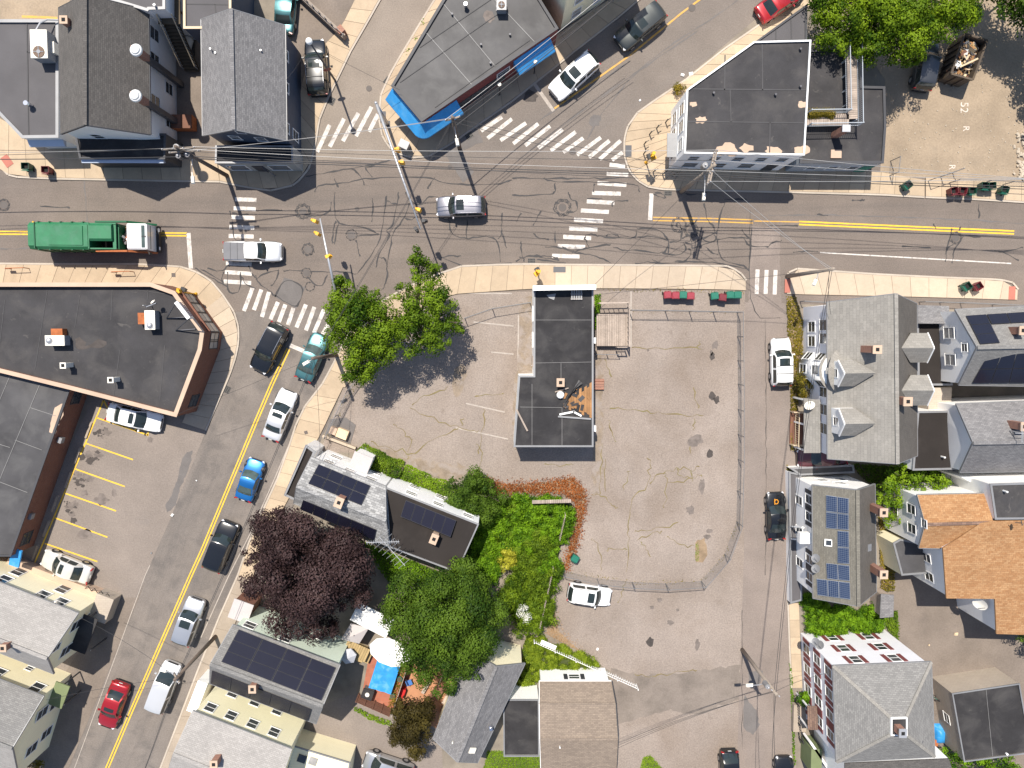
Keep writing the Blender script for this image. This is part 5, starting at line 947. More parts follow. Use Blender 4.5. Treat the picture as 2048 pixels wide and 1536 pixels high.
p = flat(r, [(1007, 1399), (1077, 1399), (1078, 1512), (1008, 1512)], 3.0, 'sid_white', 'membrane_k', par=.03, pt=.05, cop='trim_g')
# ---- big buff house with dormers, right
r = root_at('dormered_house', 'large pale lilac house with buff shingles and four dormers', (1740, 760)); he, hr = 5.7, 9.2
cs = [P(1655, 604, he), P(1656, 918, he), P(1835, 912, he), P(1834, 607, he)]; r0, r1 = P(1792, 587, hr), P(1795, 928, hr)
wl = gable(r, cs, r0, r1, 'sid_lav', 'sh_buff', .25, roof2='sh_lichen')
dormer(r, [(1676, 721), (1689, 747), (1676, 773)], (7.4, 8.6, 7.4), (1752, 746), 8.6, 'sid_white', 'sh_buff'); dormer(r, [(1677, 817), (1689, 848), (1678, 872)], (7.4, 8.6, 7.4), (1752, 847), 8.6, 'sid_white', 'sh_buff')
dormer(r, [(1855, 666), (1868, 696), (1854, 725)], (7.3, 8.4, 7.3), (1803, 696), 8.4, 'sid_white', 'sh_buff'); dormer(r, [(1855, 750), (1868, 781), (1854, 811)], (7.3, 8.4, 7.3), (1803, 781), 8.4, 'sid_white', 'sh_buff')
A, B = E(wl, (1640, 760)); windows(r, A, B, (.13, .22, .58, .70, .83), (3.6,), .85, 1.4); windows(r, A, B, (.14, .24), (1.2,), .85, 1.4)
chimney(r, (1754, 699), 7, 9.5, .6, .55); chimney(r, (1815, 803), 7, 9.7, .6, .6)
c = P(1630, 735, 0); q = MB(); n = 20; R2 = 1.75; q.tube([Vector((c.x, c.y, 0)), Vector((c.x, c.y, 5.6))], R2, n); q.build('turret', M['sid_white'], r, True)
MB().tube([Vector((c.x, c.y, 5.55)), Vector((c.x, c.y, 5.7)), Vector((c.x + .5, c.y, 6.4))], [R2 + .25, R2 + .25, .3], 20).build('turret_roof', M['sh_buff'], r)
for a in (R(140), R(180), R(222)):
    for z in (1.0, 3.6): ct = Vector((c.x + math.cos(a) * R2 * 1.0, c.y + math.sin(a) * R2, 0)); t = Vector((-math.sin(a), math.cos(a), 0)); window(r, ct + t * .6, ct - t * .6, .5, z, .7, 1.3) if False else window(r, ct - t * .6, ct + t * .6, .5, z, .7, 1.3)
c = P(1663, 742, 6.5); MB().box((c.x, c.y, 6.3), (.65, .5, .42)).build('window_air_conditioner', M['unit'], r)
a = [P(1608, 796, 3.0), P(1640, 800, 3.9), P(1641, 906, 3.9), P(1608, 906, 3.0)]; MB().slab(a, .12).build('porch_roof', M['sh_buff'], r)
for y in (800, 850, 902): pq = P(1612, y, 2.9); MB().box((pq.x, pq.y, 1.45), (.14, .14, 2.9)).build('porch_post', M['trim'], r)
dish(r, (1620, 812), 3.7, .45, 'unit', R(130))
c0 = P(1601, 855, 0)
r2 = thing('porch_stairs', 'brown wooden porch stairs with tan railings beside the lilac house', 'staircase', c0)
for k in range(7): MB().box((c0.x - .9 + k * .25, c0.y, .15 + k * .15), (.28, 3.1, .08)).build('tread', M['wood_b'], r2)
for s in (-1.5, 1.5): railing(r2, [Vector((c0.x - 1.0, c0.y + s, .1)), Vector((c0.x + .6, c0.y + s, 1.2))], .95, 'rail_t', .2)
railing(r2, [Vector((c0.x - .75, c0.y - 1.5, .6)), Vector((c0.x - .75, c0.y + 1.5, .6))], .95, 'rail_t', .2)
r = root_at('low_brown_wing', 'low brown decked wing between the lilac and solar houses', (1868, 690), 'house', 3)
p = flat(r, [(1834, 645), (1899, 645), (1904, 770), (1836, 770)], 3.4, 'sid_cream', 'membrane_b', par=.03, pt=.1)
a = [P(1836, 610, 3.4), P(1898, 612, 3.4), P(1900, 647, 4.3), P(1836, 647, 4.3)]; MB().slab(a, .12).build('lean_to_roof', M['sh_grey'], r)
for k in range(16): c = P(1893 + rnd.uniform(-7, 5), 690 + rnd.uniform(-8, 22), 3.42); MB().box((c.x, c.y, 3.44), (rnd.uniform(.1, .4), .07, .04), rnd.uniform(0, 3)).build('scrap', M['lumber'], r)
c = P(1880, 800, 3); MB().box((c.x, c.y, 1.5), (2.0, 2.2, 3.0)).build('rear_block', M['block'], r)
r = root_at('white_panel_house', 'white gabled house with black panels at the right edge', (1980, 690)); he, hr = 6.2, 8.6
cs = [P(1911, 619, he), P(2230, 605, he), P(2240, 775, he), P(1918, 770, he)]; r0, r1 = P(1955, 695, hr), P(2270, 690, hr)
wl = gable(r, cs, r0, r1, 'sid_white', 'sh_light', .15)
A, B = E(wl, (1912, 695)); windows(r, A, B, (.3, .68), (4.2,), .85, 1.4, pane='curtain'); windows(r, A, B, (.3, .68), (1.0,), .85, 1.4); window(r, A, B, .5, 6.6, .6, .7)
pl = (cs[0], cs[1], r0); solar(r, [(1930, 633), (1971, 630), (1999, 687), (1959, 690)], pl, 1, 3); solar(r, [(1972, 630), (2090, 623), (2096, 644), (1982, 650)], pl, 3, 1)
solar(r, [(1973, 708), (2090, 703), (2090, 764), (1943, 765)], (cs[2], cs[3], r1), 4, 2); chimney(r, (2045, 661), 7, 8.8, .5, .6)
r = root_at('grey_roofed_white_house', 'white gabled house with charcoal shingles and a dish', (1980, 880)); he, hr = 6.0, 8.3
cs = [P(1913, 808, he), P(2230, 795, he), P(2240, 940, he), P(1920, 945, he)]; wl = gable(r, cs, P(1947, 886, hr), P(2260, 880, hr), 'sid_white', 'sh_grey', .15)
A, B = E(wl, (1912, 885)); windows(r, A, B, (.3, .68), (3.9,), .85, 1.4, pane='curtain'); windows(r, A, B, (.3, .68), (1.0,), .85, 1.4); chimney(r, (2048, 853), 6.5, 8.8, .5, .6); dish(r, (1926, 905), 5.2, .4, 'unit', R(200))
MB().tube([P(2030, 866, 9.2), P(2060, 868, 9.2)], .03, 5).tube([P(2044, 850, 9.2), P(2044, 885, 9.2)], .03, 5).tube([P(2044, 866, 9.2), P(2044, 866, 9.2) - Vector((0, 0, 2.2))], .04, 6).build('antenna', M['steel'], r)
r = root_at('dark_flat_wing', 'dark brown flat roofed wing behind the lilac house', (1868, 880), 'house', 4.5)
p = flat(r, [(1835, 823), (1902, 822), (1910, 938), (1825, 940)], 4.5, 'sid_white', 'membrane_b', par=.03, pt=.1, cop='trim_g'); vent(r, (1890, 915), 4.5, .08, .5, 'trim')
# ---- white house with the blue panels
r = root_at('blue_panel_house', 'white house with olive shingles and blue solar panels', (1680, 1090)); he, hr = 5.0, 7.6
cs = [P(1625, 970, he), P(1627, 1197, he), P(1753, 1184, he), P(1750, 968, he)]; r0, r1 = P(1715, 980, hr), P(1717, 1213, hr)
wl = gable(r, cs, r0, r1, 'sid_white', 'sh_olive', .18, roof2='sh_lichen')
pl = (cs[0], cs[1], r0); kw = dict(cell='solar_b', frame='solar_fl')
solar(r, [(1653, 989), (1699, 996), (1699, 1060), (1653, 1056)], pl, 2, 2, **kw); solar(r, [(1676, 1060), (1699, 1062), (1700, 1128), (1676, 1126)], pl, 1, 2, **kw); solar(r, [(1653, 1125), (1700, 1130), (1701, 1162), (1655, 1157)], pl, 2, 1, **kw); solar(r, [(1634, 1156), (1701, 1164), (1702, 1199), (1636, 1190)], pl, 3, 1, **kw)
c = PP(1656, 1085, pl); o = MB().box((c.x, c.y, c.z + .06), (.6, .6, .12), ry=-.4).build('skylight', M['trim'], r); MB().box((c.x, c.y, c.z + .13), (.42, .42, .02), ry=-.4).build('pane', M['pane'], o)
c = PP(1738, 1095, (cs[3], cs[2], r0)); MB().box((c.x, c.y, c.z + .05), (.5, .6, .1), ry=.55).build('skylight', M['trim_g'], r)
A, B = E(wl, (1610, 1080)); windows(r, A, B, (.14, .30, .70, .86), (3.1,), .7, 1.5, shut='shut_k'); windows(r, A, B, (.2, .5, .8), (.9,), .7, 1.4)
A, B = E(wl, (1685, 965)); windows(r, A, B, (.45, .8), (3.2,), .7, 1.1); windows(r, A, B, (.3, .62), (1.5,), .7, 1.1)
chimney(r, (1767, 1025), 0, 7.6, .55, .6); chimney(r, (1767, 1149), 0, 7.6, .55, .6)
p = flat(r, [(1578, 944), (1601, 948), (1603, 1200), (1581, 1206)], .9, 'sid_white', 'membrane_l', par=.04, pt=.1); p = flat(r, [(1580, 936), (1706, 930), (1708, 945), (1600, 950)], 1.0, 'sid_white', 'membrane_g', par=.02, pt=.1)
c = P(1611, 1077, 4.2); MB().box((c.x, c.y, 3.9), (.95, .95, .6)).build('air_conditioner', M['trim'], r)
for y in (1053, 1078): MB().bar(P(1584, y, 1.2), P(1606, y + 2, 3.4), .22, .12).build('awning_brace', M['trim'], r)
dish(r, (1632, 1117), 5.8, .38, 'trim_g', R(150)); dish(r, (1632, 1138), 5.8, .38, 'trim_g', R(150))
# ---- orange roofed house
r = root_at('orange_roofed_house', 'white house with bright orange shingle roof at the right edge', (1950, 1120)); he, hr = 6.2, 7.0
cs = [P(1835, 990, he), P(1975, 987, he), P(1990, 1098, he), P(1838, 1096, he)]; r0, r1 = P(1851, 1048, hr), P(1986, 1044, hr)
wl = gable(r, cs, r0, r1, 'sid_white', 'sh_orange', .15)
A, B = E(wl, (1830, 1045)); windows(r, A, B, (.32, .72), (4.3,), .75, 1.2); windows(r, A, B, (.5,), (1.4,), .75, 1.2); window(r, A, B, .5, 6.5, .6, .7)
pl = (P(1984, 1043, 7.1), P(2200, 1040, 7.1), P(1993, 1268, 5.8)); mp = [(1962, 1046), (1984, 1042), (2240, 1038), (2240, 1276), (1993, 1268), (1990, 1198), (1893, 1197), (1886, 1096), (1920, 1075)]
poly = [PP(x, y, pl) for x, y in mp]; MB().slab(poly, .15).build('roof', M['sh_orange'], r)
q = MB(); ip = [p - Vector((0, 0, .17)) for p in offset_poly(poly, .18)]
for i in range(len(ip)): a, b = ip[i], ip[(i + 1) % len(ip)]; q.add([g(a), g(b), b, a], [(0, 1, 2, 3)])
q.build('wall', M['sid_white'], r)
MB().bar(P(1851, 1049, 7.03), P(1986, 1045, 7.03), .28, .05).build('ridge_cap', M['sh_red'], r)
dish(r, (1961, 1207), 4.8, .6, 'unit', R(210)); dish(r, (2042, 1046), 8.6, .25, 'steel_d', R(20))
wallp = [XY(a) for a in ip]; A, B = E(ip, (1888, 1150)); windows(r, A, B, (.4, .8), (3.0,), .7, 1.2)
p = flat(r, [(1786, 1086), (1800, 1078), (1856, 1090), (1856, 1146), (1803, 1150)], 3.2, 'sid_cream', 'membrane_g', par=.03, pt=.1)
r = root_at('dark_roofed_wing', 'white wing with charcoal flat roof at the right edge', (2020, 1000), 'house', 6)
p = flat(r, [(1980, 968), (2220, 960), (2220, 1036), (1990, 1038)], 7.2, 'stucco', 'membrane', par=.03, pt=.1, cop='trim_g'); vent(r, (2015, 984), 7.2, .08, .5, 'trim')
r = root_at('white_lean_to', 'white roofed lean to above the orange roof', (1980, 965), 'house', 5)
a = [P(1920, 953, 4.8), P(2220, 944, 5.0), P(2220, 962, 4.4), P(1978, 984, 4.0)]; MB().slab(a, .1).build('roof', M['canvas'], r); q = MB()
for i in range(4): x, y = a[i] - Vector((0, 0, .11)), a[(i + 1) % 4] - Vector((0, 0, .11)); q.add([g(x), g(y), y, x], [(0, 1, 2, 3)])
q.build('wall', M['sid_white'], r)
# ---- three storey house with maroon shutters
r = root_at('maroon_shutter_house', 'white three storey house with maroon shutters and hipped grey roof', (1770, 1430)); he, hr = 7.4, 9.4
ev = [P(1666, 1332, he), P(1863, 1324, he), P(1870, 1514, he), P(1673, 1525, he)]; tpp = [P(1780, 1434, hr), P(1813, 1433, hr), P(1813, 1470, hr), P(1780, 1470, hr)]
q = MB()
for i in range(4): q.slab([ev[i], ev[(i + 1) % 4], tpp[(i + 1) % 4], tpp[i]], .12)
q.build('roof', M['sh_light'], r)
for i in range(4): MB().bar(ev[i] + Vector((0, 0, .01)), tpp[i] + Vector((0, 0, .01)), .26, .05).build('hip_cap', M['sh_buff'], r)
MB().prism(tpp, hr - .3, hr + .15).build('hip_curb', M['trim'], r); MB().sheet(offset_poly(tpp, .12), hr + .156).build('hip_deck', M['membrane_k'], r)
wl = [p - Vector((0, 0, .16)) for p in offset_poly(ev, .2)]; q = MB()
for i in range(4): a, b = wl[i], wl[(i + 1) % 4]; q.add([g(a), g(b), b + Vector((0, 0, .2)), a + Vector((0, 0, .2))], [(0, 1, 2, 3)])
q.build('wall', M['sid_lav'], r)
f = MB()
for i in range(4): f.bar(ev[i] - Vector((0, 0, .08)), ev[(i + 1) % 4] - Vector((0, 0, .08)), .1, .13)
f.build('eave_trim', M['trim_g'], r)
A, B = E(wl, (1655, 1430)); windows(r, A, B, (.12, .36, .6, .82), (.7, 3.0, 5.3), .75, 1.3, shut='shut_red')
A, B = E(wl, (1765, 1320)); windows(r, A, B, (.28, .70), (.7, 3.0, 5.3), .75, 1.3, shut='shut_red')
chimney(r, (1805, 1466), 9, 10.4, .5, .6, cap='steel'); vent(r, (1741, 1448), 8.2, .38, .2, 'steel_d', 'roof_vent', cap=True); vent(r, (1844, 1484), 8.0, .12, .3, 'steel_d')
a = [P(1615, 1412, 2.9), P(1634, 1413, 3.5), P(1636, 1460, 3.5), P(1616, 1460, 2.9)]; MB().slab(a, .1).build('porch_roof', M['sh_red'], r)
for y in (1415, 1457): pq = P(1617, y, 2.8); MB().box((pq.x, pq.y, 1.4), (.12, .12, 2.8)).build('porch_post', M['trim'], r)
c = P(1600, 1437, .6); MB().box((c.x, c.y, .3), (1.2, 2.6, .6)).build('stoop', M['slab_g'], r)
railing(r, [P(1590, 1402, .1), P(1592, 1440, .1), P(1598, 1475, .1)], 1.0, 'rail_k', .25); c = P(1633, 1522, 2.4); MB().box((c.x, c.y, 1.2), (1.0, 2.2, 2.4)).build('green_bulkhead', M['lime'], r)
c = P(1625, 1500, 1); MB().bar(P(1614, 1475, 1.6), P(1655, 1536, 1.6), .2, 1.6).build('stair_wall', M['trim'], r); dish(r, (1632, 1284), 5.6, .35, 'trim_g', R(150)); dish(r, (1640, 1290), 5.6, .38, 'trim_g', R(150))
a = [P(1690, 1527, 6.6), P(1898, 1518, 6.6), P(1925, 1600, 5.8), P(1690, 1610, 5.8)]; r2 = root_at('brown_lower_roof', 'strip of brown shingle roof along the bottom right edge', (1780, 1560), 'house', 6); MB().slab(a, .12).build('roof', M['sh_brown'], r2)
q = MB()
for i in range(4): x, y = a[i] - Vector((0, 0, .14)), a[(i + 1) % 4] - Vector((0, 0, .14)); q.add([g(x), g(y), y, x], [(0, 1, 2, 3)])
q.build('wall', M['sid_white'], r2)
# ---- block garage
r = root_at('block_garage', 'concrete block garage with black flat roof at the lower right', (1970, 1440), 'garage', 3)
p = flat(r, [(1904, 1387), (2038, 1367), (2062, 1505), (1928, 1523)], 3.3, 'block', 'membrane_k', par=.03, pt=.05, cop='trim_g'); seams(r, [((1972, 1380), (1985, 1512))], 3.29, 'seam_l', .03); vent(r, (2015, 1509), 3.3, .1, .15, 'trim')
A, B = E(p, (1915, 1455)); windows(r, A, B, (.5,), (1.2,), .8, .8)

# ================================================================ VEHICLES
def paint(name, col, metal=.35, rough=.32): return mat('car_paint_' + name, col, rough, var=.03, metal=metal, coat=.8, spec=.5)
STY = dict(
 sedan=dict(c=.285, w=.43, r=.69, g=.84, h0=.44, h1=.60, b=.61, t=.63, H=1.46), hatch=dict(c=.27, w=.42, r=.80, g=.95, h0=.45, h1=.60, b=.61, t=.62, H=1.5),
 suv=dict(c=.275, w=.40, r=.90, g=.985, h0=.50, h1=.62, b=.62, t=.62, H=1.70), van=dict(c=.20, w=.36, r=.93, g=.988, h0=.46, h1=.58, b=.58, t=.58, H=1.72), pickup=dict(c=.27, w=.375, r=.58, g=.605, h0=.52, h1=.62, b=.61, t=.58, H=1.8), coupe=dict(c=.30, w=.44, r=.62, g=.86, h0=.43, h1=.58, b=.60, t=.64, H=1.38))
def lerp1(x, xs, ys):
    return float(np.interp(x, xs, ys))
def car(label, px, dirpx, L, W, style, pm, sunroof=False, rails=None, group=None, name='parked_car', cat='car', roof_m=None, glass='glass', plate_rear=True, wipers=True, zc=.75):
    c = P(px[0], px[1], zc); d_ = P(px[0] + dirpx[0], px[1] + dirpx[1], zc) - c; yaw = math.atan2(d_.y, d_.x)
    root = thing(name, label, cat, (c.x, c.y, .016), yaw, group); S = STY[style]; H = S['H']; pmat = pm
    X = lambda t: L * (.5 - t); hw = W / 2
    T_ = [0, .012, .035, .08, .15, .25, .4, .55, .7, .82, .9, .955, .985, 1.0]
    wf = lambda t: lerp1(t, [0, .012, .035, .08, .15, .3, .7, .85, .93, .97, .99, 1], [.66, .80, .90, .96, .985, 1, 1, .985, .95, .91, .86, .76]) * hw
    zf = lambda t: lerp1(t, [0, .015, .05, S['c'] * .6, S['c'], S['g'], .96, .99, 1], [.33 * H, S['h0'] * H * .93, S['h0'] * H, (S['h0'] * .35 + S['h1'] * .65) * H, S['h1'] * H, S['t'] * H, S['t'] * H * .98, S['t'] * H * .92, .36 * H])
    q = MB(); vs = []; fs = []; n = 0; zb = .2
    for t in T_:
        w_, z = wf(t), zf(t); cr = .035
        half = [(0, zb), (.86 * w_, zb), (.97 * w_, zb + .12), (1.0 * w_, .45 * z + .12), (.985 * w_, z - .13), (.93 * w_, z - .035), (.80 * w_, z), (.4 * w_, z + cr), (0, z + cr * 1.15)]
        ring = half + [(-y, zz_) for y, zz_ in reversed(half[1:-1])]; n = len(ring); vs += [(X(t), y, zz_) for y, zz_ in ring]
    for i in range(len(T_) - 1): fs += [(i * n + k, i * n + (k + 1) % n, (i + 1) * n + (k + 1) % n, (i + 1) * n + k) for k in range(n)]
    fs += [list(range(n - 1, -1, -1)), list(range((len(T_) - 1) * n, len(T_) * n))]
    body = q.add(vs, fs).build('body', pmat, root, True, False); sm = body.modifiers.new('s', 'SUBSURF'); sm.levels = 1; sm.render_levels = 1
    # greenhouse surface
    wt, wb = .765 * hw if style not in ('van', 'suv') else .80 * hw, .90 * hw
    zbelt = S['b'] * H - .02
    st = [(S['c'], zbelt - .03, wb * .92, .16), (S['c'] * .45 + S['w'] * .55, zbelt + (H - zbelt) * .60, wb * .45 + wt * .55, .12), (S['w'], H - .055, wt, .08), (S['w'] + .05, H - .012, wt * 1.02, .03), ((S['w'] + S['r']) / 2, H, wt * 1.02, 0), (S['r'] - .05, H - .012, wt, -.02), (S['r'], H - .06, wt * .98, -.05), (S['r'] * .45 + S['g'] * .55, zbelt + (H - zbelt) * .55, wb * .45 + wt * .55, -.07), (S['g'], zbelt - .03, wb * .92, -.08)]
    xs = list(range(len(st)))
    def top(s, v):
        t, z, w_, bow = [lerp1(s, xs, [a[k] for a in st]) for k in range(4)]
        return Vector((X(t) + bow * (1 - v * v), w_ * v, z + .045 * (1 - v * v) * (1 if 1.5 < s < 6.5 else .5)))
    def side(s, u, sg):
        e = top(s, sg); b = Vector((e.x, sg * wb * 1.02, zbelt - .03)); return b.lerp(e, u)
    def grid(f, us, vs_, m, nm, off=0.0, par=root, flip=False):
        pts = [[f(u, v) for v in vs_] for u in us]; nu, nv = len(us), len(vs_); out = []
        for i in range(nu):
            for j in range(nv):
                a = pts[min(i + 1, nu - 1)][j] - pts[max(i - 1, 0)][j]; b = pts[i][min(j + 1, nv - 1)] - pts[i][max(j - 1, 0)]; nn = a.cross(b)
                if nn.length > 1e-9: nn.normalize()
                cen = Vector((0, 0, .8)); nn = nn if nn.dot(pts[i][j] - cen) > 0 else -nn
                out.append(pts[i][j] + nn * off)
        return MB().add(out, [(i * nv + j, i * nv + j + 1, (i + 1) * nv + j + 1, (i + 1) * nv + j) for i in range(nu - 1) for j in range(nv - 1)]).build(nm, m, par, True, False)
    lin = lambda a, b, k: [a + (b - a) * i / (k - 1) for i in range(k)]
    grid(top, lin(0, 8, 25), lin(-1, 1, 9), roof_m or pmat, 'roof')
    for sg in (-1, 1): grid(lambda s, u: side(s, u, sg), lin(0, 8, 17), [0, .5, 1], pmat, 'pillar_frame')
    g_ = M[glass]
    grid(top, lin(.06, 1.93, 7), lin(-.90, .90, 9), g_, 'windshield', .012); grid(top, lin(6.12, 7.86, 7), lin(-.84, .84, 7), g_, 'rear_window', .012)
    mid = lerp1((S['w'] + S['r']) / 2 - .02, [a[0] for a in st], xs)
    for sg in (-1, 1):
        f = lambda s, u: side(s, u, sg)
        grid(f, lin(1.05, mid - .1, 6), lin(.10, .90, 4), g_, 'side_window', .012); grid(f, lin(mid + .1, 6.6 if style in ('suv', 'van', 'hatch') else 6.3, 6), lin(.10, .90, 4), g_, 'side_window', .012)
    if sunroof: grid(top, lin(2.5, 3.6, 5), lin(-.62, .62, 5), M['glass'], 'sunroof', .010)
    # wheels, lamps, mirrors
    rw = .33 if style != 'pickup' else .37
    for t in (.185, .80):
        for sg in (-1, 1):
            y0 = sg * (hw - .20); y1 = sg * (hw + .015); wv = MB().tube([Vector((X(t), y0, rw)), Vector((X(t), y1 - sg * .03, rw)), Vector((X(t), y1, rw))], [rw, rw, rw * .9], 18).build('wheel', M['tyre'], root, True, False)
            MB().tube([Vector((X(t), y1, rw)), Vector((X(t), y1 + sg * .012, rw))], [rw * .62, rw * .55], 12).build('rim', M['rim'], wv, False, False)
            MB().tube([Vector((X(t), sg * hw * .8, rw + .03)), Vector((X(t), sg * (hw + .004), rw + .03))], rw * 1.16, 18).build('wheel_arch', M['black'], root, False, False)
    for sg in (-1, 1):
        MB().box((X(.028), sg * hw * .66, zf(.03) - .085), (.20, .28, .09), rz=sg * -.55).build('headlight', M['lamp_w'], root, False, False)
        MB().box((X(.985), sg * hw * .74, zf(.96) - .10), (.10, .30, .18), rz=sg * .35).build('taillight', M['lamp_r'], root, False, False)
        m = MB().box((X(S['c'] + .07), sg * (hw + .10), zbelt + .07), (.14, .22, .14), taper=.8).build('mirror', pmat, root, False, False)
    MB().box((X(.004), 0, .50 * H * .75), (.06, W * .50, .16)).build('grille', M['black'], root, False, False)
    MB().box((X(.998), 0, .34), (.08, W * .72, .14)).build('rear_bumper', M['black'], root, False, False)
    MB().box((X(1.0), 0, .50 * H), (.03, .32, .14), ry=-.2).build('licence_plate', M['plate'], root, False, False)
    if rails:
        for sg in (-1, 1): MB().tube([Vector((X(S['w'] + .06), sg * wt * .95, H - .02)), Vector((X(S['w'] + .09), sg * wt * .95, H + .05)), Vector((X(S['r'] - .08), sg * wt * .95, H + .04)), Vector((X(S['r'] - .05), sg * wt * .95, H - .03))], .022, 6).build('roof_rail', M[rails], root, False, False)
        if rails == 'steel':
            for t in (S['w'] + .17, S['r'] - .17): MB().bar(Vector((X(t), -wt * .95, H + .06)), Vector((X(t), wt * .95, H + .06)), .05, .03).build('cross_bar', M['black'], root, False, False)
    if style == 'pickup':
        MB().box((X(.80), 0, S['t'] * H + .035), (L * .355, W * .82, .05)).build('bed_cover', M['car_cover'], root, False, False)
        for k in range(1, 3): MB().box((X(.625 + k * .118), 0, S['t'] * H + .064), (.03, W * .82, .012)).build('cover_seam', M['black'], root, False, False)
    for a, b in (((S['c'] + .003, .1), (S['c'] + .055, .62)), ((S['c'] + .003, -.45), (S['c'] + .055, .05))):
        if wipers: MB().bar(Vector((X(a[0]) + .1, a[1] * hw * 1.6, zbelt + .06)), Vector((X(b[0]), b[1] * hw * 1.3, zbelt + .17)), .02, .02).build('wiper', M['black'], root, False, False)
    return root
M['car_cover'] = mat('tonneau_vinyl', (.16, .16, .17), .7)
white = paint('white', (.78, .78, .77), 0, .3); silver = paint('silver', (.52, .53, .55), .75, .36); pale = paint('pale_silver', (.66, .66, .66), .5, .36); black = paint('black', (.010, .011, .013), .2, .22); charcoal = paint('charcoal', (.045, .05, .048), .5); grey = paint('grey_violet', (.26, .255, .28), .7); teal = paint('teal', (.055, .155, .165), .55); red = paint('red', (.34, .012, .018), .35); blue = paint('blue', (.012, .14, .40), .5); maroon = paint('maroon', (.075, .014, .022), .35); pearl = paint('pearl', (.62, .60, .56), .3); gun = paint('gunmetal', (.075, .078, .085), .6)
SW = (33, -80)                                                   # picture direction up the diagonal street
car('white pickup truck with a grey bed cover turning at the crosswalk', (506, 503), (1, .01), 5.15, 1.82, 'pickup', pale, name='pickup_truck', cat='pickup truck', roof_m=white)
car('grey sport utility car with silver roof rails heading left', (922, 413), (-1, .02), 4.35, 1.86, 'suv', grey, True, 'chrome', name='suv')
car('black sport utility car driving away beside the crosswalk', (538, 696), (-38, 74), 4.6, 1.9, 'suv', black, False, 'chrome', name='suv')
car('teal sedan stopped at the white stop line', (624, 714), (30, -72), 4.45, 1.78, 'sedan', teal, glass='glass_g')
car('silver sedan second in the queue up the diagonal street', (559, 830), (30, -78), 4.75, 1.84, 'sedan', pale, True)
car('bright blue small car in the queue on the diagonal street', (499, 960), (27, -80), 3.9, 1.74, 'coupe', blue, glass='glass_g')
car('black sport utility car in the queue behind the blue car', (442, 1092), (31, -78), 4.75, 1.92, 'suv', black, False, None, name='suv')
car('silver crossover with sunroof behind the black car', (378, 1242), (28, -80), 4.45, 1.86, 'suv', silver, True, None, name='crossover')
car('pale silver minivan under the leaning street pole', (328, 1373), (30, -78), 4.75, 1.9, 'van', pale, name='minivan', cat='minivan')
car('red sedan with sunroof driving down the diagonal street', (226, 1411), (-28, 78), 4.55, 1.84, 'sedan', red, True)
car('white sedan with dark sunroof parked against the brick corner', (268, 835), (100, 24), 4.9, 1.88, 'sedan', white, True)
car('pearl silver sedan parked by the cream house wall', (132, 1134), (-92, -36), 4.7, 1.84, 'sedan', pearl, True)
car('black sport utility car with roof rack beside the navy house', (633, 135), (-6, -90), 4.75, 1.9, 'suv', black, True, 'steel', name='suv')
car('dark teal car half hidden in the driveway shadow', (571, 14), (1, -12), 4.5, 1.8, 'sedan', teal)
car('white crossover with dark sunroof waiting beside the blue awnings', (1148, 152), (-76, 68), 4.75, 1.92, 'suv', white, True, 'rail_k', name='crossover')
car('dark green black crossover behind the white crossover', (1280, 53), (-76, 62), 4.75, 1.95, 'suv', charcoal, True, None, name='crossover')
car('dark red car cut off by the top edge', (1561, 2), (70, -48), 4.5, 1.82, 'sedan', red)
car('black car half under the tall trees by the dumpster', (1851, 130), (14, -80), 4.4, 1.8, 'suv', gun)
car('white sport utility car with roof bars parked on the side street', (1562, 724), (-1, -90), 4.3, 1.84, 'suv', white, True, 'steel', name='suv')
k = car('black small car with an orange mark on its hood', (1553, 1032), (-1, -90), 4.35, 1.8, 'coupe', black)
MB().tube([(1.35 + .2 * math.cos(j * math.pi / 6), .05 + .17 * math.sin(j * math.pi / 6), .885) for j in range(13)], .045, 5).tube([(1.1, .2, .9), (1.62, .2, .87)], .045, 5).build('hood_mark', M['orange'], k, False, False)
car('white boxy sport utility car parked alone in the cracked lot', (1179, 1189), (80, 12), 4.0, 1.78, 'suv', white, True, 'rail_k', name='suv')
car('black car with red tail lamps at the bottom edge', (1459, 1548), (0, 90), 4.5, 1.84, 'hatch', black)
car('dark car at the bottom edge beside the tan garage', (1210, 1568), (4, 90), 4.4, 1.8, 'sedan', gun)
car('silver minivan in the driveway at the bottom edge', (776, 1534), (-92, -30), 4.7, 1.86, 'van', silver, name='minivan', cat='minivan')
car('maroon car tucked under the lilac house porch', (1645, 914), (-90, 6), 4.5, 1.8, 'sedan', maroon)
car('black car at the bottom edge of the side street', (1569, 1560), (0, -90), 4.4, 1.8, 'sedan', black)
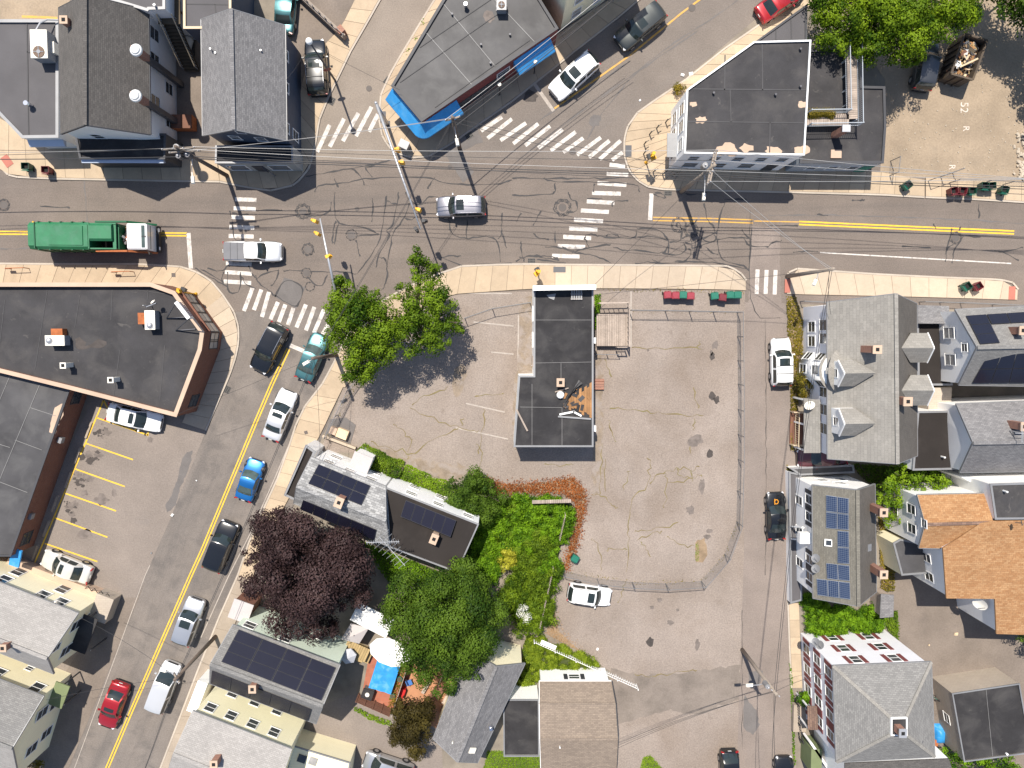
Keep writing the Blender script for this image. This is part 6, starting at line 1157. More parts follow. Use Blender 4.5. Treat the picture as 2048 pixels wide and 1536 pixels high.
# ---- garbage truck
c = P(197, 476, 1.5); yaw = math.atan2(P(320, 477, 0).y - P(60, 475, 0).y, 12); r = thing('garbage_truck', 'green front loading garbage truck with white cab waiting at the stop line', 'truck', (c.x, c.y, .016), yaw); r.scale = (.90, .94, .94)
gp = mat('truck_green', (.020, .145, .062), .45, var=.15, scale=.8, spec=.4, stain=(1.1, .48, .70, .55, (.055, .165, .10)), spots=(2.5, .62, .72, .5, (.05, .07, .045))); gp2 = mat('truck_green_dark', (.012, .095, .042), .55)
def loc(name, mb, m, smooth=False, par=None): return mb.build(name, m, par or r, smooth, False)
def rbox(c, s, bev=.12):
    x, y, z = s[0] / 2, s[1] / 2, s[2] / 2; b = min(bev, y * .6); pr = [(-y, -z), (y, -z), (y, z - b), (y - b, z), (-y + b, z), (-y, z - b)]
    vs = [Vector(c) + Vector((-x, a, bb)) for a, bb in pr] + [Vector(c) + Vector((x, a, bb)) for a, bb in pr]
    return MB().add(vs, [tuple(range(5, -1, -1)), tuple(range(6, 12))] + [(i, (i + 1) % 6, 6 + (i + 1) % 6, 6 + i) for i in range(6)])
loc('chassis', MB().box((-.2, .55, .75), (10.6, .16, .3)).box((-.2, -.55, .75), (10.6, .16, .3)).box((-.2, 0, .7), (10.4, .9, .1)), M['steel_d'])
loc('body', rbox((-2.6, 0, 2.0), (5.0, 2.45, 2.5), .25), gp); loc('body_top', MB().box((-2.15, 0, 3.28), (3.3, 1.75, .10), taper=.97), gp)
loc('tailgate', rbox((-5.35, 0, 1.9), (.75, 2.4, 2.6), .3), gp); loc('tailgate_ridge', MB().box((-5.0, .7, 3.26), (.08, .08, .05)).box((-5.05, 0, 3.28), (.1, 2.3, .12)), gp2)
for k in range(5): loc('side_rib', MB().box((-4.8 + k * 1.05, -1.25, 2.0), (.12, .08, 2.3)).box((-4.8 + k * 1.05, 1.25, 2.0), (.12, .08, 2.3)), gp2)
loc('hopper_wall', MB().box((1.2, 1.12, 2.0), (2.6, .12, 2.2)).box((1.2, -1.12, 2.0), (2.6, .12, 2.2)).box((-.05, 0, 2.0), (.12, 2.3, 2.4)).box((2.5, 0, 1.8), (.12, 2.3, 1.8)), gp)
loc('hopper_floor', MB().box((1.25, 0, 1.0), (2.4, 2.1, .1)), M['bin_in']); loc('hopper_hood', rbox((1.15, .32, 3.15), (2.1, 1.55, .5), .2), gp); loc('hopper_sill', MB().box((2.3, 0, 2.95), (.3, 2.2, .15)), gp); loc('engine_deck', MB().box((3.0, 0, 1.3), (.9, 2.0, .5)), M['black'])
for s in (-1, 1): loc('lift_arm', MB().bar((.4, s * 1.32, 2.7), (3.5, s * 1.32, 2.9), .16, .28).bar((3.5, s * 1.32, 2.9), (5.4, s * 1.30, 1.1), .16, .26), gp2 if s > 0 else M['rust'])
for k in range(16): loc('hydraulics', MB().tube([(2.6 + rnd.uniform(0, .7), rnd.uniform(-.9, .9), 1.5), (2.65 + rnd.uniform(0, .8), rnd.uniform(-1, 1), 2.3)], rnd.choice((.05, .08, .12)), 7), M[rnd.choice(('steel_d', 'black', 'rust', 'sig_y', 'steel'))])
loc('cab', rbox((4.35, 0, 1.95), (1.75, 2.35, 2.1), .12), white); loc('cab_roof', MB().box((4.15, 0, 3.02), (1.3, 2.1, .08), taper=.95), white)
loc('windshield', MB().add([(4.86, -1.02, 2.99), (4.86, 1.02, 2.99), (5.255, 1.06, 2.0), (5.255, -1.06, 2.0)], [(0, 1, 2, 3)]).add([(4.845, -1.0, 3.04), (5.16, -1.0, 3.02), (5.16, 1.0, 3.02), (4.845, 1.0, 3.04)], [(0, 1, 2, 3)]), M['glass_g']); loc('windshield_pillar', MB().box((5.05, 0, 3.03), (.42, .08, .05)), M['black']); loc('visor', MB().box((5.3, 0, 2.9), (.08, 2.2, .1)), M['white_bar'] if 'white_bar' in M else white)
for s in (-1, 1): loc('side_glass', MB().box((4.6, s * 1.182, 2.35), (.9, .02, .75)), M['glass']); loc('mirror', MB().bar((5.1, s * 1.2, 2.6), (5.35, s * 1.45, 2.6), .04, .04).box((5.35, s * 1.48, 2.4), (.08, .2, .5)), M['black'])
loc('bumper', MB().box((5.4, 0, .7), (.25, 2.4, .45)), M['black']); loc('headlight', MB().box((5.53, .85, .85), (.04, .3, .2)), M['lamp_w']); loc('headlight', MB().box((5.53, -.85, .85), (.04, .3, .2)), M['lamp_w'])
for x in (4.5, -1.7, -3.1):
    for s in (-1, 1): wv = loc('wheel', MB().tube([(x, s * .75, .52), (x, s * 1.2, .52)], .52, 20), M['tyre']); loc('rim', MB().tube([(x, s * 1.2, .52), (x, s * 1.22, .52)], .3, 14), M['rim'], par=wv)
for y in (.9, -.9): loc('tail_lamp', MB().box((-5.75, y, 1.0), (.06, .3, .2)), M['lamp_r'])
loc('beacon', MB().cyl((-5.6, 1.28, 2.4), .08, .2, 8), M['sig_y'])
# ---- roll-off dumpster
cs = [P(1930, 67, 2.1), P(1975, 81, 2.1), P(1946, 159, 2.1), P(1903, 147, 2.1)]; r = thing('dumpster', 'long open dumpster heaped with splintered wood beside the trees', 'dumpster', P(1938, 115, 0))
md = mat('dumpster_steel', (.085, .065, .05), .8, var=.25, stain=(1.5, .5, .65, .6, (.14, .10, .055))); inn = offset_poly(cs, .08); oc = ccw(cs)
for i in range(4):
    a, b = oc[i], oc[(i + 1) % 4]; a2, b2 = inn[i], inn[(i + 1) % 4]
    MB().add([g(a), g(b), b, a, g(a2), g(b2), b2, a2], [(0, 1, 2, 3), (5, 4, 7, 6), (3, 2, 6, 7)]).build('side', md, r); t = XY(b - a).normalized(); nn = Vector((t.y, -t.x, 0)); MB().bar(a + nn * .03 - Vector((0, 0, .05)), b + nn * .03 - Vector((0, 0, .05)), .12, .14).build('rim', md, r)
    for k in range(1, 6 if (b - a).length > 3 else 3): pt = a.lerp(b, k / (6 if (b - a).length > 3 else 3)); MB().bar(g(pt) + nn * .06, pt + nn * .06 - Vector((0, 0, .12)), .1, .12).build('rib', md, r)
MB().sheet(inn, .9).build('fill_bed', M['soil'], r)
deb = thing('debris_heap', 'heap of broken boards, plaster and scraps inside the long dumpster', 'debris', P(1938, 115, 1.0))
S4 = roof_plane(cs[0], cs[1], cs[2], cs[3])
for k in range(190):
    u, v = rnd.uniform(.10, .90), rnd.uniform(.06, .94); pt = S4(u, v); z = 1.0 + 1.0 * math.sin(u * 3.1) * (.5 + .5 * math.sin(v * 3.1)) * rnd.uniform(.7, 1.1); L_ = rnd.uniform(.15, .75)
    mm = M[rnd.choice(('wood_o', 'wood_o', 'lumber', 'wood_b', 'trim_k', 'trim_k', 'trim_g', 'wood_y', 'soil', 'straw'))]; MB().box((pt.x, pt.y, z), (L_, rnd.choice((.06, .1, .16, .3)), rnd.choice((.02, .04, .08))), rnd.uniform(0, 3.1), rnd.uniform(-.4, .4), rnd.uniform(-.4, .4)).build('scrap', mm, deb)
for k in range(9): pt = S4(.18 + rnd.uniform(-.08, .1), .70 + rnd.uniform(-.08, .08)); MB().box((pt.x, pt.y, 2.0), (rnd.uniform(.3, .7), .06, .03), rnd.uniform(0, 3.1), .2, .2).build('scrap', M['trim'], deb)
a, b = S4(.25, .8) , S4(.85, .5); MB().bar(Vector((a.x, a.y, 2.15)), Vector((b.x, b.y, 2.25)), .14, .05).build('plank', M['lumber'], deb)
# ---- wheeled rubbish carts
def cart(label, px, face, body, lid, group, opened=False, h=1.0):
    c = P(px[0], px[1], .9); r = thing('rubbish_cart', label, 'trash bin', (c.x, c.y, .016), face, group); zb = .115 if opened is None else 0
    sb, st_ = (.21, .24), (.28, .33); vs = [(-sb[0], -sb[1], .05), (sb[0], -sb[1], .05), (sb[0], sb[1], .05), (-sb[0], sb[1], .05), (-st_[0], -st_[1], h), (st_[0], -st_[1], h), (st_[0], st_[1], h), (-st_[0], st_[1], h)]
    i = [(v[0] * .9, v[1] * .9, max(v[2], .15)) for v in vs]
    MB().add(vs + i, [(3, 2, 1, 0), (0, 1, 5, 4), (1, 2, 6, 5), (2, 3, 7, 6), (3, 0, 4, 7), (4, 5, 13, 12), (5, 6, 14, 13), (6, 7, 15, 14), (7, 4, 12, 15), (9, 8, 12, 13), (10, 9, 13, 14), (11, 10, 14, 15), (8, 11, 15, 12), (8, 9, 10, 11)]).build('body', M[body], r, False, False)
    if opened:
        MB().box((-.36, 0, h - .32), (.04, .64, .62), ry=-.15).build('lid', M[lid], r, False, False); MB().box((0, 0, .62), (.44, .54, .05)).build('inside', M['bin_in'], r, False, False)
    else:
        MB().box((.01, 0, h + .035), (.62, .70, .07), taper=.86).box((.16, 0, h + .08), (.20, .52, .05), taper=.8).build('lid', M[lid], r, False, False)
    MB().tube([(-.34, -.25, h - .02), (-.34, .25, h - .02)], .022, 7).build('handle', M[lid], r, False, False)
    for s in (-1, 1): MB().tube([(-.24, s * .24, .13), (-.24, s * .30, .13)], .13, 12).build('wheel', M['tyre'], r, False, False)
    return r
U = R(90)
cart('open dark green cart on the sidewalk left of the maroon one', (51, 332), U, 'bin_gd', 'bin_g', None, True); cart('open maroon cart in front of the shop sign at the left', (91, 339), U, 'bin_r', 'bin_r', None, True)
cart('maroon cart leftmost of the row above the lot fence', (1335, 590), R(-86), 'bin_r', 'bin_rl', 'carts above the lot fence'); cart('maroon cart second in the left row above the lot fence', (1351, 591), R(-90), 'bin_r', 'bin_rl', 'carts above the lot fence'); cart('green cart between maroon carts above the lot fence', (1366, 590), R(-92), 'bin_gd', 'bin_g', 'carts above the lot fence'); cart('small maroon cart ending the left row above the lot fence', (1381, 592), R(-90), 'bin_r', 'bin_rl', 'carts above the lot fence')
cart('green cart starting the right row above the lot fence', (1429, 592), R(-84), 'bin_gd', 'bin_g', 'carts above the lot fence'); cart('dark maroon cart between green ones above the lot fence', (1445, 595), R(-98), 'bin_r', 'bin_r', 'carts above the lot fence'); cart('green cart beside the last one at the lot corner', (1460, 590), R(-90), 'bin_gd', 'bin_g', 'carts above the lot fence'); cart('last green cart of the row at the lot fence corner', (1475, 590), R(-90), 'bin_gd', 'bin_g', 'carts above the lot fence')
cart('green cart standing alone by the weedy fence end', (1150, 1117), R(60), 'bin_gd', 'bin_g', None)
cart('open green cart alone on the sidewalk by the gate', (1817, 369), R(40), 'bin_gd', 'bin_g', None, True)
for x, y, a, b_, l_, s in ((1908, 381, 100, 'bin_r', 'bin_r', 'open maroon cart leftmost below the dirt lot fence'), (1926, 381, 80, 'bin_r', 'bin_r', 'open maroon cart beside the green one below the dirt lot fence'), (1945, 381, 88, 'bin_gd', 'bin_g', 'open green cart right of the maroon pair'), (1970, 371, 85, 'bin_gd', 'bin_g', 'open green cart set back against the dirt lot fence'), (1984, 371, 95, 'bin_gd', 'bin_gd', 'dark green cart touching the one set back at the fence'), (2010, 379, 75, 'bin_gd', 'bin_g', 'open green cart rightmost below the dirt lot fence')): cart(s, (x, y), R(a), b_, l_, 'carts below the dirt lot fence', True)
cart('open green cart standing askew on the whitish sidewalk', (1936, 572), R(38), 'bin_gd', 'bin_g', None, True); cart('open maroon cart standing askew on the whitish sidewalk', (1958, 572), R(35), 'bin_r', 'bin_r', None, True)
cart('dark maroon cart leftmost beside the cream rear wing', (608, 1490), R(70), 'bin_r', 'bin_r', 'carts beside the cream wing'); cart('dark green cart beside the cream rear wing', (624, 1497), R(70), 'bin_gd', 'bin_gd', 'carts beside the cream wing'); cart('green cart with lighter lid beside the cream rear wing', (638, 1503), R(70), 'bin_gd', 'bin_g', 'carts beside the cream wing'); cart('red lidded cart rightmost beside the cream rear wing', (651, 1508), R(70), 'bin_r', 'bin_rl', 'carts beside the cream wing')
c = P(363, 243, 1.2); r = thing('small_dumpster', 'rust red lidded dumpster in the narrow alley', 'dumpster', (c.x, c.y, 0)); MB().box((c.x, c.y, .6), (1.7, 1.1, 1.2), taper=1.08).build('body', M['rust'], r); MB().box((c.x - .45, c.y, 1.24), (.85, 1.15, .07)).build('lid', M['wood_b'], r); MB().box((c.x + .45, c.y, 1.24), (.85, 1.15, .07)).build('lid', M['wood_b'], r)
c = P(371, 90, 1.0); r = thing('gas_tank', 'white gas tank standing in the alley shadow', 'tank', (c.x, c.y, 0)); MB().tube([Vector((c.x - .2, c.y - .75, .75)), Vector((c.x - .18, c.y - .6, .75)), Vector((c.x + .18, c.y + .6, .75)), Vector((c.x + .2, c.y + .75, .75))], [.25, .42, .42, .25], 14).build('shell', M['canvas'], r, True); MB().box((c.x, c.y, .2), (.8, 1.2, .3)).build('cradle', M['steel_d'], r)

# ================================================================ POLES, WIRES, SIGNALS
TOPS = {}
def utility_pole(key, label, base, h, lean=(0, 0), arms=(), m='pole', transformer=False, lamp=None, r0=.19):
    b = P(*base, 0); t = b + Vector((lean[0], lean[1], h)); r = thing('utility_pole', label, 'utility pole', b); MB().tube([b - Vector((0, 0, .2)), b.lerp(t, .5), t], [r0, r0 * .85, r0 * .68], 10).build('pole', M[m], r, True)
    pts = []
    for ang, z, L_, n in arms:
        c = b.lerp(t, z / h); d_ = Vector((math.cos(ang), math.sin(ang), 0)); MB().bar(c - d_ * L_ / 2 + Vector((0, 0, 0)), c + d_ * L_ / 2, .12, .14).build('crossarm', M['pole_g'], r); s = Vector((-d_.y, d_.x, 0))
        for k in range(n):
            q = c + d_ * L_ * (-.46 + .92 * k / max(1, n - 1)); MB().cyl(q + Vector((0, 0, .06)), .055, .16, 8, .03).build('insulator', M['ceramic'], r); pts.append(q + Vector((0, 0, .2)))
    if transformer:
        for k in range(transformer): c = b.lerp(t, .86) + Vector((math.cos(k * 1.5 + 2.6) * .5, math.sin(k * 1.5 + 2.6) * .5, -.4)); o = MB().cyl(c, .22, .75, 12).build('transformer', M['steel_d' if k else 'trim_g'], r); MB().cyl(c + Vector((0, 0, .75)), .06, .18, 8).build('bushing', M['ceramic'], o)
    if lamp:
        z, dx, dy = lamp; c = b.lerp(t, z / h); e = c + Vector((dx, dy, .35)); MB().tube([c, c.lerp(e, .5) + Vector((0, 0, .15)), e], .035, 6).build('lamp_arm', M['steel'], r); a = math.atan2(dy, dx); MB().box(e + Vector((0, 0, -.02)), (.62, .28, .14), a, taper=.75).build('lamp_head', M['unit'], r)
    TOPS[key] = (b, t, pts); return r
utility_pole('nw', 'tall dark utility pole with crossarms and transformers by the navy house', (455, 352), 10.2, (-.2, .1), [(R(4), 9.6, 2.6, 4), (R(4), 8.6, 2.4, 3)], transformer=3, lamp=(7.2, .1, -1.9))
utility_pole('ne', 'utility pole with double crossarms before the white corner building', (1362, 384), 10.4, (.1, .1), [(R(78), 10.0, 2.6, 4), (R(78), 9.3, 2.6, 4)], m='pole_g', transformer=1, lamp=(7.6, -.1, -1.9))
utility_pole('mid', 'utility pole with street lamp at the blue awning corner', (919, 296), 9.6, (0, 0), [(R(15), 9.2, 1.2, 3)], lamp=(7.4, .25, -1.4))
utility_pole('east', 'leaning grey utility pole at the end of the whitish sidewalk', (1574, 553), 9.4, (.1, -.1), [], m='pole_g', lamp=(6.6, -.4, -.9))
utility_pole('se', 'utility pole with street lamp in the lower right lot', (1484, 1299), 8.4, (.2, -.2), [(R(-40), 8.0, .9, 2)], m='pole_g', transformer=1, lamp=(6.3, -1.6, -.1))
utility_pole('sw', 'dark utility pole beside the mint house', (432, 1272), 8.8, (0, 0), [(R(120), 8.4, 1.0, 2)], lamp=(7.6, -1.3, .4))
utility_pole('cw', 'grey pole with street lamp hidden in the leafy trees', (673, 710), 8.6, (0, 0), [], m='pole', lamp=(7.6, -.7, -.4))
utility_pole('nn', 'thin dark pole with a white globe top beside the black parked car', (671, 162), 8.8, (0, 0), [], m='steel_d', r0=.10)
b, t, _ = TOPS['nn']; o = MB().tube([t, t + Vector((0, 0, .16)), t + Vector((0, 0, .34)), t + Vector((0, 0, .5))], [.1, .25, .25, .06], 14).build('globe', M['canvas'], None, True); o.parent = bpy.data.objects['utility_pole.007']; o.location = -o.parent.location
q = b.lerp(t, .35); m = MB(); m.add([q + Vector((.36 * math.cos(k * math.pi / 4 + .39), -.08 + .1 * math.cos(k * math.pi / 4 + .39), .36 * math.sin(k * math.pi / 4 + .39))) for k in range(8)], [tuple(range(8))]); o = m.build('stop_sign', M['lens_r'], bpy.data.objects['utility_pole.007'])
def wire(label, a, b, sag=.6, r_=.020, m='wire', group=None, n=14):
    a = Vector(a); b = Vector(b); pts = [a.lerp(b, k / n) - Vector((0, 0, sag * 4 * (k / n) * (1 - k / n))) for k in range(n + 1)]
    o = thing('overhead_wire', label, 'wire', a.lerp(b, .5), group=group); MB().tube(pts, r_, 5, False).build('conductor', M[m], o); return o
nw, ne, md_, ea, se, sw, cw = [TOPS[k] for k in ('nw', 'ne', 'mid', 'east', 'se', 'sw', 'cw')]
for k in range(4): wire('thin overhead wire along the main street between the two crossarm poles', nw[2][k], ne[2][k], .9, .018, 'wire_l' if k % 2 else 'wire', 'wires along the main street')
for k in range(2): wire('black cable under the main street wires between the crossarm poles', nw[0].lerp(nw[1], .70 - .07 * k), ne[0].lerp(ne[1], .70 - .07 * k), .7, .032, 'wire', 'cables along the main street')
for k in range(3): wire('thin wire leaving the navy house pole to the left edge', nw[2][k], P(-260, 296 + k * 9, 9.5), .6, .018, 'wire_l' if k == 1 else 'wire', 'wires to the left edge')
wire('black cable leaving the navy house pole to the left edge', nw[0].lerp(nw[1], .70), P(-260, 318, 6.8), .5, .034)
for k in range(4): wire('thin wire running right from the white building pole over the carts', ne[2][k], P(2330, 352 + k * 8, 9.8), .8, .020, 'wire_l', 'wires over the dirt lot')
for k in range(2): wire('black cable running right from the white building pole over the carts', ne[0].lerp(ne[1], .70 - .06 * k), P(2330, 380 + k * 6, 6.9), .6, .032, 'wire', 'cables over the dirt lot')
for k in range(3): wire('thin wire climbing beside the blue awnings to the top edge', md_[2][k], P(1250 + k * 10, -46 + k * 5, 9.2), .5, .020, 'wire_l' if k == 0 else 'wire', 'wires beside the blue awnings')
wire('black cable climbing beside the blue awnings to the top edge', md_[0].lerp(md_[1], .72), P(1262, -30, 7.0), .4, .035)
for k in range(2): wire('wire from the awning corner pole to the white building pole', md_[2][k], ne[2][4 + k], .6, .018, 'wire', 'wires between awning and white building poles')
for k in range(2): wire('wire from the awning corner pole to the navy house pole', md_[2][k], nw[2][4 + k], .6, .018, 'wire_l', 'wires between awning and navy house poles')
for k in range(2): wire('thin wire slanting from the white building pole to the leaning pole', ne[2][k], ea[1] - Vector((0, .1 * k, .2 + .3 * k)), .5, .016, 'wire_l', 'wires to the leaning pole')
wire('service drop from the leaning pole to the boarded building', ea[1] - Vector((0, 0, .6)), P(1186, 590, 4.3), .5, .016); wire('service drop from the white building pole to the boarded building', ne[0].lerp(ne[1], .8), P(1187, 572, 4.4), .5, .016)
for k in range(2): wire('wire following the side street from the leaning pole', ea[1] - Vector((0, 0, .3 + k * .4)), se[1] - Vector((0, 0, .2 + k * .4)), .9, .02, 'wire', 'wires following the side street')
for k in range(2): wire('wire from the lower right pole to the bottom edge', se[1] - Vector((0, 0, .2 + k * .4)), P(1545 + k * 14, 1660, 8.0), .5, .02, 'wire', 'wires to the bottom right edge')
for k in range(3): wire('service drop from the lower right pole to the tan garage', se[1] - Vector((0, 0, .5 + k * .1)), P(1236, 1486 + k * 5, 4.0), .5, .014, 'wire', 'service drops to the tan garage')
wire('service drop from the lower right pole to the maroon shutter house', se[1] - Vector((0, 0, .5)), P(1660, 1345, 7.4), .3, .016); wire('service drop from the leaning pole to the lilac house', ea[1] - Vector((0, 0, .8)), P(1662, 630, 6.4), .3, .016)
for k in range(2): wire('wire along the diagonal street between the lamp poles', sw[1] - Vector((0, 0, .2 + .5 * k)), cw[1] - Vector((0, 0, .2 + .5 * k)), 1.0, .02, 'wire', 'wires along the diagonal street')
for k in range(2): wire('wire from the lamp pole in the trees to the awning corner pole', cw[1] - Vector((0, 0, .3 + .4 * k)), md_[1] - Vector((0, 0, .4 + .4 * k)), .9, .016, 'wire', 'wires across the junction')
for k in range(2): wire('wire from the mint house pole to the bottom edge', sw[1] - Vector((0, 0, .2 + .5 * k)), P(250, 1640, 8.2), .5, .02, 'wire', 'wires to the bottom left edge')
wire('service drop from the mint house pole to the cream house', sw[1] - Vector((0, 0, .4)), P(160, 1235, 5.4), .4, .014); wire('service drop from the mint house pole to the grey gabled house', sw[1] - Vector((0, 0, .4)), P(92, 1400, 5.4), .4, .014); wire('service drop from the lamp pole in the trees to the small solar house', cw[1] - Vector((0, 0, .5)), P(640, 905, 6.2), .4, .014); wire('service drop from the lamp pole in the trees to the brick storefront', cw[1] - Vector((0, 0, .5)), P(356, 828, 5.5), .4, .012); wire('slack wire between the globe pole and the navy house', TOPS['nn'][1], P(572, 160, 7), .3, .012); wire('wire from the globe pole to the awning shop', TOPS['nn'][1] - Vector((0, 0, .4)), P(800, 180, 4.8), .3, .012)
# ---- traffic signals
def signal_head(r, c, yaw, m='sig_y', n=3):
    o = MB().box(c, (.26, .26, .33 * n), yaw).build('signal_head', M[m], r); d_ = Vector((math.cos(yaw), math.sin(yaw), 0))
    for k in range(n):
        z = c.z + (.33 * ((n - 1) / 2 - k)); p0 = Vector((c.x, c.y, z)) + d_ * .13; MB().tube([p0, p0 + d_ * .02], .09, 12).build('lens', M[('lens_r', 'lens_a', 'lens_g')[k % 3]], o)
        MB().tube([p0 + Vector((0, 0, .03)), p0 + d_ * .16 + Vector((0, 0, .03))], .10, 10, False).build('visor', M['sig_k' if m == 'sig_k' else m], o)
def mast(label, base, tip, h, heads, m='steel'):
    b = P(*base, 0); tp = P(*tip, h + .5); r = thing('traffic_signal', label, 'traffic signal', b); MB().tube([b, b + Vector((0, 0, h))], [.15, .11], 12).build('pole', M[m], r, True); s = Vector((b.x, b.y, h - .15))
    MB().tube([s, s.lerp(tp, .5) + Vector((0, 0, .12)), tp], [.12, .09, .055], 10).build('mast_arm', M[m], r, True); MB().box((b.x, b.y, .06), (.5, .5, .12)).build('base_plate', M['grey_pad'], r)
    for u, side_, yaw, mm in heads:
        c = s.lerp(tp, u); t = XY(tp - s).normalized(); n = Vector((-t.y, t.x, 0)); signal_head(r, c + n * side_ + Vector((0, 0, -.25)), yaw, mm)
    return r
mast('long white traffic signal arm reaching from the blue awning corner', (775, 248), (841, 458), 6.2, [(.38, .42, R(180), 'sig_y'), (.48, .42, R(180), 'sig_y'), (.86, .40, R(160), 'sig_y'), (.985, -.35, R(-60), 'sig_k'), (.95, .45, R(10), 'sig_k')])
mast('white traffic signal arm with yellow heads rising from the leafy trees', (702, 600), (640, 437), 6.0, [(.98, .45, R(160), 'sig_y'), (.82, .45, R(150), 'sig_y'), (.52, 0.05, R(30), 'sig_y')])
def ped(label, base, h=3.0, yaw=0.0):
    b = P(*base, .12); r = thing('pedestrian_signal', label, 'traffic signal', b); MB().tube([b, b + Vector((0, 0, h))], .06, 8).build('pole', M['sig_y'], r); MB().cyl(b, .16, .25, 10, .1).build('foot', M['sig_y'], r)
    for k, a in ((0, yaw), (1, yaw + 1.7)): d_ = Vector((math.cos(a), math.sin(a), 0)); c = b + d_ * .28 + Vector((0, 0, h - .3)); MB().box(c, (.28, .42, .42), a).build('signal_box', M['sig_y' if k else 'sig_k'], r); MB().box(c + d_ * .15, (.02, .3, .3), a).build('screen', M['sig_k'], r)
    signal_head(r, b + Vector((0, 0, h + .1)), yaw + .8, 'sig_y')
ped('yellow pedestrian signal on the rounded corner with black posts', (1292, 325), 3.0, R(200)); ped('yellow pedestrian signal in front of the boarded building', (1075, 548), 2.4, R(120)); ped('yellow pedestrian signal at the brick storefront corner', (392, 588), 3.2, R(60))
c = P(808, 289, 1.2); r = thing('control_cabinet', 'grey traffic control cabinet beside the long signal arm', 'cabinet', (c.x, c.y, .12)); MB().box((c.x, c.y, .72), (.75, .6, 1.2), R(-25)).build('body', M['trim_g'], r); MB().box((c.x, c.y, 1.35), (.85, .7, .07), R(-25)).build('lid', M['trim_g'], r)
c = P(545, 343, 1.5); r = thing('leaning_sign_post', 'white sign post lying over the shaded corner sidewalk', 'sign', P(551, 352, .12)); MB().tube([P(551, 352, .12), P(533, 340, 2.6)], .05, 8).build('post', M['trim_g'], r); q = P(531, 339, 2.6); MB().box(q, (.1, .5, .6), .8).build('sign_plate', M['trim_k'], r)
# ---- bollards on the rounded corner
BP = [(1347, 232), (1331, 245), (1313, 257), (1299, 269), (1288, 289), (1287, 308), (1306, 345), (1325, 349), (1345, 352)]
BL = ['beside the white building wall at the top', 'second from the white building wall', 'third from the white building wall', 'fourth from the white building wall', 'fifth along the curve', 'sixth along the curve beside the pedestrian signal', 'below the pedestrian signal on the left', 'middle of the lower three below the pedestrian signal', 'nearest the white building shadow']
for (x, y), s in zip(BP, BL):
    b = P(x, y, .12); r = thing('bollard', 'short black post ' + s, 'bollard', b, group='short posts on the rounded corner'); MB().cyl(b, .055, .95, 8).build('post', M['rail_k'], r); MB().cyl(b + Vector((0, 0, .95)), .07, .06, 8, .03).build('cap', M['rail_k'], r); MB().bar(b + Vector((0, 0, .8)), b + Vector((.3, .18, .8)), .05, .07).build('bracket', M['rail_k'], r)
for (x, y), s in (((22, 538), 'low brown rail at the left end of the brick sidewalk'), ((232, 545), 'low brown rail beside the garbage truck shadow')):
    b = P(x, y, .12); r = thing('bike_rack', s, 'bike rack', b); MB().tube([b, b + Vector((0, 0, .8)), b + Vector((1.6, .05, .8)), b + Vector((1.6, .05, 0))], .035, 7).build('rail', M['rust'], r); MB().box(b + Vector((.1, 0, .6)), (.5, .1, .35)).build('plate', M['coping'], r)
for k in range(6): pass
# ---- hydrant-like small things at the blue awning
for (x, y), s in (((1068, 147), 'small cream lamp post on the shaded awning sidewalk'), ((999, 190), 'planter post in the shade of the maroon wall')):
    b = P(x, y, .12); r = thing('lamp_post', s, 'lamp post', b); MB().cyl(b, .05, 2.6, 8).build('post', M['rail_k'], r); MB().cyl(b + Vector((0, 0, 2.6)), .12, .3, 10, .16).build('lantern', M['unit'], r)

# ================================================================ FENCES
def chain_link(label, px, h, post_step=2.6, m='steel', closed=False):
    pts = [P(x, y, .02) for x, y in px]; r = thing('chain_link_fence', label, 'fence', pts[0]); Z = Vector((0, 0, 1)); mesh = MB()
    for a, b in zip(pts, pts[1:]):
        L = (b - a).length; t = (b - a).normalized(); n = max(1, round(L / post_step))
        for k in range(n + (1 if b is pts[-1] else 0)): c = a.lerp(b, k / n); MB().cyl(c, .04, h + .05, 7).build('post', M[m], r)
        MB().tube([a + Z * h, b + Z * h], .028, 6).build('top_rail', M[m], r); mesh.bar(a + Z * .08, b + Z * .08, .012, .012)
        s = .24; kk = int((L + h) / s)
        for k in range(kk):
            for d_ in (1, -1):
                u0 = k * s - (h if d_ > 0 else 0); u1 = u0 + h * d_ if d_ > 0 else u0 - h
                z0, z1 = .06, h
                if d_ < 0: u0, u1 = k * s, k * s - h
                def cl(u, o, z, zo): return u
                ua, ub, za, zb = u0, u1, z0, z1
                if ua < 0: za += -ua / (ub - ua) * (z1 - z0) if ub != ua else 0; ua = 0
                if ub < 0: zb = z0 + (z1 - z0) * (u0 / (u0 - u1)); ub = 0
                if ub > L: zb = za + (zb - za) * ((L - ua) / (ub - ua)) if ub > ua else zb; ub = L
                if ua > L: za = z0 + (z1 - z0) * ((u0 - L) / (u0 - u1)); ua = L
                if abs(ua - ub) < .02: continue
                p0, p1 = a + t * ua + Z * za, a + t * ub + Z * zb; wv = Vector((-t.y, t.x, 0)) * .003; uv = Z * .003
                mesh.add([p0 - wv - uv, p0 + wv + uv, p1 + wv + uv, p1 - wv - uv], [(0, 1, 2, 3)])
    o = mesh.build('wire_mesh', M[m], r); o['kind'] = 'stuff'
    return r
M['fence_m'] = mat('fence_wire', (.20, .20, .205), .5, metal=.3)
chain_link('long chain link fence wrapping the right side of the cracked lot', [(1258, 621), (1330, 622), (1474, 625), (1476, 768), (1476, 918), (1473, 1043), (1449, 1108), (1402, 1162), (1331, 1167), (1264, 1164), (1194, 1157), (1126, 1141)], 1.8, 2.4, 'fence_m')
chain_link('bent chain link fence at the top of the left lot', [(930, 637), (985, 618), (1060, 606)], 1.5, 2.6, 'fence_m')
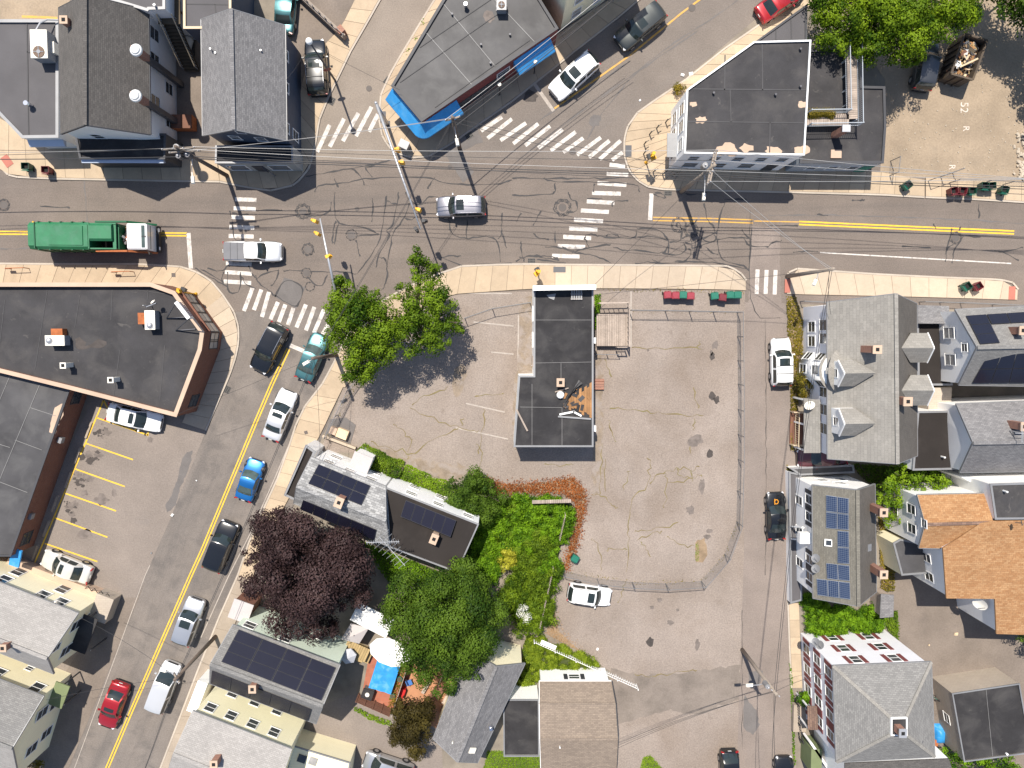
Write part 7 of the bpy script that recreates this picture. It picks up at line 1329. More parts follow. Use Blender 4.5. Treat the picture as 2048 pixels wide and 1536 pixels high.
chain_link('chain link fence along the diagonal sidewalk by the little cabinet', [(730, 740), (700, 780), (676, 830), (655, 872)], 1.4, 2.0, 'fence_m')
chain_link('brown rusty chain link fence in front of the dirt lot', [(1898, 366), (1960, 368), (2048, 372), (2200, 380)], 1.7, 2.6, 'fence_m')
chain_link('swung open gate of the dirt lot fence', [(1855, 362), (1905, 345)], 1.7, 1.3, 'fence_m'); chain_link('narrow swung gate beside the low annex', [(1778, 352), (1781, 322)], 1.7, 1.3, 'fence_m')
chain_link('low chain link fence before the lilac house', [(1600, 603), (1660, 606), (1720, 606)], 1.1, 2.0, 'fence_m'); chain_link('low chain link fence before the panel house', [(1838, 604), (1920, 606), (2048, 612), (2150, 616)], 1.1, 2.4, 'fence_m')
# picket fence
pa, pb = P(1068, 1276, .02), P(1272, 1368, .02); r = thing('picket_fence', 'white picket fence slanting below the weedy bank', 'fence', pa); n = 46; tv = (pb - pa).normalized()
for k in range(n): c = pa.lerp(pb, k / (n - 1)); MB().bar(c + Vector((0, 0, .05)), c + Vector((0, 0, .9)), .025, .075, tv).build('picket', M['trim'], r)
for z in (.3, .85): MB().bar(pa + Vector((-tv.y, tv.x, 0)) * -.05 + Vector((0, 0, z)), pb + Vector((-tv.y, tv.x, 0)) * -.05 + Vector((0, 0, z)), .035, .06).build('rail', M['trim'], r)
for k in range(6): c = pa.lerp(pb, k / 5); MB().box(c + Vector((0, 0, .6)), (.09, .09, 1.2), R(-24)).build('post', M['trim'], r)
c = pa.lerp(pb, .13); MB().box(c + Vector((.05, .28, .85)), (1.5, .40, .05), R(-24)).build('panel', M['trim'], r)
# low wooden retaining fence in the weeds
r = thing('weathered_plank_fence', 'weathered plank fence top showing in the green thicket', 'fence', P(1065, 1005, 0))
for k in range(20): a = P(1066, 1006, 1.5).lerp(P(1140, 1004, 1.5), k / 19); MB().box((a.x, a.y, .85), (.16, .05, 1.7)).box((a.x, a.y + .15, 1.70), (.15, .30, .04)).build('board', M['wood'], r)
r = thing('weathered_plank_fence', 'weathered plank fence slanting down the right of the thicket', 'fence', P(1125, 1085, 0)); fa, fb = P(1131, 1030, 1.5), P(1080, 1255, 1.5)
for k in range(56):
    if 12 < k < 26 or 38 < k < 42: continue
    a = fa.lerp(fb, k / 55); MB().box((a.x, a.y, .8), (.05, .17, 1.6), R(13)).build('board', M['wood'], r)
# guard rail wall at the lane head
r = thing('retaining_wall', 'weathered low wall with rails at the head of the pale lane', 'wall', P(640, 40, 0)); a, b = P(590, -20, 1.0), P(688, 72, 1.0); MB().bar(Vector((a.x, a.y, .5)), Vector((b.x, b.y, .5)), .35, 1.0).build('wall', M['pole_g'], r)
for k in range(9): c = a.lerp(b, k / 8); MB().box((c.x, c.y, 1.2), (.08, .08, .5)).build('post', M['steel_d'], r)
MB().bar(a + Vector((0, 0, .4)), b + Vector((0, 0, .4)), .06, .06).build('rail', M['pole_g'], r); c = P(682, 62, .8); MB().box((c.x, c.y, .6), (.6, .6, 1.2), .7).build('pier', M['brick_ch'], r)
# lot retaining wall along the hedge
r = thing('low_kerb_wall', 'low white kerb wall between the left lot and the hedge', 'wall', P(700, 890, 0)); MB().bar(P(646, 871, .25), P(712, 896, .25), .22, .5).bar(P(795, 928, .25), P(895, 968, .25), .22, .5).build('wall', M['slab_w'], r)
r = thing('utility_pad', 'tan utility box on a kerbed pad at the lot corner', 'cabinet', P(678, 862, 0)); c = P(684, 868, .6); MB().box((c.x, c.y, .3), (1.0, .85, .6), R(-22)).build('box', M['lumber'], r); c = P(666, 862, .7); MB().box((c.x, c.y, .35), (.6, .65, .7), R(-22)).build('box', M['coping'], r)
pad = PL([(660, 838), (692, 835), (712, 850), (700, 890), (650, 870)]); MB().prism(pad, .02, .06).build('pad', M['patch'], r)
# concrete block wall below the silver sedan, with zigzag bike rail
r = thing('concrete_ledge', 'tan concrete ledge wall between the striped lot and the cream house', 'wall', P(150, 1165, 0)); MB().bar(P(20, 1122, .45), P(228, 1200, .45), .9, .9).build('wall', M['coping'], r)
r = thing('zigzag_rail', 'black zigzag rail on the concrete ledge', 'railing', P(195, 1182, .9)); q = MB()
for k in range(4): a = P(170 + k * 13, 1177 + k * 5, .9); q.tube([a, P(176 + k * 13, 1172 + k * 5, 1.6), P(183 + k * 13, 1182 + k * 5, .9)], .035, 6)
q.build('rail', M['rail_k'], r)
# wheel stops by the brick wall
for k, (x, y) in enumerate(((177, 861), (155, 911), (136, 960), (109, 1008), (92, 1058), (70, 1106))):
    c = P(x, y, .1); props(MB().box((c.x, c.y, .09), (.2, 1.7, .15), R(-22), taper=.85).build('wheel_stop', M['slab_g']), 'concrete wheel stop %s beside the brick wall' % ('nearest the storefront', 'second from the storefront', 'third from the storefront', 'fourth from the storefront', 'fifth from the storefront', 'farthest from the storefront')[k], 'wheel stop', 'wheel stops by the brick wall')
# wooden deck of the boarded building
r = thing('wooden_deck', 'weathered wooden deck on the right of the boarded building', 'deck', P(1225, 650, 0)); a, b = P(1193, 628, .85), P(1255, 628, .85); a2, b2 = P(1193, 692, .85), P(1255, 692, .85)
for k in range(17): u = (k + .5) / 17; MB().bar(a.lerp(b, u), a2.lerp(b2, u), (b - a).length / 17 - .02, .04, Vector((0, 0, 1))).build('plank', M['wood'], r)
MB().box(((a.x + b2.x) / 2, (a.y + b2.y) / 2, .42), ((b.x - a.x) * .96, (a.y - a2.y) * .96, .7)).build('frame', M['soil'], r)
railing(r, [P(1196, 607, .85), P(1255, 606, .85), P(1255, 692, .85)], 1.0, 'wood', .4, .12, .05); railing(r, [P(1250, 694, .85), P(1232, 694, .85)], 1.0, 'wood', .3, .1, .04)
chain_link('dark mesh gate at the deck foot', [(1190, 708), (1236, 709)], .9, 1.2, 'fence_m')
c = P(1198, 768, .5); r = thing('red_crate', 'rusty red wooden steps beside the boarded building', 'steps', (c.x, c.y, 0)); [MB().box((c.x, c.y + .35 - k * .25, .25 + .0 * k), (.95, .22, .5 - k * .1)).build('step', M['brick_ch'], r) for k in range(4)]
# rubble by the dirt lot
for k in range(14): pass
# ================================================================ PATIO YARD
yard = surface('patio', 'red brick patio around the blue pool', [(742, 1290), (832, 1300), (800, 1420), (722, 1400)], .022, 'paver'); surface('clay_yard', 'reddish clay ground under the round green tree', [(835, 1290), (935, 1300), (900, 1420), (880, 1460), (800, 1420)], .026, 'clay')
c = P(769, 1352, .9); r = thing('covered_pool', 'rectangular pool with bright blue cover on the patio', 'pool', (c.x, c.y, 0)); a = R(-18)
MB().box((c.x, c.y, .4), (2.0, 2.9, .8), a, taper=1.04).build('pool_wall', M['plastic_b'], r); N = 10; vs = []; mm = Euler((0, 0, a)).to_matrix()
for i in range(N):
    for j in range(N): vs.append(Vector((c.x, c.y, .82 + .04 * math.sin(i * 1.7 + j * .6) * math.cos(j * 1.3) + .03 * rnd.random())) + mm @ Vector(((i / (N - 1) - .5) * 2.15, (j / (N - 1) - .5) * 3.05, 0)))
MB().add(vs, [(i * N + j, (i + 1) * N + j, (i + 1) * N + j + 1, i * N + j + 1) for i in range(N - 1) for j in range(N - 1)]).build('pool_cover', M['tarp'], r, True)
def parasol(name, label, px, h, rx, ry, n, m, rz=0.0, rise=.45):
    c = P(px[0], px[1], h); r = thing(name, label, 'parasol', (c.x, c.y, 0)); mm = Euler((0, 0, rz)).to_matrix(); rim = [Vector((c.x, c.y, h - rise)) + mm @ Vector((rx * math.cos(k * 2 * math.pi / n), ry * math.sin(k * 2 * math.pi / n), 0)) for k in range(n)]
    top = Vector((c.x, c.y, h)); 
    for k in range(n): MB().add([top, rim[k], rim[(k + 1) % n], rim[(k + 1) % n] - Vector((0, 0, .14)), rim[k] - Vector((0, 0, .14))], [(0, 1, 2), (1, 4, 3, 2)]).build('canopy_panel', M[m], r); MB().bar(top - Vector((0, 0, .05)), rim[k] - Vector((0, 0, .04)), .03, .03).build('rib', M['steel'], r)
    MB().cyl((c.x, c.y, 0), .035, h, 8).build('pole', M['steel_d'], r); MB().cyl((c.x, c.y, 0), .35, .1, 12).build('base', M['steel_d'], r); MB().cyl(top, .05, .1, 8, .02).build('finial', M['steel_d'], r)
parasol('patio_parasol', 'large white oval parasol over the patio pool', (779, 1308), 2.7, 1.95, 1.25, 10, 'canvas', R(-22), .3)
parasol('yard_canopy', 'taupe rectangular canopy beside the wine coloured tree', (708, 1271), 2.6, 1.35, 1.0, 4, 'canvas_g', R(22), .4)
parasol('closed_parasol', 'small grey hexagonal canopy at the mint house corner', (694, 1318), 2.5, .75, .75, 6, 'canvas_l', R(10), .55)
c = P(745, 1240, 2.4); r = thing('white_shed_roof', 'white sheet roof between the wine coloured and green trees', 'shed', (c.x, c.y, 0)); MB().box((c.x, c.y, 2.4), (3.6, 1.9, .08), R(-28), rx=.1).build('roof', M['canvas'], r); [MB().box((c.x + dx, c.y + dy, 1.2), (.1, .1, 2.3)).build('post', M['steel'], r) for dx, dy in ((1.2, -.9), (-1.2, .6), (1.3, .1), (-1.2, 0))]
r = thing('yard_deck', 'yellowed plank stairs and landing behind the mint house', 'deck', P(720, 1300, 0)); planks(r, P(690, 1292, 1.2), P(735, 1312, 1.2), 1.3, 10, 'wood_y'); planks(r, P(722, 1310, .6), P(740, 1318, .6), 1.0, 6, 'wood_y'); MB().box(P(712, 1302, .55), (1.8, 1.2, 1.0), R(-22)).build('frame', M['wood_y'], r)
c = P(734, 1391, 1.0); r = thing('patio_hearth', 'grey square fire table on the patio', 'fire table', (c.x, c.y, 0)); MB().box((c.x, c.y, .4), (.95, .85, .75), R(-20)).build('body', M['patch'], r); MB().box((c.x, c.y, .8), (1.05, .95, .06), R(-20)).build('top', M['membrane_k'], r); MB().cyl((c.x, c.y, .83), .2, .08, 12).build('bowl', M['unit'], r)
r = thing('patio_screen', 'brown slatted screen fence along the lower patio edge', 'fence', P(745, 1415, 0)); a, b = P(712, 1403, 1.6), P(778, 1432, 1.6)
for k in range(6): MB().bar(a + Vector((0, 0, -.25 * k)), b + Vector((0, 0, -.25 * k)), .03, .2).build('board', M['wood_b'], r)
for k in range(5): c = a.lerp(b, k / 4); MB().box((c.x, c.y, .85), (.1, .1, 1.7)).build('post', M['wood_b'], r)
r = thing('patio_side_fence', 'weathered fence along the right edge of the patio', 'fence', P(815, 1350, 0)); a, b = P(822, 1312, 1.7), P(783, 1432, 1.7)
for k in range(26): c = a.lerp(b, k / 25); MB().box((c.x, c.y, .85), (.05, .19, 1.7), R(-18)).build('board', M['wood'], r)
for x, y, m, s in ((800, 1355, 'bin_g', 'round green pot near the pool'), (786, 1389, 'bin_g', 'round green pot near the wine tinted shrub'), (775, 1419, 'canvas', 'round white pot at the patio corner')):
    b = P(x, y, .02); r = thing('flower_pot', s, 'pot', b); MB().cyl(b, .18, .35, 12, .25).build('pot', M[m], r); MB().cyl(b + Vector((0, 0, .3)), .2, .06, 12).build('soil', M['soil'], r)
c = P(803, 1388, .8); r = thing('red_cooler', 'red plastic cooler by the weathered patio fence', 'cooler', (c.x, c.y, 0)); MB().box((c.x, c.y, .35), (.5, .8, .65), R(-20)).build('body', M['plastic_r'], r); MB().box((c.x, c.y, .7), (.54, .84, .08), R(-20)).build('lid', M['plastic_r'], r)
c = P(818, 1368, .7); r = thing('blue_chair', 'blue folding chair in the clay yard', 'chair', (c.x, c.y, 0)); MB().box((c.x, c.y, .45), (.5, .5, .05), .4).build('seat', M['plastic_b'], r); MB().box((c.x - .2, c.y + .15, .75), (.06, .5, .5), .4).build('backrest', M['plastic_b'], r); [MB().box((c.x + dx, c.y + dy, .22), (.04, .04, .44)).build('leg', M['steel_d'], r) for dx in (-.2, .2) for dy in (-.2, .2)]
c = P(872, 1388, .8); r = thing('picnic_table', 'dark wooden table with benches by the grey cottage', 'table', (c.x, c.y, 0)); [MB().box((c.x + (k - 1.5) * .27 , c.y, .75), (.24, 1.6, .05), R(-30)).build('plank', M['wood_b'], r) for k in range(4)]; [MB().box((c.x + s * .95, c.y - s * .5, .45), (.3, 1.4, .05), R(-30)).build('bench', M['wood'], r) for s in (-1, 1)]; MB().box((c.x, c.y, .38), (.3, .9, .7), R(-30)).build('frame', M['wood_b'], r)
c = P(1885, 1475, .8); r = thing('blue_tarp', 'bright blue tarp bundle beside the block garage', 'tarp', (c.x, c.y, 0)); vs = []; N = 8
for i in range(N):
    for j in range(N): u, v = i / (N - 1) * 2 - 1, j / (N - 1) * 2 - 1; vs.append(Vector((c.x + u * .55, c.y + v * .95, max(.03, (1 - max(abs(u), abs(v)) ** 3) * (.8 + .15 * rnd.random())))))
MB().add(vs, [(i * N + j, (i + 1) * N + j, (i + 1) * N + j + 1, i * N + j + 1) for i in range(N - 1) for j in range(N - 1)]).build('sheet', M['tarp'], r, True); MB().box((c.x - .5, c.y - .7, .3), (.5, .6, .5)).build('crate', M['rust'], r)
c = P(1876, 1402, .5); r = thing('bicycle', 'teal bicycle leaning by the block garage', 'bicycle', (c.x, c.y, 0)); tb = M['teal']
for s in (-.5, .5): w_ = MB(); w_.tube([Vector((c.x + s + .33 * math.cos(k * math.pi / 9), c.y - s * .6 + .12, .34 + .33 * math.sin(k * math.pi / 9))) for k in range(19)], .025, 6); w_.build('wheel', M['tyre'], r)
MB().tube([Vector((c.x - .5, c.y + .42, .34)), Vector((c.x - .1, c.y + .18, .75)), Vector((c.x + .4, c.y - .12, .8)), Vector((c.x + .5, c.y - .18, .34))], .025, 6).tube([Vector((c.x - .1, c.y + .18, .75)), Vector((c.x, c.y + .12, .35)), Vector((c.x + .4, c.y - .12, .8))], .022, 6).build('frame', tb, r); MB().tube([Vector((c.x + .25, c.y - .35, 1.0)), Vector((c.x + .5, c.y + .1, 1.0))], .02, 6).build('handlebar', M['steel'], r); MB().box((c.x - .12, c.y + .2, .85), (.25, .12, .06), -.5).build('saddle', M['black'], r)
c = P(1762, 1215, 2.2); r = thing('garden_shed', 'small shed with grey shingle roof beside the ivy yard', 'shed', (c.x, c.y, 0)); MB().slab(PL([(1762, 1188), (1788, 1190), (1787, 1234), (1760, 1236)], 2.3), .1).build('roof', M['sh_grey'], r); MB().prism(offset_poly(PL([(1762, 1188), (1788, 1190), (1787, 1234), (1760, 1236)], 2.2), .12), 0, 2.18).build('wall', M['wood'], r)
for k, (x, y, s, mm) in enumerate(((345, 1030, .22, 'trim'), (393, 961, .1, 'trim'), (303, 1106, .14, 'trim_g'), (1382, 148, .3, 'trim'), (1365, 150, .25, 'trim'), (1280, 201, .16, 'trim'), (1195, 1298, .2, 'trim'), (1912, 1268, .28, 'lumber'), (1858, 1290, .14, 'lumber'))):
    c = P(x, y, .03); o = thing('litter', ('crumpled white carton in the gutter by the striped lot', 'small white scrap on the diagonal street', 'grey scrap at the striped lot kerb', 'white litter bag right of the pair at the kerb', 'white litter bag at the kerb by the white building', 'white paper on the slanting street', 'white scrap above the picket fence', 'tan box lying in the courtyard', 'small tan scrap in the courtyard')[k], 'litter', (c.x, c.y, .03)); MB().box((c.x, c.y, .06 + s * .15), (s * 1.3, s, s * .35), rnd.uniform(0, 3), .2, .1, taper=.7).build('scrap', M[mm], o)
for k in range(26):
    pass
rb = thing('rubble_row', 'pale broken concrete along the right edge of the dirt lot', 'rubble', P(2040, 320, 0), kind='stuff'); q = MB()
for k in range(60): c = P(2042 + rnd.gauss(0, 6), 265 + rnd.random() * 95, .05); q.box((c.x, c.y, .08), (rnd.uniform(.12, .5), rnd.uniform(.1, .35), rnd.uniform(.08, .25)), rnd.uniform(0, 3), rnd.uniform(-.3, .3), taper=.8)
q.build('stones', M['rubble'], rb)
st2 = thing('scattered_stones', 'small pale stones scattered over the dirt lot', 'rubble', P(1850, 280, 0), kind='stuff'); q = MB()
for k in range(150): c = P(1780 + rnd.random() * 260, 150 + rnd.random() ** .6 * 195, .02); s = rnd.uniform(.04, .13); q.box((c.x, c.y, .03), (s * 1.4, s, s * .6), rnd.uniform(0, 3), taper=.7)
q.build('stones', M['rubble'], st2)

# ================================================================ PLANTS
LG = leaf_mat('leaf_green', (.018, .056, .004), (.185, .280, .016)); LD = leaf_mat('leaf_deep_green', (.018, .048, .006), (.112, .185, .018)); LY = leaf_mat('leaf_bright_green', (.022, .075, .004), (.20, .36, .014)); LP = leaf_mat('leaf_wine', (.012, .006, .007), (.070, .042, .041), .12); LB = leaf_mat('leaf_bronze', (.030, .024, .008), (.115, .090, .022)); LX = leaf_mat('leaf_lime', (.075, .15, .010), (.24, .36, .018)); LR = leaf_mat('leaf_dry_rust', (.12, .034, .010), (.42, .135, .034), .15); LF = leaf_mat('petal_yellow', (.30, .30, .02), (.55, .52, .06)); LW = leaf_mat('petal_white', (.6, .6, .5), (.8, .8, .75), .1); LO = leaf_mat('leaf_olive_gold', (.08, .085, .012), (.30, .22, .03)); LT = leaf_mat('leaf_top_right', (.018, .060, .004), (.22, .32, .014))
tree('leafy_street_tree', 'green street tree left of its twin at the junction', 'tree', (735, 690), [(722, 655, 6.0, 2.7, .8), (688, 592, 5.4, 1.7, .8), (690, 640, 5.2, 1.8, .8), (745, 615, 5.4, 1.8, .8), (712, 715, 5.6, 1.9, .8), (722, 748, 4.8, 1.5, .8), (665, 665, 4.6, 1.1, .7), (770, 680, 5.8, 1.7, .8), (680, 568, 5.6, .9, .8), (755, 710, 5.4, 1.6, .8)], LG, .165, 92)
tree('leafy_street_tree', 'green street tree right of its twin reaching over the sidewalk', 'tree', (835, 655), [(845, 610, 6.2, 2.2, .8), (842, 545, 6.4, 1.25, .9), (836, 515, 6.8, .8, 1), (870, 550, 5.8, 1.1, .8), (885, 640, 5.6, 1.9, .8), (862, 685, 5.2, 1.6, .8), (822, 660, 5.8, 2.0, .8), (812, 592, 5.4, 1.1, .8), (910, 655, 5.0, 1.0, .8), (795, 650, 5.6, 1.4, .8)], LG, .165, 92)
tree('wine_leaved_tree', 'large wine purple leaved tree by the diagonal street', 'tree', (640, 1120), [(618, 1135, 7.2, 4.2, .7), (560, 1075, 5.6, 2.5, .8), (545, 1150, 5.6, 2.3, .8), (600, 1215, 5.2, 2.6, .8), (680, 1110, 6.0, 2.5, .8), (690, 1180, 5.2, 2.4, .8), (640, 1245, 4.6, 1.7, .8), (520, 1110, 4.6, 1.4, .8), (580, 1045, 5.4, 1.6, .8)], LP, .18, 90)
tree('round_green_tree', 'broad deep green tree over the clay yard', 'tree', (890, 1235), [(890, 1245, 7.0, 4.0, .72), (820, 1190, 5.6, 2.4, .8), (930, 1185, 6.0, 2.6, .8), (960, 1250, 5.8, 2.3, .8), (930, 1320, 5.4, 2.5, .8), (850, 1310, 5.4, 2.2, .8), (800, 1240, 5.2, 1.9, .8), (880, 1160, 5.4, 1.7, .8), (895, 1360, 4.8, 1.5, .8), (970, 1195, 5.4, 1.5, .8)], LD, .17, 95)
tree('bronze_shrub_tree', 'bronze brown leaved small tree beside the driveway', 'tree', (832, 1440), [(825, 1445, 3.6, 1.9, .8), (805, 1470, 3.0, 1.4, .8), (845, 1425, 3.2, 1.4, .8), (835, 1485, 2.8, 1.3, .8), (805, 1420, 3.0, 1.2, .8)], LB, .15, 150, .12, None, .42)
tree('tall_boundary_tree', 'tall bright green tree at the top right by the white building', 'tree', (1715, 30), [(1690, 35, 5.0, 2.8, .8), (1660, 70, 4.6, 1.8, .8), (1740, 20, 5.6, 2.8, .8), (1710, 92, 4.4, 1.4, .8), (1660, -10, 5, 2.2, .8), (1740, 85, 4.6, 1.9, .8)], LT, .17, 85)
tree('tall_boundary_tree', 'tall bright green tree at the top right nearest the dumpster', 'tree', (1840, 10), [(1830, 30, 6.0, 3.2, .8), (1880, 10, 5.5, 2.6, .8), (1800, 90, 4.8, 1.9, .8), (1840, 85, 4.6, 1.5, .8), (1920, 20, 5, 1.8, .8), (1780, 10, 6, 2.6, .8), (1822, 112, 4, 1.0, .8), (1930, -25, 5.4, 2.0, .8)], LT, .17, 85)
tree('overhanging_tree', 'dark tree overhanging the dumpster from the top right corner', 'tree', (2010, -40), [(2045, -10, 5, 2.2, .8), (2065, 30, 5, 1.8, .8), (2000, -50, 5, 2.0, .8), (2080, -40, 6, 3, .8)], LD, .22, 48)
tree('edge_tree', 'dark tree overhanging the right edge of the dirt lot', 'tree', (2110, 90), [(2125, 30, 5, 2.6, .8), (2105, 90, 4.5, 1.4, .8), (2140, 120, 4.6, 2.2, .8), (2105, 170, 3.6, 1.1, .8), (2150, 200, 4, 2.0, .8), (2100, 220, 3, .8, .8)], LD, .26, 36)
tree('round_thicket_shrub', 'round dark green shrub behind the white solar house', 'shrub', (945, 985), [(947, 988, 2.4, 2.0, .8), (915, 985, 2.0, 1.4, .8), (982, 990, 2.0, 1.5, .8), (950, 1018, 1.8, 1.5, .8), (958, 965, 1.8, 1.2, .8)], LD, .14, 150, .1, None, .42)
tree('lime_yard_tree', 'bright green clipped tree between the blue panel and orange houses', 'tree', (1820, 985), [(1800, 980, 3.4, 1.6, .7), (1840, 968, 3.4, 1.5, .7), (1880, 965, 3.2, 1.2, .7), (1775, 1000, 3.0, 1.3, .7), (1785, 1030, 2.6, 1.0, .7), (1800, 945, 3.0, 1.0, .7)], LX, .18, 70, .12)
tree('golden_shrub', 'golden green shrub beside the lilac house turret', 'shrub', (1606, 770), [(1606, 770, 1.8, .85, .9), (1600, 755, 1.5, .6, .9), (1612, 785, 1.4, .6, .9)], LO, .12, 120, .06)
tree('corner_shrub', 'small green shrub at the bottom left corner', 'shrub', (60, 1530), [(58, 1530, 1.6, 1.0, .9), (75, 1538, 1.2, .7, .9)], LO, .13, 110, .06)
tree('fern_shrub', 'small palm like green shrub before the three storey house', 'shrub', (1605, 1393), [(1606, 1392, 1.2, .55, .9), (1612, 1402, 1.0, .4, .9)], LY, .2, 90, .05)
for x, y, s in ((1905, 1520, 'leftmost of the bright bushes below the block garage'), (1960, 1525, 'middle of the bright bushes below the block garage'), (2010, 1532, 'rightmost of the bright bushes below the block garage')): tree('bright_bush', s, 'shrub', (x, y), [(x, y, 1.8, 1.2, .9), (x + 18, y + 8, 1.5, .9, .9)], LY, .16, 90, .07, 'bushes below the block garage')
tree('courtyard_edge_tree', 'dark shrub at the right edge of the courtyard', 'shrub', (2075, 1290), [(2085, 1275, 3.0, 1.8, .8), (2075, 1240, 3.0, 1.0, .8)], LD, .18, 60)
def hedge(name, label, line, wd, h, m, leaf=.13, dens=220):
    a, b = P(*line[0], 0), P(*line[1], 0); L = (b - a).length; t = (b - a).normalized(); s = Vector((-t.y, t.x, 0)); n = int(dens * L * (wd + 2 * h)); r = thing(name, label, 'hedge', (a + b) / 2)
    u = nrg.uniform(0, L, n); th = nrg.uniform(-.2, math.pi + .2, n); rr = 1 + .16 * np.sin(u * 2.7) * np.cos(th * 3 + u) + nrg.normal(size=n) * .07; ws = wd / 2 * np.minimum(1, np.minimum(u, L - u) / .4 + .4)
    y = np.cos(th) * ws * rr; z = np.maximum(.05, np.abs(np.sin(th)) ** .6 * h * rr); p = np.array(a)[None] + u[:, None] * np.array(t)[None] + y[:, None] * np.array(s)[None]; p[:, 2] = z
    nr = np.cos(th)[:, None] * np.array(s)[None] * .6 + np.array([0, 0, .8]) + nrg.normal(size=(n, 3)) * .4; leaf_object('foliage', p, nr, leaf, .5 + .35 * np.sin(u * 1.9) * np.cos(th * 2) + nrg.normal(size=n) * .2, m, r); MB().bar(a + Vector((0, 0, h * .4)), b + Vector((0, 0, h * .4)), wd * .6, h * .7).build('stems', M['soil'], r)
hedge('hedge', 'clipped dark green hedge beside the white solar house', [(716, 903), (806, 942)], 1.65, 1.5, LG); hedge('hedge', 'low bright yellow green hedge continuing the dark one', [(803, 941), (897, 980)], 1.3, 1.1, LX)
TH = [(965, 1008), (1075, 1000), (1130, 998), (1142, 1010), (1138, 1035), (1122, 1100), (1112, 1150), (1105, 1180), (1060, 1100), (1000, 1110), (985, 1160), (930, 1145), (945, 1100), (960, 1050)]
bushes('thicket', 'bright green vine thicket filling the plot behind the solar house', 'thicket', TH, 210, .45, .9, .75, LY, .15, 80); bushes('vine_bank', 'smooth green vine bank at the rear of the white solar house', 'thicket', [(955, 1052), (1000, 1015), (1035, 1005), (1030, 1080), (1000, 1145), (930, 1145), (942, 1100)], 70, .4, .7, .8, LG, .14, 90, None)
bushes('wild_shrubs', 'olive green wild shrubs at the lower end of the thicket', 'thicket', [(1040, 1090), (1105, 1065), (1110, 1110), (1098, 1180), (1096, 1225), (1082, 1250), (1045, 1256), (1015, 1220), (1005, 1170), (1030, 1150)], 100, .6, 1.1, .85, leaf_mat('leaf_olive', (.024, .060, .005), (.19, .28, .016)), .14, 80)
cover('side_weeds', 'green weeds below the white solar house', 'weeds', [(760, 1095), (800, 1110), (905, 1150), (870, 1170), (780, 1165), (735, 1100), (715, 1075)], .2, .7, 180, .15, LY, M['soil_g'])
cover('dry_vines', 'rusty dead vines spilling onto the cracked lot', 'dry vines', [(950, 952), (1010, 966), (1060, 965), (1110, 960), (1145, 952), (1172, 980), (1172, 1020), (1162, 1060), (1152, 1100), (1135, 1140), (1125, 1140), (1140, 1080), (1150, 1010), (1130, 985), (1060, 988), (985, 992)], .05, .45, 260, .20, LR, M['straw'], aspect=.13, up=.6)
tree('yellow_flower_bush', 'yellow flowering bush in the green thicket', 'shrub', (1015, 1115), [(1018, 1105, 1.6, .6, .8), (1010, 1125, 1.5, .6, .8), (1022, 1120, 1.5, .5, .8)], LF, .13, 110, .05)
tree('white_flower_bush', 'white flowering bush at the foot of the thicket', 'shrub', (1045, 1225), [(1045, 1220, 1.7, .6, .8), (1052, 1235, 1.6, .4, .8)], LW, .10, 45, .05)
bushes('grassy_bank', 'weedy green bank above the tan garage', 'grass', [(1052, 1270), (1090, 1280), (1130, 1295), (1175, 1315), (1212, 1342), (1216, 1360), (1080, 1360), (1052, 1380), (1036, 1385), (1052, 1320)], 110, .25, .5, .35, leaf_mat('leaf_grass', (.055, .10, .006), (.25, .32, .022)), .12, 120)
cover('lower_lawn', 'green lawn at the bottom edge beside the grey cottage', 'grass', [(975, 1500), (1010, 1500), (1180, 1518), (1178, 1600), (950, 1600)], .02, .1, 260, .12, LX, M['soil_g']); cover('corner_grass', 'small grass patch at the bottom edge by the lot', 'grass', [(1285, 1515), (1300, 1508), (1325, 1536), (1330, 1580), (1270, 1580)], .02, .1, 250, .12, LX, M['soil_g'])
cover('dry_bank', 'dry tan litter beside the weedy bank', 'dry litter', [(1092, 1232), (1112, 1228), (1120, 1262), (1150, 1290), (1170, 1308), (1130, 1290), (1092, 1270)], .02, .12, 160, .15, leaf_mat('leaf_straw', (.16, .09, .04), (.42, .26, .13), .1), M['straw'], aspect=.14)
bushes('ivy_yard', 'dense ivy covering the yard between two white houses', 'ivy', [(1608, 1186), (1630, 1204), (1715, 1224), (1754, 1200), (1758, 1235), (1756, 1268), (1740, 1272), (1690, 1276), (1640, 1276), (1616, 1266), (1608, 1230)], 95, .4, .7, .8, LY, .13, 100)
cover('weedy_strip', 'golden weeds along the blue panel house', 'weeds', [(1756, 1030), (1786, 1070), (1788, 1150), (1786, 1180), (1760, 1182)], .1, .5, 220, .14, LO, M['straw']); cover('shaded_shrubs', 'dark shrubs between the lilac and blue panel houses', 'weeds', [(1700, 925), (1830, 935), (1910, 945), (1900, 985), (1760, 985), (1715, 950)], .2, .9, 170, .16, LD, M['soil'])
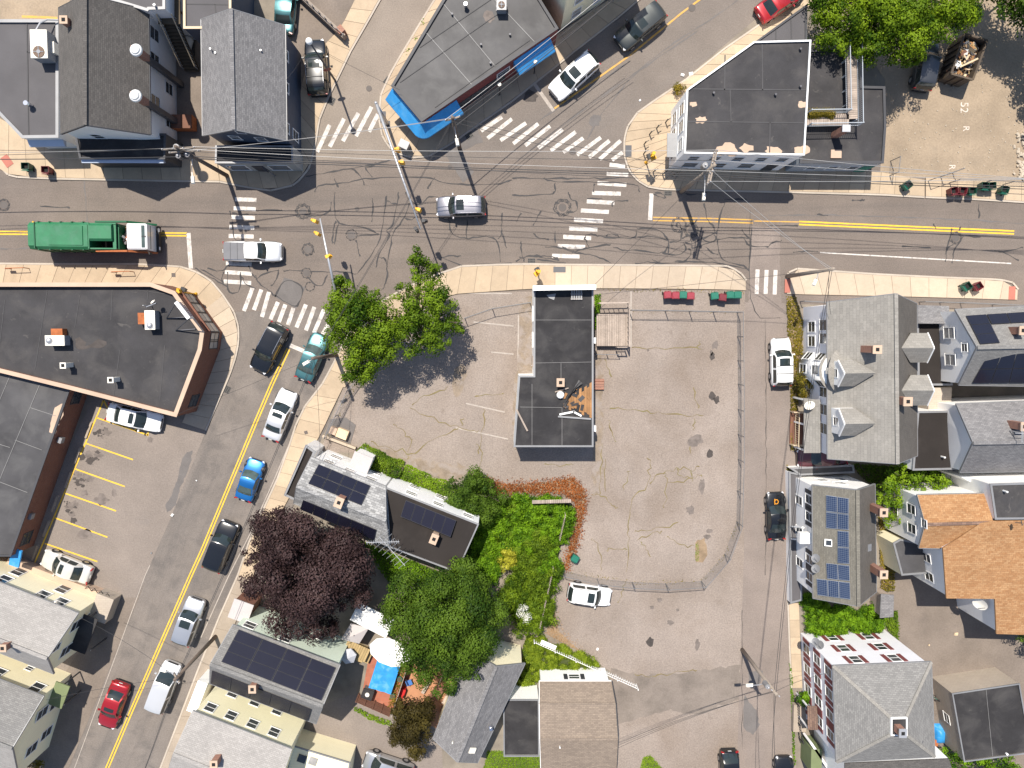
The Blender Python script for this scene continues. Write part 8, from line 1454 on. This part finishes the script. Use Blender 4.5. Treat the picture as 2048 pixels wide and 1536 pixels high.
cover('street_weeds', 'golden weeds along the sidewalk edge before the lilac house', 'weeds', [(1572, 592), (1590, 592), (1604, 640), (1606, 740), (1596, 800), (1586, 900), (1580, 900), (1580, 780), (1574, 660)], .03, .3, 170, .15, LO, M['straw']); cover('kerb_weeds', 'thin weeds along the side street kerb', 'weeds', [(1573, 930), (1590, 935), (1600, 944), (1580, 950), (1577, 1040), (1581, 1190), (1577, 1190), (1573, 1040)], .03, .25, 200, .13, LO, M['soil_g']); cover('lower_kerb_weeds', 'green weeds along the kerb by the three storey house', 'weeds', [(1577, 1320), (1583, 1340), (1588, 1420), (1590, 1530), (1585, 1530), (1582, 1420)], .03, .22, 220, .12, LY, M['soil_g']); cover('deck_weeds', 'leafy weeds between the boarded building and the deck', 'weeds', [(1188, 590), (1202, 588), (1200, 615), (1194, 660), (1188, 660)], .1, .7, 260, .14, LY, M['soil_g']); cover('courtyard_weeds', 'green weeds beside the little shed', 'weeds', [(1766, 1240), (1792, 1215), (1798, 1260), (1795, 1280), (1775, 1262)], .1, .6, 220, .14, LG, M['soil_g']); cover('patio_plants', 'golden potted plants along the patio edge', 'weeds', [(800, 1345), (812, 1345), (800, 1390), (790, 1425), (772, 1425), (780, 1390)], .1, .6, 130, .13, LO, None); cover('patio_creeper', 'green creeper along the outside of the brown screen', 'weeds', [(708, 1410), (720, 1415), (745, 1428), (785, 1442), (780, 1450), (740, 1436), (710, 1420)], .1, .5, 220, .15, LX, None)
b = P(1357, 180, .12); r = thing('flower_planter', 'round planter with orange and green flowers on the slanting sidewalk', 'planter', b); MB().cyl(b, .3, .4, 14, .4).build('tub', M['coping'], r); p_, n_, t_ = crown_leaves([((b.x, b.y, .6), .42, .7)], 130, .4); leaf_object('plant', p_, n_, .12, t_, LO, r)
for k, (x, y) in enumerate(((846, 45), (832, 75), (805, 120), (815, 105))): cover('gutter_weeds', 'green weed tuft in the gutter of the pale lane, %s' % ('topmost', 'second from the top', 'lowest', 'third from the top')[k], 'weeds', [(x - 3, y - 6), (x + 4, y - 8), (x + 3, y + 6), (x - 4, y + 7)], .02, .2, 240, .12, LX, None)
cover('moss_tufts', 'green moss tufts on the worn patch near the fence bend', 'weeds', [(1391, 1088), (1397, 1084), (1398, 1122), (1391, 1124)], .01, .06, 260, .09, LX, None)
r = thing('flower_box', 'box of yellow flowers inside the walkway rail', 'planter', P(1640, 230, 3.5)); a, b = P(1618, 229, 3.9), P(1660, 229, 3.9); MB().bar(a, b, .3, .3).build('box', M['wood'], r); p_, n_, t_ = crown_leaves([(tuple(a.lerp(b, k / 7) + Vector((0, 0, .2))), .22, .7) for k in range(8)], 150, .5); leaf_object('plant', p_, n_, .09, t_, LO, r)
for k, (l, w_) in enumerate((([(1062, 579), (1190, 578)], 5), ([(1190, 578), (1330, 580), (1490, 582)], 5), ([(1258, 622), (1474, 626), (1477, 768), (1477, 918), (1474, 1043)], 4), ([(1474, 1043), (1449, 1110), (1402, 1163), (1264, 1165), (1126, 1142)], 5), ([(655, 872), (690, 800), (728, 735)], 6), ([(1028, 895), (1034, 760), (1062, 750), (1064, 600)], 6))):
    up_ = [(x, y - w_) for x, y in l]; dn = [(x + w_ * .6, y + w_) for x, y in reversed(l)]
    cover('edge_weeds', 'sparse weeds ' + ('at the foot of the sidewalk left of the deck', 'along the sidewalk edge above the carts', 'at the foot of the long chain link fence', 'under the curved end of the chain link fence', 'under the fence along the diagonal sidewalk', 'along the left wall of the boarded building')[k], 'weeds', up_ + dn, .01, .10, 26, .10, LO, None)
gr = thing('lot_litter', 'tiny pale scraps and grit strewn over the cracked lot', 'litter', P(1300, 900, 0), kind='stuff'); q = MB()
for k in range(150): c = P(rnd.uniform(700, 1480), rnd.uniform(600, 1330), .03); s_ = rnd.uniform(.02, .07); q.box((c.x, c.y, .04), (s_ * 1.5, s_, s_ * .5), rnd.uniform(0, 3))
q.build('scraps', M['rubble'], gr)
for k, (px, nm) in enumerate((([(712, 900), (760, 915), (800, 925), (860, 950), (900, 965), (960, 950), (940, 935), (880, 925), (800, 905), (740, 890)], 'brown dirt washed along the hedge'), ([(1190, 700), (1205, 700), (1206, 900), (1196, 990), (1186, 990), (1188, 900)], 'brown dirt seam right of the boarded building'))):
    MB().sheet(PL(rough_px(px, 7, 2.5), .027), .027).build('dirt_patch', M['lot_dirt'], LOT)
